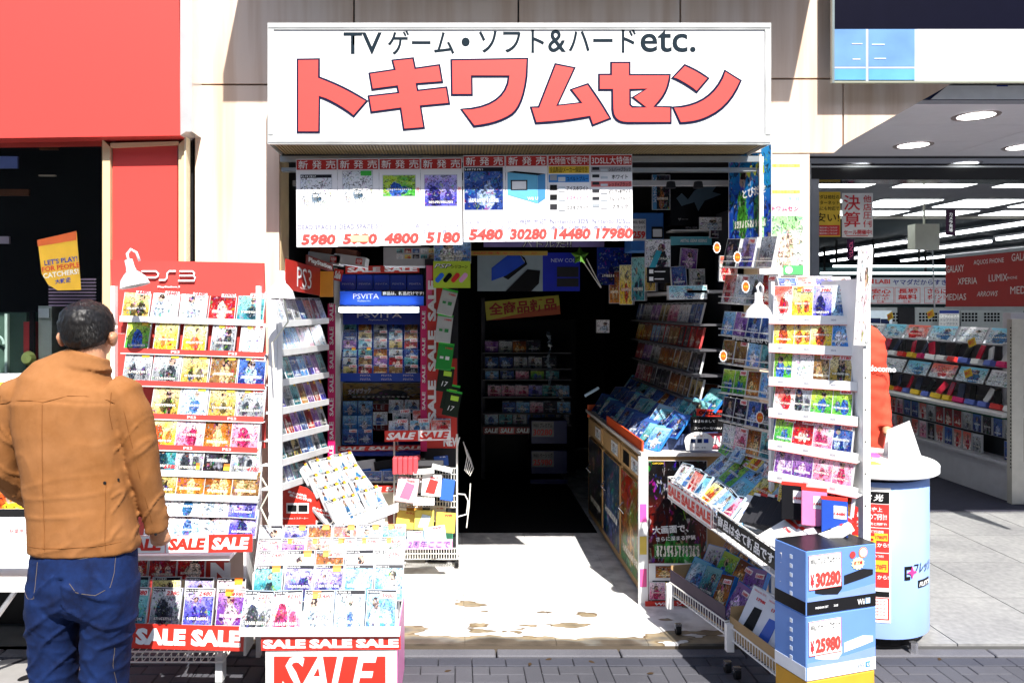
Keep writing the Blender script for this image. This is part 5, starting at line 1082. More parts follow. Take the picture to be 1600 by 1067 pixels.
for i, c in enumerate(((.02, .15, .7), (.01, .01, .01), (.65, .02, .02), (.75, .35, .6))):
    b = MB(); b.mat(pm(c, .3)); L = [(math.cos(t) * 3.6 + (5 if -90 <= math.degrees(t) <= 90 else -5), math.sin(t) * 3.8) for t in [R(a) for a in range(-90, 270, 20)]]
    b.poly([(x * s, y * s) for x, y in L], .003, M=T((-19 + i * 12.3) * s, 16 * s, 0) @ RZ(50)); b.obj('capsule_picture', o)
# SALE column with cases hung on it
sc_ = empty('sale_column', T(XU(690, 4.95), 4.95, 0), 'red and white SALE paper column dividing the kiosk from the dark aisle', 'column'); co = sc_.matrix_basis.translation
fpoly('core', sc_, rect(664, 405, 716, 880), 4.97, .3, DARK); fpoly('ribbon', sc_, rect(657, 478, 667, 705), 4.95, .003, MAG)
fpoly('paper', sc_, [(667, 415), (700, 415), (703, 560), (714, 560), (714, 700), (667, 700)], 4.955, .004, REDS)
fpoly('pink_paper', sc_, rect(666, 415, 675, 478), 4.948, .003, pm((.75, .1, .25), .4))
for i in range(5): ktext(sc_, 'SALE', 662, 500 + i * 42, 5, 28, 4.945, TXT_W, .02, rot=90)
for i in range(3): ktext(sc_, 'SALE', 675, 470 + i * 78, 13, 64, 4.945, TXT_W, .05, rot=90)
ktext(sc_, 'NEW', 706, 690, 14, 26, 4.95, TXT_W, .05)
for i, (u, v, h_, col, tlt, ty, lab) in enumerate(((694, 492, .155, (.5, .52, .5), -14, 0, 'pale grey controller case, topmost on the SALE column'), (691, 535, .165, (.5, .52, .5), -7, 0, 'pale grey controller case, second down on the SALE column'), (692, 578, .16, (.02, .3, .04), -8, 0, 'green controller case, third down on the SALE column'), (693, 612, .15, (.02, .03, .02), -8, 1, 'black case with lime label, fourth down on the SALE column'), (699, 640, .15, (.02, .03, .02), -12, 1, 'black and green case, lowest behind another on the SALE column'), (702, 650, .15, (.02, .03, .02), -12, 1, 'black and green case, lowest in front on the SALE column'))):
    o = empty('accessory_case', frame(P(u, v, 4.86 - i * .008)) @ RZ(tlt) @ RX(-5), lab, 'accessory case'); mk('box', boxmesh('box', .1, h_, .03, pm(col, .3)), o)
    mk('green_edge', boxmesh('green_edge', .1, .012, .031, pm((.05, .5, .05), .3), False), o, T(0, h_ + .0, 0)); 
    if ty: mk('lime_label', boxmesh('lime_label', .05, .03, .002, pm((.45, .75, .05)), False), o, T(.01, h_ - .05, .003)); text(o, '17', 0, .05, .03, mat=TXT_W, z=.003, shear=.2)
    else: text(o, '1980', .02, h_ - .02, .012, .045, TXT_R, .04, z=.003); b = MB(); b.mat(pm((.03, .25, .06) if col[1] > .4 else (.8, .8, .8))).box(-.03, -.008, .07, .085, 0, .003); b.box(.005, .03, .066, .088, 0, .003); b.obj('icon', o)
# ================================================================== WIRE CART in the doorway
ct = empty('wire_cart', frame((XU(665, 4.85), 4.85, 0)), 'white wire cart with baskets and SALE sign at the left of the doorway', 'cart'); s = 4.85 / F
WC = 98 * s; b = MB(); b.mat(WIRE)
for x in (-WC / 2, WC / 2):
    for z in (0, -.3): b = MB(); b.mat(WIRE).tube([(x, .06, z), (x, 210 * s, z)], .006, 6); b.obj('upright', ct)
hz = lambda v: (881 - v) * s + .0
for (v0, v1, n) in ((724, 743, 22), (767, 785, 22), (849, 866, 24)): wiretray(ct, T(0, hz(v1), .0), WC, .3, (v1 - v0) * s, n, 'wire_basket', .0028)

for x in (-WC / 2, WC / 2):
    b = MB(); b.mat(BLACK).lathe([(0, -.012), (.022, -.012), (.022, .012), (0, .012)], 12, T(x, .03, -.01) @ RY(90)); b.obj('caster', ct)
b = MB(); b.mat(WHITE).tube([(WC / 2, hz(800), .0), (WC / 2 + .06, hz(796), 0), (WC / 2 + .07, hz(775), 0), (WC / 2 + .05, hz(765), 0), (WC / 2, hz(764), 0)], .004, 6); b.obj('cable_loop', ct)
k = banner('sale_sign', ct, P(601, 690, 4.78), P(705, 688, 4.78), 17 * 4.78 / F, ['SALE', 'SALE'], bgs=[REDS, WHITE], fgs=[TXT_W, REDS], wf=.9, shear=.3)
cases('the wire cart', 'upper top row', P(612, 662, 4.95), P(706, 660, 4.95), 3, .115, .085, .02, 14, ['grey', 'white and red', 'pale blue'], ['1780', '1480', ''], noun='pack', kind='accessory_pack', cat='accessory pack', strip=0)
cases('the wire cart', 'lower top row', P(606, 676, 4.88), P(706, 674, 4.88), 3, .125, .075, .02, 14, ['pale blue', 'white and cyan', 'white and red'], ['1780', '11780', ''], noun='pack', kind='accessory_pack', cat='accessory pack', strip=0)
def pack(name, u, v, Y, w_, h_, d_, mat, lab, cat, rx=-20, rz=0, ry=0, txt=None, tm=None, inner=None):
    o = mk(name, boxmesh(name, w_, h_, d_, mat), None, frame(P(u, v, Y)) @ RY(ry) @ RX(rx) @ RZ(rz)); tag(o, lab, cat)
    if inner: b = MB(); b.mat(inner).poly([(-w_ * .3, h_ * .15), (w_ * .18, h_ * .1), (w_ * .34, h_ * .72), (-w_ * .1, h_ * .8)], .002); b.obj('product_picture', o)
    if txt: text(o, txt, w_ * .12, h_ * .87, min(h_ * .13, .02), w_ * .4, tm or TXT_R, .04, z=.003)
    return o
for i in range(5): pack('small_box', 617 + i * 8, 741, 4.72, .028, .1, .06, pm((.72, .08, .1), .4), f'small crimson box, {ORD[i]} from left in the top cart basket', 'small box', 0)
pack('white_case', 662, 741, 4.72, .13, .02, .08, WHITE, 'white slim case lying right of the crimson boxes', 'accessory case', 0, 4); pack('white_case', 690, 736, 4.74, .13, .02, .08, WHITE, 'white slim case leaning across the top cart basket end', 'accessory case', 0, -14); pack('dark_pack', 668, 728, 4.8, .2, .04, .1, DARK, 'dark round badge pack behind in the top cart basket', 'accessory pack', -30)
pack('console_box', 633, 784, 4.7, .13, .15, .06, pm((.78, .6, .62), .4), 'pink and white console box leaning in the second cart basket', 'console box', -20, -8, txt='Nintendo', inner=pm((.7, .1, .2)))
pack('console_box', 673, 775, 4.72, .12, .13, .06, WHITE, 'white box with red handheld picture in the second cart basket', 'console box', -15, -4, txt='Nintendo 3DS', inner=RED)
pack('console_box', 697, 782, 4.74, .08, .13, .05, pm((.03, .12, .5), .4), 'blue box at the right of the second cart basket', 'console box', -10, -8)
pack('small_box', 662, 790, 4.69, .13, .04, .06, WHITE, 'flat white box in front in the second cart basket', 'small box', 0, 0)
pack('yellow_box', 634, 826, 4.78, .13, .11, .06, pm((.75, .5, .08), .4), 'yellow toy console box left in the third cart level', 'console box', -15, -5, txt='パーティ')
pack('console_box', 662, 828, 4.75, .12, .12, .06, pm((.75, .6, .12), .4), 'box with pale console picture in the middle of the third cart level', 'console box', -12, -2, inner=pm((.5, .6, .7)))
pack('yellow_box', 695, 832, 4.75, .12, .12, .06, pm((.75, .5, .08), .4), 'yellow toy console box right in the third cart level', 'console box', -12, -4, txt='WiFi')
pack('game_package', 650, 848, 4.62, .11, .07, .02, pm((.45, .65, .8), .4), 'pale blue game package left above the pink strip', 'game package', -20, 2, txt='Wii'); pack('game_package', 681, 846, 4.6, .13, .09, .02, pm((.5, .7, .75), .4), 'pale blue game package right above the pink strip', 'game package', -20, 8, txt='Wii')
for i, (u, v, w_, h_, c, lab) in enumerate(((645, 724, .1, .05, (.5, .03, .05), 'red pack lying flat behind the crimson boxes'), (690, 727, .09, .06, (.03, .1, .4), 'blue pack behind the white slim cases'), (655, 770, .08, .1, (.7, .7, .72), 'narrow pale box between the two handheld boxes'), (648, 812, .1, .09, (.7, .35, .05), 'orange toy pack behind the left yellow box'), (683, 815, .1, .1, (.75, .7, .6), 'cream toy pack behind the right yellow box'), (700, 846, .06, .08, (.1, .5, .3), 'green pack at the right end of the lowest level'))):
    k = pack('cart_pack', u, v, 4.86, w_, h_, .05, pm(c, .4), lab + ' of the cart', 'pack', -15, random.uniform(-9, 9), txt='新品', tm=TXT_W if c[1] < .3 else RED)
k = banner('pink_strip', ct, P(634, 858, 4.6), P(707, 858, 4.6), 16 * 4.6 / F, ['2周年ここで'], backing=pm((.8, .35, .6), .5), shear=.2, bold=0, wf=.9, fgs=[BLUE])
# plain poster of two figures behind the cart (generic stand-in)
o = mk('girl_poster', boxmesh('generic_poster', 100 * 5.0 / F, 70 * 5.0 / F, .005, pm((.75, .68, .55), .5), False), None, frame(P(595, 838, 5.0))); o.name = 'figure_poster'; tag(o, 'pale beige poster with a dark haired figure in white behind the cart', 'poster'); s = 5 / F
b = MB(); b.mat(WHITE).poly([(x * s, y * s) for x, y in [(-28, 0), (8, 0), (6, 26), (-2, 34), (-16, 34), (-27, 20)]], .002); b.mat(pm((.8, .6, .5), .5)).poly([(x * s, y * s) for x, y in [(-14, 30), (-6, 30), (-3, 40), (-9, 46), (-17, 42)]], .004); b.mat(NAVY).poly([(x * s, y * s) for x, y in [(-20, 32), (-17, 42), (-6, 46), (-3, 36), (-1, 44), (-6, 53), (-16, 54), (-22, 46)]], .005); b.obj('figure_print', o)
b = MB(); b.mat(pm((.15, .03, .02), .5)).poly([(x * s, y * s) for x, y in [(12, 14), (26, 14), (28, 34), (20, 42), (10, 36)]], .003); b.mat(pm((.1, .5, .15), .5)).box(-24 * s, -21 * s, 44 * s, 50 * s, 0, .002); b.box(2 * s, 5 * s, 44 * s, 52 * s, 0, .002); split(b.obj('hat_print', o))
# white power cord and folded wire hooks at the right edge of the cart
b = MB(); b.mat(WIRE).tube([P(735, 755, 4.9), P(733, 790, 4.9), P(729, 824, 4.9)], .004); tag(b.obj('cord', None), 'thin white cord hanging at the edge of the dark aisle', 'cord')
b = MB(); b.mat(WIRE)
for i in range(5): b.tube([P(724 + i * 2.6, 690 + i * 6, 4.9 + .02 * i), P(730 + i * 2.4, 712 + i * 5, 4.9), P(726 + i * 2, 735 + i * 2, 4.88)], .0028, 5)
tag(b.obj('wire_hook', None), 'tangle of thin wire hooks beside the SALE column', 'wire hooks')
# ================================================================== DARK INTERIOR
# posters and sign over the aisle
s = 5.6 / F; o = empty('console_banner', frame(P(826, 455, 5.6)), 'wide grey and blue banner with dark handheld consoles over the aisle', 'banner')
mk('sheet', boxmesh('sheet', 160 * s, 60 * s, .006, pm((.3, .38, .42), .4), False), o); b = MB(); b.mat(pm((.01, .02, .45), .3)).box(22 * s, 80 * s, 0, 60 * s, 0, .002); b.obj('blue_field', o)
b = MB(); b.mat(pm((.02, .08, .6), .2)).poly([(x * s, y * s) for x, y in [(-58, 16), (-58, 36), (-30, 58), (-14, 56), (-6, 44), (-36, 24)]], .004); b.mat(BLACK).poly([(x * s, y * s) for x, y in [(-40, 22), (-6, 44), (-6, 52), (-14, 57), (-2, 42), (-32, 18)]], .003); b.obj('blue_handheld', o)
b = MB(); b.mat(BLACK).poly([(x * s, y * s) for x, y in [(-36, 0), (4, 0), (16, 12), (18, 32), (-2, 34)]], .004); b.obj('black_handheld', o)
b = MB(); b.mat(DARK).box(44 * s, 78 * s, 22 * s, 38 * s, .002, .004); b.box(44 * s, 78 * s, 7 * s, 20 * s, .002, .004); b.obj('open_handheld', o); text(o, 'NEW COLOR', 60 * s, 48 * s, 6 * s, 50 * s, pm((.5, .55, .75)), 0, z=.004)
b = MB(); b.mat(pm((.5, .33, .06), .4)).box(-.4, .25, 0, .03, -.02, 0); yb = b.obj('shelf_strip', None, frame(P(800, 399, 5.4))); tag(yb, 'yellow lettered shelf strip above the grey console banner', 'shelf strip'); text(yb, '20周年キャンペーン', -.05, .015, .016, .45, RED, .02)
b = MB(); b.mat(pm((.25, .2, .5), .4)).box(-.42, .42, 0, .05, -.01, 0); pb = b.obj('purple_banner', None, frame(P(850, 386, 5.35))); tag(pb, 'purple banner with heavy black lettering just below the price sheets', 'banner'); text(pb, 'バトルだ!!', .02, .02, .05, .35, BLACK, .06); text(pb, 'バトルだ!!', .02, .02, .045, .34, TXT_W, .0, z=.004)
o = empty('star_balloon', frame(P(906, 400, 4.9)), 'green foil star balloon on white sticks above the aisle', 'balloon'); s = 4.9 / F
b = MB(); L = []; 
for i in range(10): a = R(90 + i * 36); r_ = (15 if i % 2 == 0 else 8) * s; L.append((r_ * math.cos(a), r_ * math.sin(a)))
k0 = 0; b.mat(pm((.15, .4, .05), .15, .6)); b.v += [(x, y, 0) for x, y in L] + [(0, 0, .03), (0, 0, -.03)]
for i in range(10): b.f += [(i, (i + 1) % 10, 10), ((i + 1) % 10, i, 11)]; b.i += [0, 0]
b.obj('foil', o); b = MB(); b.mat(WIRE).tube([(4 * s, -6 * s, -.01), (34 * s, -50 * s, -.02)], .003); b.obj('stick', o); b = MB(); b.mat(WIRE).tube([(11 * s, -4 * s, -.01), (35 * s, -49 * s, -.03)], .003); b.obj('stick', o)
s = 6.6 / F; o = mk('yellow_sign', boxmesh('yellow_sign', 116 * s, 30 * s, .008, pm((.45, .4, .04), .5), False), None, frame(P(818, 496, 6.6)) @ RZ(5)); tag(o, 'dim yellow sign with red characters hanging deep in the aisle', 'sign')
b = MB(); b.mat(pm((.4, .08, .02), .5)).poly([(-58 * s, 0), (58 * s, 0), (58 * s, 14 * s), (-58 * s, 0)][:3], .002); b.obj('red_wedge', o); text(o, '全商品新品', 0, 17 * s, 20 * s, 106 * s, pm((.3, .02, .01), .5), .03)
# back shelf with cases
bs = empty('back_shelf', T(.6, 7.6, 0), 'dark shelf of games against the back wall of the aisle', 'shelving')
o_ = bs.matrix_basis.translation
fpoly('frame', bs, rect(752, 465, 758, 800), 7.35, .3, pm((.06, .06, .07), .5)); fpoly('back_panel', bs, rect(755, 500, 900, 800), 7.7, .02, BLACK)
for i, (v, u0, u1, n, pls) in enumerate(((551, 757, 845, 4, ['purple', 'grey', 'orange and brown', 'black']), (576, 757, 870, 5, ['dark blue', 'dark blue', 'grey', 'grey', 'black']), (593, 757, 875, 5, ['sky blue', 'dark blue', 'pink', 'green', 'teal']), (620, 762, 890, 6, ['pink', 'pink', 'pink', 'blue and violet', 'teal', 'sky blue']), (646, 785, 892, 5, ['dark blue', 'sky blue', 'pink', 'black', 'sky blue']), (664, 757, 890, 6, ['pale blue', 'teal', 'grey', 'dark blue', 'dark blue', 'grey']))):
    fpoly('shelf', bs, rect(755, v, 893, v + 1.6), 7.2, .4, pm((.12, .12, .13), .5)); cases('the dark back shelf', ORD[i] + ' row', P(u0, v, 7.25), P(u1, v, 7.25), n, .13, .12 if i != 2 else .09, .014, 10, pls, cs=(.1, .1, .12))
banner('sale_strip', bs, P(755, 678, 7.15), P(830, 678, 7.15), 11 * 7.15 / F, ['SALE', 'SALE', 'SALE'], bgs=[None, RED, None], backing=pm((.2, .02, .02)))
for v, t1, t2, lab in ((685, 'WiiU プレミアム', '30280', 'upper dim console box with a red price card at the aisle end'), (732, 'WiiU ベーシック', '25980', 'lower dim console box with a red price card at the aisle end')):
    o = mk('console_box', boxmesh('console_box', 56 * 7 / F, 36 * 7 / F, .2, pm((.01, .02, .12), .4)), None, frame(P(858, v + 8, 7.0))); tag(o, lab, 'console box'); s = 7 / F
    k = mk('price_card', boxmesh('price_card', 34 * s, 24 * s, .002, pm((.3, .3, .3)), False), o, T(-10 * s, 11 * s, .003)); text(k, t1, 0, 18 * s, 7 * s, 30 * s, BLACK, .02); text(k, t2, 0, 7 * s, 10 * s, 30 * s, RED, .04)
o = mk('shelf_edge', boxmesh('shelf_edge', 58 * 7 / F, 7 * 7 / F, .02, pm((.02, .03, .15), .4), False), None, frame(P(858, 756, 6.95))); tag(o, 'dark blue shelf edge strip low at the aisle end', 'shelf strip')
# crumpled clear film sheet
b = MB(); b.mat(pm((.3, .36, .42), .1)); rf_ = random.Random(5)
path = [P(857, 520, 7.0), P(860, 545, 6.98), P(855, 565, 7.0), P(862, 585, 6.97), P(858, 600, 7), P(872, 612, 6.99), P(880, 628, 7)]; prev = None
for i in range(61):
    t = i / 60 * 6; k_ = min(5, int(t)); c = path[k_].lerp(path[k_ + 1], t - k_); hw = .004 + .022 * rf_.random() ** 2
    q_ = len(b.v); b.v += [tuple(c + Vector((-hw, rf_.uniform(-.03, .03), rf_.uniform(-.01, .01)))), tuple(c + Vector((hw, rf_.uniform(-.03, .03), rf_.uniform(-.01, .01))))]
    if i: b.f.append((q_ - 2, q_ - 1, q_ + 1, q_)); b.i.append(0)
tag(b.obj('plastic_film', None), 'strip of crumpled clear plastic film hanging in front of the back shelf', 'plastic film')
o = mk('light_reflection_tube', boxmesh('tube_reflection', .12, .02, .02, pm((.4, .55, .7), .3)), None, frame(P(926, 614, 5.6)) @ RZ(30)); o.name = 'tube_reflection'; tag(o, 'short pale bar painted as a light reflection at the right of the aisle', 'tube')  # solid bar coloured pale to stand in for a light reflection
# ================================================================== RIGHT WALL OF THE AISLE
# counter with poster doors
cn = empty('shop_counter', T(1.30, 4.27, 0), 'wooden framed counter covered with game posters right of the aisle', 'counter'); cq = cn.matrix_basis.translation
WOOD = pm((.45, .28, .12), .5)
X0c, Yc, Hc = 1.045, 4.27, .82
lpart(cn, 'carcass', WOOD, (X0c + .015, 1.56, Yc + .012, 6.1, .02, Hc)); lpart(cn, 'top', pm((.6, .58, .55), .4), (X0c - .01, 1.56, Yc - .004, 6.1, Hc + .002, Hc + .022))
for i, (y0, y1) in enumerate(((4.3, 4.84), (4.88, 5.42), (5.46, 6.0))):
    k = mk('door', casemesh(.53, .56, .012), cn, rloc(cn, frame((X0c, (y0 + y1) / 2, .08), (0, -1, 0)))); deco(k, ['orange and brown', 'dark blue', 'black'][i], 3.3 + i * 5, 0, (.45, .28, .12)); k['ca'] = [(.05, .25, .05), (.01, .04, .12), (.02, .02, .02)][i]; k['cc'] = [(.5, .3, .1), (.1, .15, .3), (.05, .05, .05)][i]; k['cb'] = [(.35, .04, .02), (.05, .1, .15), (.03, .03, .05)][i]
    b = MB(); b.mat(CHROME).tube([(-.2, .36, .004), (-.19, .33, .03), (-.17, .3, .004)], .005); b.obj('handle', k)
    k = mk('drawer', boxmesh('drawer', .53, .12, .012, WOOD), cn, rloc(cn, frame((X0c, (y0 + y1) / 2, .67), (0, -1, 0)))); k2 = mk('label_card', casemesh(.2, .08, .002), k, T(.12, .02, .003)); deco(k2, 'white', 3, 2); mk('dark_card', boxmesh('dark_card', .16, .08, .002, BLACK, False), k, T(-.12, .02, .002)) if i == 0 else None
# front panel of the counter with the dragon-like hunting poster (generic fantasy art)
fp = mk('hunting_poster', casemesh(.33, .8, .006), None, frame((1.235, Yc - .006, .0))); deco(fp, 'red', 12.7, 0, (.8, .78, .74)); fp['ca'] = (.25, .02, .01); fp['cb'] = (.012, .01, .01); fp['cc'] = (.06, .35, .08)
tag(fp, 'tall red and black fantasy game poster on the counter front', 'poster')
text(fp, '大画面で、', -.04, .42, .045, .2, TXT_W, .03, z=.004, rot=4); text(fp, 'さらに深まる狩猟', -.01, .37, .026, .22, TXT_W, .02, z=.004, rot=3); text(fp, 'MONSTER', .07, .315, .02, .1, pm((.3, .3, .3)), z=.004); text(fp, 'HUNTER', .08, .29, .02, .09, pm((.3, .3, .3)), z=.004); text(fp, 'CAPCOM', -.11, .785, .01, .06, YEL, .02, z=.004)
k = mk('white_card', boxmesh('white_card', .32, .17, .002, WHITE, False), fp, T(0, .06, .003)); k2 = mk('picture', casemesh(.15, .07, .002), k, T(-.05, .09, .003)); deco(k2, 'orange and brown', 4, 0); b = MB(); b.mat(BLACK).box(-.14, -.02, .02, .075, 0, .003); b.mat(YEL).box(-.1, -.05, .028, .068, .003, .005); b.obj('gamepad_picture', k)
b = MB(); b.mat(WHITE).box(-.025, .025, 0, Hc, -.02, 0); o = b.obj('corner_strip', None, frame((1.047, Yc - .008, .0)) @ T(-.002, 0, 0)); tag(o, 'white paper edged corner post of the poster covered counter', 'corner post')
for i, c in enumerate(((.75, .1, .3), (.75, .55, .1), (.7, .1, .4), (.6, .65, .8))): b = MB(); b.mat(pm(c, .5)).box(-.02, .018, .1 + i * .18, .2 + i * .18, .0005, .002); b.obj('paper_scrap', o)
for i, pl_ in enumerate(('pink', 'teal')):
    k = mk('flyer', casemesh(.09, .1, .003), None, frame((1.12 + i * .1, Yc - .016, -.0 + .03))); deco(k, pl_, 3 + i, 0); tag(k, f'{["pink", "teal"][i]} flyer at the foot of the counter front poster', 'flyer')
banner('sale_strip', None, (1.05, Yc - .03, .0), (1.4, Yc - .03, .005), .028, ['WiiU ソフト'], 'red and white strip along the foot of the counter front', 'banner', backing=REDS, bold=.02, wf=.7)
# heap of blue cases on the counter, leaning in rows towards the aisle
for r_ in range(4):
    for i in range(15):
        y = 4.36 + i * .112 + random.uniform(-.02, .02); x = 1.1 + r_ * .105; z = .842 + r_ * .075
        o = mk('game_case', casemesh(.012 if False else .135, .165, .013), None, frame((x, y, z), (.42, -.9, 0)) @ RY(random.uniform(-9, 9)) @ RZ(random.uniform(-10, 4)) @ RX(-42 + random.uniform(-6, 6)))
        deco(o, random.choice(['dark blue', 'sky blue', 'dark blue', 'sky blue', 'teal', 'orange and brown', 'dark blue', 'white and cyan']), None, 2, random.choice([(.03, .2, .6), (.03, .2, .6), (.8, .8, .8), (.04, .1, .4)]))
        tag(o, f'blue edged game case, {ORD[i]} from the street in {ORD[r_]} row of the counter heap', 'game case', 'blue cases heaped on the counter')
b = MB(); b.mat(pm((.6, .08, .02), .5)).box(0, 1.0, 0, .06, -.01, 0); o = b.obj('orange_tray_edge', None, frame((1.046, 5.3, .842), (0, -1, 0))); tag(o, 'red orange printed tray edge along the counter top', 'tray edge')
lpart(cn, 'heap_tray', pm((.05, .08, .2), .5), (1.1, 1.5, 4.36, 6.05, .8425, .86), (1.2, 1.5, 4.36, 6.05, .86, .93), (1.33, 1.5, 4.36, 6.05, .93, 1.0))
o = empty('orange_sign', frame(P(948, 652, 6.0)), 'red orange card standing at the far end of the counter', 'card'); s = 6 / F; mk('card', boxmesh('card', 60 * s, 20 * s, .01, pm((.5, .08, .02), .5)), o); text(o, 'SALE', 0, 13 * s, 6 * s, 20 * s, BLACK, .03)
# four wall shelves of cases
for i, (z, pls) in enumerate(((1.555, ['dark blue', 'grey', 'purple', 'gold', 'pink', 'white', 'dark blue', 'sky blue']), (1.41, ['yellow', 'orange and brown', 'sky blue', 'grey', 'brown', 'black', 'red', 'red']), (1.265, ['red', 'purple', 'grey', 'orange and brown', 'orange and brown', 'brown', 'black', 'red']), (1.11, ['pink', 'red', 'black', 'black', 'orange and brown', 'brown', 'gold', 'white']))):
    lpart(cn, 'wall_shelf', pm((.1, .1, .11), .4), (1.36, 1.56, 4.36, 5.95, z - .012, z))
    cases('the aisle wall shelves', ['top', 'second', 'third', 'bottom'][i] + ' row', (1.38, 5.9, z + .002), (1.4, 4.4, z + .002), 14, .1, .125, .012, 14, [p for p in pls for _ in (0, 1)], None, [0], cs=(.75, .1, .1) if i == 1 else (.75, .78, .8), jit=3)
lpart(cn, 'shelf_upright', DARK, (1.545, 1.56, 4.34, 6.0, .85, 2.2)); lpart(cn, 'upper_shelf', pm((.5, .5, .52), .4), (1.3, 1.56, 4.3, 5.95, 1.73, 1.745))
# cards, boxes above shelves
for i, (u, v, Y, w_, h_, pal, seed, tp, rz, lab) in enumerate(((1075, 468, 4.3, 60, 22, 'white and cyan', 4.4, 0, 1, 'white and pale blue printed shelf card above the aisle wall shelves'), (978, 476, 5.0, 22, 62, 'yellow', 6, 0, 0, 'tall yellow game package among the dark stack on the aisle wall'), (997, 470, 4.9, 22, 68, 'teal', 8, 0, 0, 'tall teal game package beside the yellow one on the aisle wall'),
      (960, 474, 5.2, 18, 50, 'orange and brown', 9, 0, 0, 'orange game package deep on the aisle wall'), (1016, 455, 4.8, 18, 60, 'gold', 19, 0, 0, 'gold game package behind the cyclist style standee'))):
    o = mk('game_package', casemesh(w_ * Y / F, h_ * Y / F, .04), None, frame(P(u, v, Y), (1, 0 if i == 0 else -.7, 0)) @ RZ(rz)); deco(o, pal, seed, tp); tag(o, lab, 'game package')
    if i == 0: o['ca'] = (.7, .78, .8); o['cb'] = (.3, .6, .7)
# dark TV cabinet and posters top right of the doorway
tv = empty('display_cabinet', frame(P(1105, 480, 4.55)), 'black display cabinet with dark screens at the upper right of the doorway', 'cabinet'); s = 4.55 / F
b = MB(); b.mat(pm((.006, .006, .008), .15)).box(-57 * s, 62 * s, 128 * s, 228 * s, -.3, 0); b.obj('upper_screen', tv); b = MB(); b.mat(pm((.006, .006, .008), .15)).box(-57 * s, 10 * s, 28 * s, 94 * s, -.3, 0); b.obj('lower_screen', tv)
b = MB(); b.mat(pm((.12, .45, .55), .4)).box(-57 * s, 6 * s, 97 * s, 110 * s, -.02, .01); k = b.obj('teal_strip', tv); text(k, 'METAL GEAR RISING', -22 * s, 103.5 * s, 5 * s, 42 * s, TXT_W, .03, .3, z=.012)
b = MB(); b.mat(pm((.5, .5, .5), .3)).box(-57 * s, 40 * s, 118 * s, 120.5 * s, -.1, .03); b.obj('glass_shelf', tv)
text(tv, 'ザーー', -38 * s, 137 * s, 4 * s, 16 * s, pm((.4, .4, .42)), 0, z=.004); text(tv, 'METAL GEAR', -25 * s, 124 * s, 3 * s, 18 * s, pm((.4, .4, .42)), 0, z=.004)
b = MB(); b.mat(pm((.06, .1, .14), .3)).poly([(x * s, y * s) for x, y in [(-48, 170), (-40, 178), (-30, 168), (-20, 182), (0, 192), (20, 196), (8, 180), (22, 176), (-4, 166), (-14, 150), (-20, 164), (-40, 158)]], .002); b.obj('screen_art', tv)
o = mk('note_card', casemesh(40 * s, 20 * s, .004), None, frame(P(1113, 360, 4.45))); deco(o, 'white', 2, 0); tag(o, 'small white and blue note card standing on the glass shelf', 'card'); o['ca'] = (.6, .6, .62); text(o, 'サイボーグ忍者', -6 * s, 11 * s, 3 * s, 20 * s, BLACK, 0, z=.003)
o = mk('game_standee', casemesh(38 * s, 42 * s, .01), None, frame(P(1028, 418, 4.35))); deco(o, 'white', 31, 0); o['cc'] = (.01, .02, .03); o['ca'] = (.6, .62, .65); tag(o, 'white standee with a dark armoured figure beside the lower black screen', 'standee')
b = MB(); b.mat(pm((.02, .3, .4), .4)).poly([(-13 * s, 0), (-4 * s, 0), (6 * s, 24 * s), (-2 * s, 26 * s)], .002); b.obj('cyan_print', o)
o = mk('black_leaflet', boxmesh('black_leaflet', 34 * s, 24 * s, .01, BLACK, False), None, frame(P(1029, 442, 4.35))); tag(o, 'black leaflet with white boxes below the armoured figure standee', 'leaflet'); b = MB(); b.mat(WHITE).box(-14 * s, -8 * s, 14 * s, 20 * s, 0, .002); b.box(-14 * s, -8 * s, 3 * s, 9 * s, 0, .002); b.box(-6 * s, 10 * s, 16 * s, 17.5 * s, 0, .002); b.box(-6 * s, 8 * s, 5 * s, 6.5 * s, 0, .002); split(b.obj('print', o))
o = mk('tall_poster', casemesh(28 * s, 54 * s, .006), None, frame(P(1033, 328, 4.5))); deco(o, 'black', 15, 0); o['cc'] = (.4, .18, .05); tag(o, 'dark narrow poster with orange glow left of the upper black screen', 'poster')
b = MB(); b.mat(pm((.05, .2, .4))).box(-13 * s, -7 * s, 0, 54 * s, 0, .003); b.obj('blue_edge', o); vtext(o, 'リベンジェンス', -10 * s, 50 * s, 5 * s, TXT_W, 0, .005)
for u, v, w_, t1, lab, pal in ((1006, 372, 24, '25980', 'blue console box with white price card reading 25980 right of the sheets', 'dark blue'),):
    o = mk('console_box', boxmesh('console_box', 50 * s, 60 * s, .2, pm((.02, .12, .4), .4)), None, frame(P(1012, 392, 4.6))); tag(o, lab, 'console box'); k = mk('price_card', boxmesh('price_card', 22 * s, 34 * s, .003, pm((.7, .7, .7)), False), o, T(-14 * s, 16 * s, .003)); text(k, 'WiiU BASIC', 0, 29 * s, 5 * s, 20 * s, BLACK, .02); text(k, 'ベーシック', 0, 21 * s, 5 * s, 20 * s, BLACK, .02); text(k, '259', 0, 9 * s, 12 * s, 20 * s, RED, .05)
    b = MB(); b.mat(pm((.7, .72, .75), .3)).box(8 * s, 22 * s, 22 * s, 34 * s, .001, .006); b.mat(BLACK).box(6 * s, 24 * s, 19 * s, 38 * s, 0, .003); b.obj('console_picture', o)
o = mk('blue_poster', casemesh(56 * 5 / F, 60 * 5 / F, .006), None, frame(P(960, 445, 5.2))); deco(o, 'dark blue', 40, 0, (.02, .05, .3)); o['ca'] = (.005, .02, .2); o['cb'] = (.01, .05, .35); o['cc'] = (.0, .01, .1); tag(o, 'deep blue poster hanging above the dark right side of the aisle', 'poster')
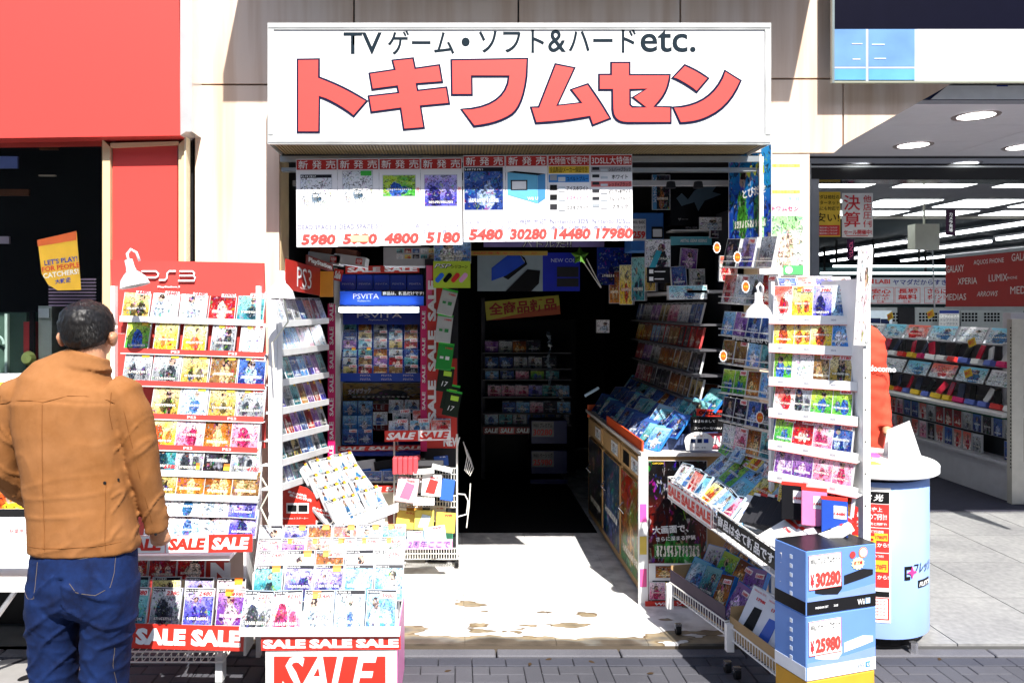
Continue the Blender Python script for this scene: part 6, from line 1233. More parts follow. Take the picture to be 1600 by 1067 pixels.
# blue jamb poster with lettering (abstract park scene)
o = mk('jamb_poster', casemesh(.27, .48, .006), None, frame((1.575, 4.16, 2.0), (0, -1, 0))); bpy.data.objects.remove(o)
o = mk('jamb_poster', casemesh(.26, .5, .006), None, frame(P(1171, 380, 4.06), (.55, -.83, 0))); deco(o, 'sky blue', 17, 0); o['ca'] = (.02, .08, .45); o['cb'] = (.03, .3, .6); o['cc'] = (.1, .35, .06); tag(o, 'blue poster with green and yellow shapes on the right door jamb', 'poster'); text(o, 'Wii', .03, .38, .06, .12, pm((.55, .6, .05)), .03, rot=8, z=.004); text(o, 'とびだせ', .03, .27, .05, .14, TXT_W, .03, rot=8, z=.004)
# opening-hours and parkland poster on the right pillar
s = 3.99 / F; o = mk('hours_poster', boxmesh('hours_poster', 70 * s, 186 * s, .006, pm((.78, .79, .76), .4), False), None, frame(P(1222, 431, 3.99))); tag(o, 'white shop hours poster with green park picture on the right pillar', 'poster')
for v, t_, w_ in ((259, '営業時間・定休日のご案内', 54), (300, '店頭整理の休業のご案内', 54)): b = MB(); b.mat(pm((.78, .7, .2), .5)).box(-28 * s, 28 * s, (431 - v - 3) * s, (431 - v + 3) * s, 0, .001); b.obj('yellow_line', o); text(o, t_, 0, (431 - v) * s, 4 * s, w_ * s, pm((.4, .38, .05)), .01)
for v0, v1 in ((268, 294), (304, 318)):
    b = MB(); b.mat(pm((.6, .75, .78), .5)); 
    for i in range(4): b.box((-28 + i * 14.3) * s, (-15 + i * 14.3) * s, (431 - v1) * s, (431 - v0) * s, 0, .001)
    split(b.obj('time_table', o))
text(o, '月', 12 * s, 120 * s, 5 * s, mat=pm((.1, .3, .5))); text(o, '日', 24 * s, 120 * s, 5 * s, mat=pm((.1, .3, .5)))
text(o, 'トキワムセン', 0, 105 * s, 7.5 * s, 52 * s, pm((.7, .03, .15)), .02)
k = mk('park_picture', casemesh(66 * s, 82 * s, .001), o, T(0, 12 * s, .0015)); deco(k, 'green', 23, 0, (.8, .8, .8)); k['ca'] = (.75, .8, .7); k['cb'] = (.4, .75, .35); k['cc'] = (.8, .62, .5)
b = MB(); b.mat(pm((.1, .6, .15), .4)).box(2 * s, 33 * s, 2 * s, 16 * s, .003, .004); b.mat(WHITE).lathe([(0, .0), (6 * s, 0)], 14, T(10 * s, 9 * s, .005)); b.obj('green_badge', o)
# ================================================================== RIGHT CORNER RACK
cr = empty('corner_rack', T(1.55, 3.3, -.03), 'white corner rack loaded with handheld games right of the doorway', 'display rack'); cro = cr.matrix_basis.translation
# left wing: from far-left to near
LA, LB = Vector((1.425, 4.12, 0)), Vector((1.492, 3.6, 0))
def wing(v_l, v_r): return Vector((LA.x, LA.y, ZV(v_l, LA.y))), Vector((LB.x, LB.y, ZV(v_r, LB.y)))
lw = [('top row', 417, 418, 3, .15, ['black', 'blue and violet', 'grey'], .14, (.8, .8, .8)), ('second row', 472, 478, 4, .15, ['white and red', 'white', 'grey', 'red'], .13, (.8, .8, .8)), ('third row', 522, 532, 4, .125, ['sky blue', 'purple', 'dark blue', 'dark blue'], .125, (.75, .78, .8)), ('fourth row', 566, 578, 4, .125, ['brown', 'brown', 'sky blue', 'teal'], .125, (.75, .78, .8)),
      ('fifth row', 612, 624, 4, .125, ['green', 'green', 'orange and brown', 'sky blue'], .125, (.75, .78, .8)), ('sixth row', 655, 674, 4, .125, ['black', 'black', 'dark blue', 'black'], .125, (.75, .78, .8)), ('seventh row', 698, 720, 4, .125, ['white', 'pink', 'orange and brown', 'teal'], .125, (.75, .78, .8)), ('eighth row', 727, 752, 4, .1, ['teal', 'purple', 'green', 'sky blue'], .12, (.75, .78, .8))]
for rn, va, vb_, n, h_, pls, w_, cs in lw:
    A, B = wing(va, vb_)
    if rn in ('top row', 'second row'): A = A + Vector((0, 0, 0))
    cases('the corner rack side', rn, A, B, n, w_, h_, .02 if rn == 'top row' else .014, 10, pls, ['', '17980'] if 'top' in rn else ['', '3980', '', '4980'], None, cs=cs, strip=0, jit=1.5, kind='handheld_game' if rn not in ('top row', 'second row') else 'console_box', noun='handheld game' if rn not in ('top row', 'second row') else 'handheld box', cat='handheld game' if rn not in ('top row', 'second row') else 'console box')
    d = B - A; b = MB(); b.mat(WIRE)
    for z in (-.004, .03): b.tube([(0, z, .012), (d.length, z, .012)], .0025, 5)
    for i in range(9): x = d.length * i / 8; b.tube([(x, -.004, .012), (x, -.004, -.04), (x, .12, -.06)], .002, 4)
    k = b.obj('wire_shelf', cr, rloc(cr, frame(A, d))); k['kind'] = 'stuff'
banner('notice_strip', cr, wing(531, 541)[0] + Vector((.03, -.05, 0)), wing(531, 541)[1] + Vector((0, -.05, 0)), .035, ['商品は、新品だけです!'], backing=BLACK, shear=0, bold=.03); banner('notice_strip', cr, wing(652, 672)[0] + Vector((.08, -.08, 0)), wing(652, 672)[1] + Vector((0, -.08, 0)), .04, ['商品は、新品だけです!'], backing=BLACK, shear=0, bold=.03)
for i, (u, v, Y, lab) in enumerate(((1120, 387, 4.05, 'orange burst sticker left of the topmost handheld box'), (1152, 402, 3.85, 'orange burst sticker right on the topmost handheld boxes'), (1165, 448, 3.75, 'orange burst sticker on the second row handheld boxes'), (1130, 556, 3.95, 'orange burst sticker beside the fourth row of the corner rack'), (1187, 652, 3.6, 'orange burst sticker low on the sixth row games'))):
    b = MB(); b.mat(WHITE).poly([(math.cos(a) * .018 * (1 + .16 * (j % 2)), math.sin(a) * .027 * (1 + .16 * (j % 2))) for j, a in enumerate([R(x) for x in range(0, 360, 15)])], .002); b.mat(pm((.75, .12, .01), .4)).poly([(math.cos(a) * .015, math.sin(a) * .023) for a in [R(x) for x in range(0, 360, 20)]], .003); o = b.obj('burst_sticker', None, frame(P(u, v, Y - .02))); tag(o, lab, 'sticker'); text(o, '新品', 0, 0, .01, mat=YEL, bold=.05, z=.004)
# front wing: frontal, sloping rows with white ledges
rows = [('top row', 494, 495, ['white and red', 'yellow', 'blue and violet', 'pale blue'], ['', '2980', '3980', '4280'], .14), ('second row', 538, 543, ['yellow', 'yellow', 'yellow', 'sky blue'], ['', '', '3480', '4980'], .125), ('third row', 590, 597, ['green', 'white', 'brown', 'gold'], ['', '', '5180', '5180'], .125), ('fourth row', 639, 651, ['white and red', 'grey', 'green', 'green'], ['4780', '4280', '', '4800'], .125), ('fifth row', 689, 708, ['green', 'red', 'pink', 'dark blue'], ['3980', '3980', '2540', '5280'], .125), ('sixth row', 738, 761, ['purple', 'purple', 'pink', 'pink'], ['', '2480', '', '3980'], .125)]
for i, (rn, va, vb_, pls, prs, h_) in enumerate(rows):
    A, B = P(1210, va, 3.46 - i * .02), P(1328, vb_, 3.28 - i * .03); A.y, B.y
    cases('the corner rack front', rn, A, B, 4, .09, .118 if i else .14, .014, 12, pls, prs, [0, 1, 0, 0] if i in (0,) else None, cs=(.8, .8, .82), strip=0, kind='handheld_game', noun='handheld game', cat='handheld game')
    if i: cases('the corner rack front', rn.replace(' row', ' rear row'), A + Vector((.01, .035, .022)), B + Vector((.01, .035, .022)), 4, .088, .118, .014, 12, pls[::-1], None, [0, 0, 1, 0], cs=(.8, .8, .82), strip=0, kind='handheld_game', noun='handheld game', cat='handheld game')
    d = (B - A); b = MB(); b.mat(WHITE).box(-.02, d.length + .03, -.03, .004, .0, .02); b.box(-.02, d.length + .03, -.034, -.03, -.12, .02); b.mat(REDS).box(-.02, d.length + .03, -.036, -.0342, .0, .021)
    k = b.obj('shelf', cr, rloc(cr, frame(A + Vector((0, -.004, 0)), d)))
    for x in (.1, .45, .8): text(k, '3DS', d.length * x, -.014, .007, .02, pm((.2, .2, .3)), .01, z=.0215)
# packs seen behind rows & on top
for i, (u, v, pal) in enumerate(((1232, 448, 'dark blue'), (1262, 446, 'white and red'), (1290, 446, 'blue and violet'), (1318, 447, 'pink'))):
    o = mk('game_package', casemesh(.085, .05, .05), None, frame(P(u, v, 3.5)) @ RX(-30)); deco(o, pal, None, 0); tag(o, f'{pal} game package, {ORD[i]} from left lying on top of the corner rack', 'game package', 'packages on top of the corner rack')
lpart(cr, 'side_panel', WHITE, (XU(1336, 3.2), XU(1341, 3.2), 3.14, 3.5, ZV(790, 3.2), ZV(436, 3.2)))
lpart(cr, 'post', WHITE, (XU(1349, 3.13), XU(1360, 3.13), 3.13, 3.17, -.03, ZV(440, 3.15)))
b = MB(); b.mat(BLACK)
for v in range(490, 800, 50): b.lathe([(0, 0), (.004, 0)], 8, frame((XU(1352, 3.13), 3.1295, ZV(v, 3.13))))
b.obj('peg_hole', cr, cr.matrix_basis.inverted())
o = mk('paper_sheet', casemesh(.06, .4, .004), None, frame(P(1345, 540, 3.12)) @ RZ(-3)); deco(o, 'white and red', 5, 0, (.8, .8, .8)); o['ca'] = (.8, .8, .8); o['cb'] = (.8, .75, .76); o['cc'] = (.8, .6, .62); tag(o, 'white and pink curled paper poster on the right edge of the corner rack', 'poster')
lpart(cr, 'back_post', WHITE, (XU(1205, 3.52), XU(1210, 3.52), 3.52, 3.55, -.03, ZV(440, 3.52))); lpart(cr, 'back_mesh', pm((.5, .5, .52), .5), (XU(1210, 3.6), XU(1338, 3.56), 3.6, 3.61, .3, ZV(500, 3.6)))
# ---- baskets
def basketline(v_far, v_near): return None
ub = empty('wire_basket', T(1.2, 3.55, .65), 'upper pair of white wire baskets full of blue and red games beside the corner rack', 'basket')
Bf, Bn = Vector((1.13, 4.08, .70)), Vector((1.27, 2.99, .645))
mid = Bf.lerp(Bn, .46)
for a, c_ in ((Bf, mid), (mid + Vector((.004, -.012, 0)), Bn)):
    d = c_ - a; wiretray(ub, rloc(ub, frame(a.lerp(c_, .5) + Vector((0, 0, -.06)), d)), d.length, .27, .11, 13, 'wire_grid', .0032, 3)
    b = MB(); b.mat(pm((.5, .5, .5), .5)).box(-d.length / 2, d.length / 2, -.002, .002, -.27, 0); b.obj('base_board', ub, rloc(ub, frame(a.lerp(c_, .5) + Vector((0, 0, -.062)), d)))
banner('sale_strip', ub, Bf + Vector((-.0, 0, -.055)), mid + Vector((-.0, 0, -.055)), .085, ['SALE', 'SALE', 'SALE'], bgs=[WHITE], fgs=[REDS], wf=.92, shear=0, bold=.07)
banner('notice_strip', ub, mid + Vector((-.01, -.1, -.02)), Bn + Vector((-.01, 0.03, -.03)), .075, ['商品は全て新品です'], backing=BLACK, shear=0, bold=.03, wf=.95)
dr = (Bn - Bf).normalized(); nr = dr.cross(Vector((0, 0, 1))).normalized()
for r_, (off, dz, w_, pls, rn) in enumerate(((-.05, .0, .15, ['white and cyan', 'white and red', 'pale blue', 'white and cyan'], 'front row'), (-.12, .06, .15, ['white and red', 'white and cyan', 'white and cyan', 'white', 'pale blue'], 'second row'), (-.19, .12, .15, ['pale blue', 'green', 'sky blue', 'yellow', 'pale blue'], 'third row'))):
    for i in range(4):
        p = Bf.lerp(Bn, .02 + (i + .5) * .135) + nr * off + Vector((0, 0, dz - .04))
        o = mk('game_case', casemesh(.145, .17, .016), None, frame(p, dr) @ RX(-48 + random.uniform(-4, 4)) @ RZ(random.uniform(-8, 8))); deco(o, pls[i % len(pls)], None, 2, (.3, .6, .85)); tag(o, f'{pls[i % len(pls)]} game case, {ORD[i]} from the counter, {rn}, upper basket', 'game case', 'games in the upper basket')
        if i % 2: price(o, '1980', .03, .13, .06)
for i in range(12):     # loose cases slipped over the rows
    f_ = [.03, .1, .17, .24, .31, .38, .45, .52, .06, .2, .34, .48][i]; up_ = i >= 8
    p = Bf.lerp(Bn, f_) + nr * ((-.03 if not up_ else -.26) + random.uniform(-.01, .01)) + Vector((0, 0, .02 if not up_ else .18)); pl_ = ['white', 'pale blue', 'white and red', 'white and cyan', 'yellow', 'white', 'sky blue', 'pink', 'green', 'pale blue', 'yellow', 'white and red'][i]
    o = mk('game_case', casemesh(.1, .13, .014), None, frame(p, dr) @ RX(-40 + random.uniform(-8, 8)) @ RZ(random.uniform(-14, 14))); deco(o, pl_, None, 1, (.5, .65, .8)); tag(o, f'{pl_} small case slipped loosely {"over the front" if not up_ else "behind the back"} of the upper basket, {ORD[i if not up_ else i - 8]} from the counter', 'game case', 'loose cases on the upper basket')
for i, (u, v, Y, pl_, w_, h_, lab) in enumerate(((1138, 440, 4.2, 'white and red', .1, .14, 'white and red hanging pack left of the second row handheld boxes'), (1090, 452, 4.5, 'grey', .09, .12, 'grey hanging pack under the teal strip of the black cabinet'), (1062, 448, 4.5, 'dark blue', .09, .12, 'dark blue hanging pack left of the grey one under the cabinet'), (1120, 372, 4.5, 'black', .08, .09, 'small black pack right of the note card on the glass shelf'), (1075, 420, 4.52, 'purple', .1, .12, 'purple dim package on the lower black screen'), (942, 520, 5.9, 'white', .1, .1, 'pale leaflet hanging deep on the aisle wall'))):
    o = mk('hanging_pack', casemesh(w_, h_, .02), None, frame(P(u, v, Y)) @ RZ(random.uniform(-5, 5))); deco(o, pl_, None, 0); tag(o, lab, 'pack')
for i in range(5):      # wide yellow-green packages behind
    p = Bf.lerp(Bn, .1 + i * .15) + nr * -.3 + Vector((0, 0, .2)); o = mk('game_package', casemesh(.17, .12, .02), None, frame(p, dr) @ RX(-25)); pl_ = ['green', 'yellow', 'sky blue', 'gold', 'green'][i]; deco(o, pl_, None, 0, (.75, .8, .8)); tag(o, f'{pl_} wide game package, {ORD[i]} from the counter behind the upper basket', 'game package', 'wide packages behind the upper basket')
for i in range(6):      # leaning dark-sided handheld boxes
    p = Bf.lerp(Bn, .56 + i * .035) + nr * (-.1 - i * .012) + Vector((0, 0, .0 + i * .008)); o = mk('console_box', boxmesh('console_box', .12, .15, .022, pm((.78, .78, .8), .35) if i == 0 else DARK), None, frame(p, (dr + nr * -.5).normalized()) @ RX(-44)); tag(o, f'{"white" if i == 0 else "dark sided"} handheld box, {ORD[i]} of the leaning stack in the upper basket', 'console box', 'leaning handheld boxes')
    if i == 0: b = MB(); b.mat(pm((.12, .2, .5), .3)).poly([(-.03, .05), (.02, .04), (.045, .09), (-.02, .1)], .002); b.obj('product_picture', o); text(o, '17980', .02, .125, .012, .05, TXT_R, .04, z=.003)
    else: mk('red_edge', boxmesh('red_edge', .12, .012, .023, WHITE if i % 2 else RED, False), o, T(0, .15, 0))
for i, (fr_, off, dz, c, lab) in enumerate(((.78, -.05, .0, WHITE, 'white flat handheld box with pale picture, front left'), (.88, -.05, .0, WHITE, 'white flat handheld box with pink picture, front right'), (.97, -.06, .01, WHITE, 'white flat handheld box at the near end'), (.8, -.17, .07, pm((.78, .7, .7), .4), 'white box with red handheld picture, middle left'), (.93, -.17, .08, WHITE, 'white box with red lid edge, middle right'))):
    p = Bf.lerp(Bn, fr_) + nr * off + Vector((0, 0, dz)); o = mk('console_box', boxmesh('console_box', .13, .15, .035, c), None, frame(p, dr) @ RX(-58) @ RZ(-6)); tag(o, lab + ' of the upper basket', 'console box', 'handheld boxes in the upper basket')
    mk('red_edge', boxmesh('red_edge', .13, .014, .036, REDS, False), o, T(0, .15, 0)); b = MB(); b.mat([pm((.6, .62, .75)), pm((.8, .4, .55)), pm((.7, .7, .72)), RED, BLACK][i]).poly([(-.04, .04), (.01, .03), (.03, .08), (-.03, .085)], .002); b.obj('product_picture', o); text(o, ['17980', '17980', '17980', '17980', '14480'][i], .02, .12, .013, .055, TXT_R, .04, z=.003)
for i, (u, v, Y, c, pal) in enumerate(((1240, 812, 3.2, (.01, .01, .012), 'black'), (1272, 822, 3.12, (.75, .2, .4), 'pink'), (1304, 838, 3.05, (.02, .07, .4), 'blue'))):
    o = mk('console_box', boxmesh('console_box', .095, .14, .1, pm(c, .3)), None, frame(P(u, v, Y), (.85, -.4, 0)) @ RX(-12)); tag(o, f'{pal} handheld console box standing {"left" if i == 0 else "in the middle" if i == 1 else "right"} below the corner rack rows', 'console box'); mk('red_edge', boxmesh('red_edge', .095, .014, .101, REDS, False), o, T(0, .14, 0)); k = mk('price_card', boxmesh('price_card', .045, .05, .002, WHITE, False), o, T(.02, .07, .002)); text(k, '14480', 0, .02, .012, .04, TXT_R, .04)
cases('the corner rack', 'lowest row', P(1214, 783, 3.42), P(1330, 808, 3.1), 4, .085, .1, .02, 14, ['yellow', 'pale blue', 'white', 'orange and brown'], ['', '', '3980', '2980'], noun='card pack', kind='card_pack', cat='card pack', strip=0)
# lower baskets
lbk = empty('wire_basket', T(1.15, 3.4, .2), 'lower pair of wheeled wire baskets with blue cases and slim boxes near the ground', 'basket')
Cf, Cn = Vector((1.09, 3.9, .2)), Vector((1.3, 2.97, .2)); midc = Cf.lerp(Cn, .52)
for i, (a, c_) in enumerate(((Cf, midc + Vector((0, 0, 0))), (midc + Vector((.02, -.0, -.02)), Cn + Vector((0, 0, -.02))))):
    d = c_ - a; wiretray(lbk, rloc(lbk, frame(a.lerp(c_, .5), d)), d.length, .34, .055, 22, 'wire_grid', .0032, 1)
    b = MB(); b.mat(CARD if i else pm((.05, .03, .06), .5)).box(-d.length / 2, d.length / 2, .02, .12 if i == 0 else .1, -.006, -.003); b.mat(CARD).box(-d.length / 2, -d.length / 2 + .004, .02, .14, -.3, -.0061); b.box(-d.length / 2, d.length / 2, .01, .016, -.33, -.0062); b.obj('cardboard_liner', lbk, rloc(lbk, frame(a.lerp(c_, .5), d)))
    lx = a.lerp(c_, .02 if i else .05); caster(lbk, lx.x + .03 - 1.15, lx.y - .0 - 3.4, .05 - .2); lpart(lbk, 'end_plate', WHITE, (a.x - .02, a.x + .012, a.y - .03, a.y + .0, .13, .25)); caster(lbk, c_.x - 1.15 + .03, c_.y - 3.4 + .05, .05 - .2)
dl = (Cn - Cf).normalized(); nl = dl.cross(Vector((0, 0, 1))).normalized()
k = 0
for r_, (off, dz, n_) in enumerate(((-.06, .03, 4), (-.15, .09, 4), (-.24, .15, 3))):
    for i in range(n_):
        p = Cf.lerp(Cn, .03 + (i + .5) * .12) + nl * off + Vector((0, 0, dz)); pl_ = [['white and cyan', 'teal', 'orange and brown', 'purple'], ['grey', 'green', 'orange and brown', 'purple'], ['orange and brown', 'orange and brown', 'brown']][r_][i]
        o = mk('game_case', casemesh(.135, .175, .022), None, frame(p, dl) @ RX(-30) @ RZ(random.uniform(-10, 14)) @ RY(random.uniform(-8, 8))); deco(o, pl_, None, 2, (.04, .25, .7)); o['cb'] = tuple(x * .6 for x in PALS[pl_][1]); tag(o, f'blue edged {pl_} case, {ORD[i]} from the counter, {ORD[r_]} row, lower basket', 'game case', 'blue cases in the lower basket')
        if i in (2, 3): price(o, '5680', .03, .13, .055)
slim = [(.6, -.05, .03, (.02, .02, .02), WHITE, 'slim white box with black game pad picture, front left'), (.71, -.05, .02, (.02, .1, .5), WHITE, 'slim white box with blue game pad picture, front centre'), (.83, -.05, .01, (.35, .35, .36), WHITE, 'slim white box with silver picture, front right'), (.95, -.04, .0, (.01, .01, .01), WHITE, 'slim white box with black picture and orange sticker, nearest'), (.7, -.2, .1, (.6, .55, .65), WHITE, 'large pale white box, back left'), (.84, -.2, .09, (.45, .04, .01), WHITE, 'large white box with dark red picture, back right')]
for fr_, off, dz, pc_, c, lab in slim:
    big = off < -.1; w_, h_ = (.13, .25) if big else (.105, .2)
    p = Cf.lerp(Cn, fr_) + nl * off + Vector((0, 0, dz)); o = mk('console_box', boxmesh('console_box', w_, h_, .05, pm((.75, .75, .76), .35)), None, frame(p, (dl + Vector((.35, 0, 0))).normalized()) @ RX(-24) @ RZ(-9)); tag(o, lab + ' of the lower basket', 'console box', 'slim boxes in the lower basket')
    b = MB(); b.mat(pm(pc_, .3)).poly([(-w_ * .2, h_ * .08), (w_ * .3, h_ * .12), (w_ * .34, h_ * .62), (-w_ * .05, h_ * .6)], .002); b.obj('product_picture', o); text(o, 'Nintendo 3DS', -w_ * .05, h_ * .93, .008, w_ * .6, TXT_R, .01, z=.003); text(o, '17980', w_ * .15, h_ * .78, .014, w_ * .5, TXT_R, .05, z=.003)
# cards standing on the counter front corner
o = mk('black_card', boxmesh('black_card', .19, .085, .004, BLACK, False), None, frame(P(1106, 675, 4.22))); tag(o, 'black card with white greeting lettering above the white round badge', 'card'); text(o, 'はじめまして', -.02, .06, .014, .12, TXT_W, .02); text(o, 'スーパーなWiiU', 0, .022, .014, .15, TXT_W, .02)
o = mk('sale_card', boxmesh('sale_card', .16, .09, .004, pm((.7, .1, .15), .4), False), None, frame(P(1110, 702, 4.24))); tag(o, 'pink red SALE card partly hidden by the round badge', 'card'); text(o, 'SAL', .03, .045, .06, .12, TXT_W, .06)
o = mk('sale_card', boxmesh('sale_card', .17, .04, .004, REDS, False), None, frame(P(1112, 651, 4.3)) @ RZ(-4)); tag(o, 'dark red strip of lettering above the black greeting card', 'card'); text(o, 'ONIZAIMU', 0, .02, .02, .15, BLACK, .04)
o = empty('round_badge', frame(P(1092, 703, 4.18)), 'white round topped badge card with small blue pictures on the counter', 'card'); b = MB(); b.mat(WHITE).poly([(-.07, 0), (.07, 0), (.08, .05)] + [(math.cos(a) * .08, .05 + math.sin(a) * .05) for a in [R(x) for x in range(20, 180, 20)]] + [(-.08, .05)], .004); b.obj('card', o); b = MB(); b.mat(NAVY).box(-.045, -.02, .04, .062, .0042, .006); b.box(-.01, .015, .04, .062, .0042, .006); b.mat(BLUE).box(.025, .05, .04, .062, .0042, .006); b.obj('picture', o); text(o, '新・怪・', 0, .078, .01, .06, pm((.3, .1, .02)), z=.005); text(o, '新発売、登場', 0, .015, .008, .07, BLACK, z=.005)
# ================================================================== CONSOLE BOX STACK at the front
bd = Vector((.316, .1, 0)).normalized()
def wii(z0, h, lab, top, t1, t2, pr_, logo_bg, console, bw):
    p = Vector((1.308, 2.86, 0)) + bd * .165; o = empty('console_box', frame((p.x, p.y, z0), bd), lab, 'console box'); w_ = .33
    mk('carton', boxmesh('carton', w_, h, .17, pm((.12, .25, .6), .35, var=.08, scale=6)), o)
    band = pm((.01, .01, .012), .3) if bw else pm((.75, .77, .8), .35)
    b = MB(); b.mat(band).poly([(-w_ / 2 + .003, .004), (w_ / 2 - .003, .004), (w_ / 2 - .003, .052), (-w_ / 2 + .003, .052)], .0012); b.obj('lower_band', o)
    b = MB(); b.mat(band).box(-.167, -.003, .004, .052, 0, .0012); b.obj('side_band', o, T(-w_ / 2, 0, 0) @ RY(-90))
    if bw: b = MB(); b.mat(band).box(-w_ / 2 + .002, w_ / 2 - .002, h, h + .0015, -.168, -.002); b.obj('black_lid', o)
    lt = TXT_W if bw else pm((.25, .3, .35), .4)
    text(o, 'Wii', w_ * .32 - .016, .028, .022, .034, lt, .01); b = MB(); b.mat(pm((.05, .25, .7) if not bw else (.4, .6, .85), .3)).box(w_ * .32 + .006, w_ * .32 + .028, .018, .039, .0013, .0025); b.obj('logo_field', o); text(o, 'U', w_ * .32 + .017, .0285, .013, .012, TXT_W, .04, z=.004)
    if bw: text(o, 'PREMIUM SET', -.095, .028, .008, .06, lt, .02); text(o, '32GB', -.03, .028, .008, .02, lt, .02)
    # console art
    b = MB(); cc_ = pm((.015, .015, .018), .2) if bw else pm((.75, .77, .78), .3)
    b.mat(cc_).poly([(.01, .1), (.1, .115), (.148, .125), (.148, .145), (.1, .152), (.01, .135)], .0015); b.obj('console_picture', o, T(0, -.012 if not bw else 0, 0)); b = MB(); b.mat(cc_).poly([(-.125, .07), (-.09, .062), (-.02, .055), (0, .075), (0, .1), (-.125, .1)], .0012); b.obj('gamepad_picture', o, T(0, .012, 0))
    b = MB(); b.mat(pm((.2, .3, .62), .3)).poly([(-w_ / 2 + .004, .053), (w_ / 2 - .004, .053), (w_ / 2 - .004, .09), (.03, .075), (-w_ / 2 + .004, .068)], .0008); b.obj('light_field', o)
    k = mk('price_card', boxmesh('price_card', .15, .128, .002, WHITE, False), o, T(-.08, .098 if bw else .095, .003) @ RZ(.6))
    b = MB(); b.mat(REDS)
    for q in ((-.075, .075, 0, .0015), (-.075, .075, .1265, .128), (-.075, -.0735, .0015, .1265), (.0735, .075, .0015, .1265)): b.box(*q, 0, .001)
    b.obj('card_edge', k); text(k, t1, 0, .107, .026, .138, BLACK, .006, res=3); text(k, t2, 0, .082, .008, .125, pm((.3, .3, .35)), .0); text(k, '¥', -.061, .035, .05, .018, TXT_R, .03); text(k, pr_, .012, .036, .056, .116, pm((.7, .05, .04), .5), .05)
    for i in range(5): b = MB(); b.mat(pm((.75, .8, .85), .4)).box(-.045, -.032, h - .05 - i * .035, h - .035 - i * .035, 0, .001); b.obj('icon', o, T(-w_ / 2, 0, 0) @ RY(-90) @ T(-.04, 0, 0))
    if bw:
        for x, y, r_, c in ((.05, .21, .014, (.45, .04, .04)), (.1, .215, .021, (.8, .25, .1))): b = MB(); b.mat(pm(c, .4)).lathe([(0, 0), (r_, 0)], 20, T(x, y, .002)); b.mat(WHITE).lathe([(0, 0), (r_ * .78, 0)], 20, T(x, y, .003)) if r_ > .02 else None; b.obj('round_sticker', o)
        b = MB(); b.mat(pm((.85, .8, .4), .4)).poly([(math.cos(a) * (.031 if j % 2 else .025), math.sin(a) * (.024 if j % 2 else .02)) for j, a in enumerate([R(x) for x in range(0, 360, 15)])], .002, M=T(.075, .175, .001)); k = b.obj('burst_sticker', o); text(k, '新発売', .075, .178, .014, .04, TXT_R, .05, z=.0045)
    return o
wii(.255, .243, 'blue and white basic console box with white console, reading 25980, below the premium one', None, 'WiiU ベーシックセット', 'Wii U BASIC SET (Shiro)', '25980', None, 0, False)
wii(.4985, .243, 'blue and black premium console box reading 30280 on top of the stack', None, 'WiiU プレミアムセット', 'Wii U PREMIUM SET (Kuro)', '30280', None, 0, True)
o = mk('orange_carton', boxmesh('orange_carton', .32, .283, .17, pm((.7, .35, .03), .5)), None, frame((1.308 + 0.165 * bd.x, 2.862 + 0.165 * bd.y, -.03), bd)); tag(o, 'orange carton carrying the two console boxes', 'carton')
# ================================================================== PEOPLE
def ring(b, c, ax, ay, rx, ry, n=24, p=2.3):
    k = len(b.v)
    for j in range(n):
        t = 2 * math.pi * j / n; ct, st = math.cos(t), math.sin(t)
        x = math.copysign(abs(ct) ** (2 / p), ct) * rx; y = math.copysign(abs(st) ** (2 / p), st) * ry
        b.v.append(tuple(Vector(c) + ax * x + ay * y))
    return k
def loft(b, rings, n=24, p=2.3):
    """rings: (centre, half width, half depth[, axis]) closed at both ends"""
    cs = [Vector(r[0]) for r in rings]; ks = []
    for i, r in enumerate(rings):
        d = (cs[min(i + 1, len(cs) - 1)] - cs[max(i - 1, 0)]).normalized()
        x = Vector((1, 0, 0)); x = (x - d * x.dot(d)).normalized(); y = d.cross(x)
        if len(r) > 3: x = Vector(r[3]); y = d.cross(x).normalized(); x = y.cross(d)
        ks.append(ring(b, r[0], x, y, r[1], r[2], n, p))
    for a, c in zip(ks, ks[1:]):
        for j in range(n): b.f.append((a + j, a + (j + 1) % n, c + (j + 1) % n, c + j)); b.i.append(0)
    b.f.append(tuple(ks[0] + j for j in range(n))[::-1]); b.f.append(tuple(ks[-1] + j for j in range(n))); b.i += [0, 0]
def remesh(name, b, vox, mat, parent, disp=None, smooth_it=4, uvM=I4):
    me = mesh_from(name, b.v, b.f, mat); o = mk(name, me, parent, uvM)
    m = o.modifiers.new('r', 'REMESH'); m.mode = 'VOXEL'; m.voxel_size = vox; m.use_smooth_shade = True
    m2 = o.modifiers.new('s', 'SMOOTH'); m2.iterations = smooth_it; m2.factor = .5
    dg = bpy.context.evaluated_depsgraph_get(); me2 = bpy.data.meshes.new_from_object(o.evaluated_get(dg), depsgraph=dg)
    o.modifiers.clear(); o.data = me2; me2.name = name
    if disp:
        nn = [v.normal.copy() for v in me2.vertices]
        for v, n_ in zip(me2.vertices, nn): v.co += n_ * disp(v.co, n_)
    me2.materials.clear(); me2.materials.append(mat); me2.shade_smooth(); me2.update(); return o
YP = 2.8; sP = YP / F
def PP(u, v, y=0): return Vector((XU(u, YP), YP + y, ZV(v, YP)))
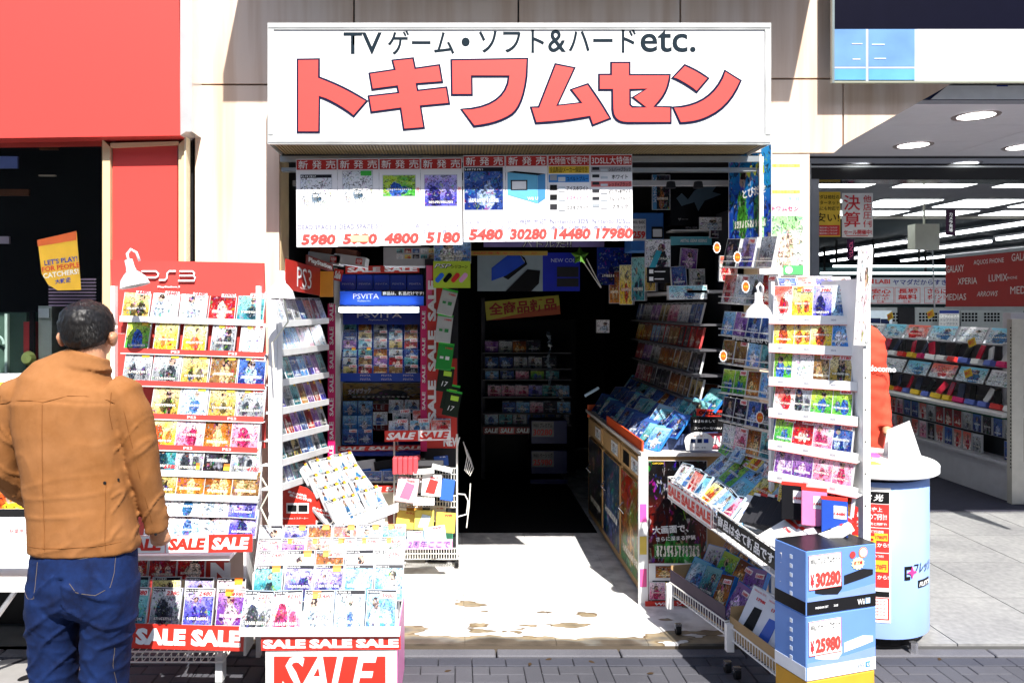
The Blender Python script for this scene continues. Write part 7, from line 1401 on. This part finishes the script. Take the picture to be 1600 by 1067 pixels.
def cloth(col, col2, sc, rough=.85, weave=900):
    m = bpy.data.materials.new('fabric'); m.use_nodes = True; nt, N, L, b = _nodes(m); tc = N.new('ShaderNodeTexCoord')
    n = N.new('ShaderNodeTexNoise'); n.inputs['Scale'].default_value = sc; n.inputs['Detail'].default_value = 8; n.inputs['Roughness'].default_value = .7; L.new(tc.outputs['Object'], n.inputs['Vector'])
    r = N.new('ShaderNodeValToRGB'); r.color_ramp.elements[0].position = .35; r.color_ramp.elements[0].color = (*col, 1); r.color_ramp.elements[1].position = .65; r.color_ramp.elements[1].color = (*col2, 1); L.new(n.outputs[0], r.inputs[0]); L.new(r.outputs[0], b.inputs['Base Color'])
    w_ = N.new('ShaderNodeTexNoise'); w_.inputs['Scale'].default_value = weave; L.new(tc.outputs['Object'], w_.inputs['Vector']); bp = N.new('ShaderNodeBump'); bp.inputs['Strength'].default_value = .25; bp.inputs['Distance'].default_value = .002; L.new(w_.outputs[0], bp.inputs['Height']); L.new(bp.outputs[0], b.inputs['Normal'])
    b.inputs['Roughness'].default_value = rough; b.inputs['Specular IOR Level'].default_value = .2; return m
SKIN = pm((.5, .24, .13), .5, var=.08); HAIR = bpy.data.materials.new('hair'); HAIR.use_nodes = True; hb = HAIR.node_tree.nodes['Principled BSDF']; hb.inputs['Base Color'].default_value = (.006, .005, .005, 1); hb.inputs['Roughness'].default_value = .5; hb.inputs['Specular IOR Level'].default_value = .35
JACK = cloth((.21, .082, .022), (.28, .12, .042), 5); JEAN = cloth((.0015, .006, .032), (.004, .018, .085), 12, .85)
man = empty('person', T(*PP(130, 1199)), 'person with black hair, tan jacket and blue jeans, back turned, at the red topped rack', 'person')
mo = man.matrix_basis.translation; inv = T(*(-mo))
# --- body: head, neck, trunk, legs, hands in one surface
b = MB(); b.m = [SKIN]
hc = PP(133, 508, .02)
loft(b, [(PP(137, 600, .02), .05, .05), (PP(137, 572, .01), .056, .058), (PP(137, 552, .012), .057, .06), (PP(136, 540, .03), .062, .075), (PP(135, 528, .035), .076, .09), (PP(134, 512, .035), .08, .1), (PP(133, 496, .03), .078, .097), (PP(132, 486, .025), .064, .08), (PP(132, 478, .02), .042, .055), (PP(132, 474, .02), .015, .02)], 24, 2.1)
loft(b, [(hc + Vector((.02, .095, -.02)), .012, .012), (hc + Vector((.025, .125, -.035)), .014, .012), (hc + Vector((.026, .11, -.05)), .01, .01)], 10)       # nose
loft(b, [(hc + Vector((.01, .05, -.07)), .05, .04), (hc + Vector((.015, .085, -.09)), .035, .03), (hc + Vector((.015, .09, -.11)), .02, .02)], 12)             # jaw and chin
for u, sx in ((93, -1), (171, 1)):                                             # ears
    loft(b, [(PP(u, 541, .03), .008, .012), (PP(u + sx * 1.5, 534, .025), .012, .02), (PP(u + sx * 2.5, 526, .02), .013, .026), (PP(u + sx * 1.5, 519, .02), .008, .018)], 12)
loft(b, [(PP(130, 900, .0), .15, .1), (PP(131, 760, .0), .16, .1), (PP(132, 660, 0), .15, .09), (PP(134, 615, 0), .1, .06), (PP(136, 585, .01), .05, .05)], 20)
for L in ([(PP(88, 900), .085, .09), (PP(84, 1020, .02), .065, .07), (PP(84, 1120, .01), .05, .055), (PP(82, 1185, .0), .04, .045)], [(PP(168, 900), .085, .09), (PP(165, 1020, .03), .065, .07), (PP(160, 1120, .02), .05, .055), (PP(160, 1185, .0), .04, .045)]): loft(b, L, 16)
for L in ([(PP(40, 630), .04, .04), (PP(8, 700, .05), .04, .045), (PP(38, 805, .22), .03, .03), (PP(48, 806, .3), .026, .018), (PP(52, 808, .36), .04, .018)], [(PP(200, 630), .04, .04), (PP(216, 720, .03), .033, .036), (PP(227, 815, .09), .026, .028), (PP(229, 840, .11), .026, .02)]): loft(b, L, 14)
# right hand, seen below the cuff, fingers curled round the rack edge
loft(b, [(PP(232, 836, .11), .026, .018), (PP(231, 848, .115), .036, .02), (PP(229, 857, .12), .038, .018), (PP(228, 861, .125), .03, .014)], 14)
for i, (u, l_) in enumerate(((217, 8), (223, 11), (230, 11), (237, 9))):
    p0 = PP(u, 857, .12); loft(b, [(p0, .0085, .0085), (p0 + Vector((-.002, .012, -l_ * sP)), .0085, .0085), (p0 + Vector((-.008, .035, -l_ * sP * 1.2)), .0078, .0078), (p0 + Vector((-.012, .05, -l_ * sP * .8)), .006, .006)], 8)
loft(b, [(PP(240, 846, .11), .01, .01), (PP(244, 856, .125), .0095, .0095), (PP(240, 864, .15), .008, .008)], 8)
for i in range(4):                                                              # left hand fingers, in front of the body
    p0 = PP(46 + i * 5, 808, .36); loft(b, [(p0, .0085, .0085), (p0 + Vector((.004, .03, -.01)), .008, .008), (p0 + Vector((.004, .05, -.03)), .007, .007)], 8)
loft(b, [(PP(60, 803, .34), .01, .01), (PP(66, 801, .37), .009, .009)], 8)
remesh('body', b, .006, SKIN, man, None, 2, inv)
# eyes and mouth, on the far side of the head
b = MB(); b.mat(WHITE)
for dx in (-.022, .052): b.lathe([(0, .008), (.01, .004), (.012, 0)], 10, T(hc.x + dx, hc.y + .108, hc.z - .005) @ RX(-90))
split(b.obj('eye', man, inv)); b = MB(); b.mat(pm((.4, .08, .07))).box(hc.x - .01, hc.x + .04, hc.y + .1, hc.y + .122, hc.z - .073, hc.z - .066); b.obj('mouth', man, inv)
# --- hair
b = MB(); b.m = [HAIR]
loft(b, [(PP(136, 543, .0), .052, .05), (PP(135, 535, -.002), .07, .07), (PP(134, 522, .004), .084, .1), (PP(133, 507, .01), .09, .11), (PP(133, 492, .015), .084, .104), (PP(132, 481, .02), .066, .082), (PP(132, 474, .02), .044, .056), (PP(132, 469, .02), .018, .024), (PP(132, 467, .02), .004, .006)], 28, 2.1)
def hd(c, n_): return .0028 * noise.noise(c * 60) + .0035 * noise.noise(Vector((c.x * 160, c.y * 160, c.z * 45)))
remesh('hair', b, .005, HAIR, man, hd, 3, inv)
b = MB(); b.mat(HAIR); rnd = random.Random(3)
bv = None
for i in range(5000):
    a = rnd.uniform(0, 2 * math.pi); t = rnd.uniform(0, 1); z = hc.z + .085 - t * .15
    q = math.sqrt(max(0, 1 - ((z - hc.z - .005) / .092) ** 2)); c = Vector((hc.x + math.cos(a) * .09 * q, hc.y - .006 + math.sin(a) * .108 * q, z)); d = (c - hc).normalized()
    e = c + d * rnd.uniform(.002, .006) + Vector((rnd.uniform(-.006, .006), 0, -.012 - rnd.random() * .012)); x = d.cross((e - c).normalized()) * .0007
    k = len(b.v); b.v += [tuple(c - x), tuple(c + x), tuple(e)]; b.f.append((k, k + 1, k + 2)); b.i.append(0)
k = b.obj('hair_tuft', man, inv); k['kind'] = 'stuff'
# --- glasses temple on the right ear
b = MB(); b.mat(ALU).tube([PP(174, 521, .0), PP(174.5, 522, .05), PP(172, 523, .12)], .0022, 6); b.obj('glasses', man, inv)
# --- jacket
def jd(c, n_):
    u = c.x / sP + CX; v = (H - c.z) / sP + CY; back = max(0., -n_.y)
    w = .004 * noise.noise(Vector((u * .012, c.y * 4, v * .02)))
    def crease(q): return max(0., 1 - abs(q) * 5.5) ** 2          # thin ridges where the noise crosses zero
    low = max(0, min(1, (v - 700) / 90)) * (1 if 36 < u < 205 else 0)
    sl = v + (u - 130) * .2
    w += .004 * low * back * crease(noise.noise(Vector((u * .007, 7, sl * .034))))
    w += .0025 * back * crease(noise.noise(Vector((u * .016 + 3, 19, (v + u * .8) * .012))))
    w += .0022 * back * noise.noise(Vector((u * .03, 9, v * .03)))
    if u > 192 or u < 38:
        s_ = v + (u - 215) * 1.3 if u > 130 else v - (u - 10) * 1.3
        w += (.006 if v > 660 else .002) * crease(noise.noise(Vector((u * .012 + 5, c.y * 3, s_ * .03)))) + .003 * noise.noise(Vector((u * .05, c.y * 9, s_ * .035)))
    w -= .003 * math.exp(-((v - (619 + 7 * abs(math.sin((u - 100) * .012)))) / 1.6) ** 2) * back * (1 if 18 < u < 196 else 0)
    w -= .0025 * math.exp(-((u - 98) / 1.3) ** 2) * back * (1 if v > 622 else 0)
    return w
b = MB(); b.m = [JACK]
hemz = 858
loft(b, [(PP(131, 856, .005), 80 * sP, .13), (PP(131, 850, .005), 81 * sP, .134), (PP(131, 832, .0), 80 * sP, .134), (PP(128, 790, -.005), 78 * sP, .132), (PP(121, 730, -.01), 78 * sP, .132), (PP(114, 670, -.015), 82 * sP, .134), (PP(113, 630, -.012), 86 * sP, .132), (PP(115, 605, -.0), 82 * sP, .118), (PP(120, 588, .008), 68 * sP, .1), (PP(126, 574, .012), 48 * sP, .085), (PP(132, 563, .012), 36 * sP, .075)], 36, 2.5)
# collar
loft(b, [(PP(131, 574, .01), 42 * sP, .088), (PP(133, 563, .012), 35 * sP, .08), (PP(136, 553, .016), 31.5 * sP, .076)], 24, 2.2)
# sleeves
loft(b, [(PP(58, 612, .0), .075, .09), (PP(34, 625, .0), .085, .088), (PP(17, 650, .0), .078, .082), (PP(7, 690, .0), .068, .075), (PP(3, 730, .02), .062, .07), (PP(12, 765, .08), .056, .06), (PP(25, 790, .14), .05, .053), (PP(35, 808, .2), .045, .045)], 22)
loft(b, [(PP(172, 612, .0), .07, .085), (PP(190, 622, .0), .076, .084), (PP(206, 650, .005), .066, .078), (PP(215, 690, .01), .058, .07), (PP(221, 740, .03), .053, .062), (PP(226, 785, .06), .047, .055), (PP(228, 815, .085), .042, .048), (PP(229, 838, .1), .04, .042)], 22)
jk = remesh('jacket', b, .007, JACK, man, jd, 3, inv)
bvh = BVHTree.FromPolygons([v.co for v in jk.data.vertices], [tuple(p.vertices) for p in jk.data.polygons])
def seam(name, pts, r=.0016, mat=None, bv=bvh, zoff=.0005):
    out = []
    for u, v in pts:
        p = PP(u, v); h_ = bv.ray_cast(Vector((p.x, 1.5, p.z)), Vector((0, 1, 0)))
        # cast along the local back direction
        if h_[0] is not None: out.append(h_[0] - Vector((0, zoff, 0)))
    if len(out) > 1: q = MB(); q.mat(mat).tube(out, r, 5); q.obj(name, man, inv)
DSEAM = cloth((.16, .055, .012), (.2, .075, .02), 30)
seam('yoke_seam', [(20, 627), (40, 622), (60, 619), (80, 619), (100, 621), (115, 617), (135, 612), (160, 613), (185, 620), (195, 626)], .0015, DSEAM)
seam('back_seam', [(99 + math.sin(v * .03) * .6, v) for v in range(624, 852, 6)], .0013, DSEAM)
seam('side_seam', [(186, v) for v in range(742, 852, 8)] , .0013, DSEAM); seam('hem_seam', [(u, 838 - (u - 130) * .03) for u in range(52, 210, 8)], .0013, DSEAM)
seam('sleeve_seam', [(196, 600), (208, 640), (217, 690), (224, 740), (229, 790), (231, 820)], .0013, DSEAM); seam('armhole_seam', [(188, 590), (190, 610), (188, 640), (190, 665)], .0016, DSEAM); seam('armhole_seam', [(22, 614), (19, 640), (21, 665)], .0016, DSEAM)
for u, v in ((184, 744), (197, 743), (233, 842)):
    p = PP(u, v); h_ = bvh.ray_cast(Vector((p.x, 1.5, p.z)), Vector((0, 1, 0)))
    if h_[0] is not None: q = MB(); q.mat(BLACK).lathe([(0, .003), (.005, .003), (.006, 0)], 12, T(*h_[0]) @ RX(90)); q.obj('button', man, inv)
# --- jeans
def nd_(c, n_):
    u = c.x / sP + CX; v = (H - c.z) / sP + CY; back = max(0., -n_.y)
    w = .003 * noise.noise(Vector((u * .03, c.y * 6, v * .02)))
    sgn = 1 if u > 122 else -1
    def crease(q): return max(0., 1 - abs(q) * 4.5) ** 2
    w += .008 * crease(noise.noise(Vector((u * .012, 4, (v - sgn * u * .55) * .022)))) * (1 if v > 880 else .3)
    w += .004 * crease(noise.noise(Vector((u * .02, 14, (v + sgn * u * .8) * .03)))) * (1 if v > 930 else 0)
    w -= .012 * math.exp(-((u - 122) / 5) ** 2) * back * (1 if v > 885 else 0)
    return w
b = MB(); b.m = [JEAN]
loft(b, [(PP(133, 835, .01), 74.4 * sP, .12), (PP(133, 870, .0), 78.1 * sP, .13), (PP(132, 905, -.005), 80.0 * sP, .14), (PP(130, 935, -.0), 76.3 * sP, .13), (PP(127, 950, .0), 68.8 * sP, .11)], 32, 2.4)
loft(b, [(PP(90, 905, .0), 39.1 * sP, .125), (PP(86, 950, .0), 37.2 * sP, .12), (PP(83, 1000, .01), 34.4 * sP, .1), (PP(81, 1060, .02), 32.6 * sP, .09), (PP(80, 1120, .02), 31.6 * sP, .08), (PP(80, 1190, .0), 30.7 * sP, .08)], 24, 2.3)
loft(b, [(PP(174, 905, .0), 40.0 * sP, .125), (PP(170, 950, .01), 39.1 * sP, .12), (PP(163, 1000, .02), 36.3 * sP, .1), (PP(158, 1060, .03), 33.5 * sP, .09), (PP(156, 1120, .03), 32.6 * sP, .085), (PP(155, 1190, .01), 31.6 * sP, .08)], 24, 2.3)
jn = remesh('jeans', b, .007, JEAN, man, nd_, 3, inv)
bj = BVHTree.FromPolygons([v.co for v in jn.data.vertices], [tuple(p.vertices) for p in jn.data.polygons]); STI = pm((.12, .09, .06), .8)
for pts in ([(133, 853), (150, 856), (170, 854), (188, 848)], [(196, 850), (196, 880), (193, 900), (175, 909), (150, 902), (138, 890)], [(84, 862), (84, 900), (83, 914), (70, 916), (58, 906)], [(190, 1000), (186, 1030), (187, 1066)]): seam('stitching', pts if len(pts) < 3 else [pts[i].__class__((pts[i][0] + (pts[i + 1][0] - pts[i][0]) * t, pts[i][1] + (pts[i + 1][1] - pts[i][1]) * t)) for i in range(len(pts) - 1) for t in (0, .33, .66)] + [pts[-1]], .0009, STI, bj, .0004)
b = MB(); b.mat(BLACK)
for u in (80, 156): loft(b, [(PP(u, 1199, -.1), .04, .03, (1, 0, 0)), (PP(u, 1192, 0), .05, .045, (1, 0, 0)), (PP(u, 1196, .14), .045, .03, (1, 0, 0)), (PP(u, 1198, .19), .03, .018, (1, 0, 0))], 14)
split(b.obj('shoe', man, inv))
# --- second person: staff member in a red jacket, half hidden behind the corner rack
Y2 = 4.7; s2 = Y2 / F
def Q(u, v, y=0): return Vector((XU(u, Y2), Y2 + y, ZV(v, Y2)))
RJ = cloth((.62, .06, .03), (.68, .08, .045), 6)
stf = empty('person', T(*Q(1345, 901)), 'person in a red hooded jacket and black trousers, mostly hidden behind the white rack', 'person'); si = T(*(-stf.matrix_basis.translation))
b = MB(); b.m = [SKIN]
loft(b, [(Q(1338, 535), .05, .055), (Q(1336, 512), .052, .055), (Q(1334, 500, -.01), .065, .08), (Q(1332, 480, -.01), .078, .098), (Q(1332, 462, 0), .07, .088), (Q(1332, 451, 0), .03, .04)], 20, 2.1)
loft(b, [(Q(1343, 530), .1, .08), (Q(1343, 600), .16, .1), (Q(1343, 690), .14, .1)], 16)
for u in (1325, 1361): loft(b, [(Q(u, 690), .08, .085), (Q(u, 800), .055, .06), (Q(u, 895), .04, .045)], 12)
loft(b, [(Q(1303, 520), .045, .045), (Q(1297, 600), .035, .035), (Q(1300, 680, -.1), .025, .03), (Q(1300, 700, -.12), .03, .02)], 12); loft(b, [(Q(1360, 530), .04, .04), (Q(1369, 600), .033, .033), (Q(1366, 660, -.12), .025, .03), (Q(1362, 672, -.18), .03, .02)], 12)
for hx in (1300, 1370):
    for i in range(5): p0 = Q(hx - (6 if hx == 1300 else 14) + i * 3, 702 if hx == 1300 else 674, -.14 if hx == 1300 else -.2); loft(b, [(p0, .008, .008), (p0 + Vector((0, -.03, -.03 + .004 * abs(i - 2))), .007, .007)], 8)
remesh('body', b, .009, SKIN, stf, None, 2, si)
b = MB(); b.m = [RJ]
loft(b, [(Q(1343, 705), 30 * s2, .13), (Q(1343, 690), 33 * s2, .135), (Q(1344, 600), 34 * s2, .135), (Q(1344, 540), 35 * s2, .13), (Q(1342, 525), 28 * s2, .11), (Q(1340, 514), 18 * s2, .09)], 28, 2.4)
loft(b, [(Q(1356, 524), .05, .07), (Q(1364, 538), .056, .07), (Q(1370, 580, -.01), .05, .062), (Q(1369, 630, -.06), .045, .05), (Q(1364, 664, -.13), .042, .042)], 20)
loft(b, [(Q(1320, 512), .05, .07), (Q(1312, 530), .06, .075), (Q(1304, 580), .056, .068), (Q(1300, 640, -.04), .05, .055), (Q(1300, 690, -.1), .045, .045)], 20)
loft(b, [(Q(1352, 548, -.05), .08, .03), (Q(1350, 535, -.06), .1, .06), (Q(1346, 522, -.04), .08, .07), (Q(1343, 514, -.02), .05, .05)], 20)
remesh('jacket', b, .009, RJ, stf, lambda c, n_: .008 * noise.noise(Vector((c.x * 9, c.y * 9, c.z * 22))), 3, si)
b = MB(); b.m = [DARK]
loft(b, [(Q(1343, 690), 31 * s2, .12), (Q(1343, 725), 32 * s2, .12)], 20)
for u in (1327, 1362): loft(b, [(Q(u, 715), .085, .1), (Q(u, 800), .07, .08), (Q(u, 893), .06, .065)], 16)
remesh('trousers', b, .012, pm((.012, .012, .015), .8), stf, None, 2, si)
b = MB(); b.m = [HAIR]; loft(b, [(Q(1332, 497, .03), .065, .06), (Q(1332, 480, .01), .087, .105), (Q(1332, 463, 0), .08, .1), (Q(1332, 449, 0), .04, .05)], 20); remesh('hair', b, .009, HAIR, stf, hd, 2, si)
b = MB(); b.mat(BLACK)
for u in (1327, 1362): b.box(Q(u, 0).x - .045, Q(u, 0).x + .045, Y2 - .17, Y2 + .09, .0, .07)
split(b.obj('shoe', stf, si)); text(stf, 'docomo', 0, 0, .036, .16, TXT_W, .03, z=0, M=si @ frame(Q(1358, 573, -.15)), rot=-3)
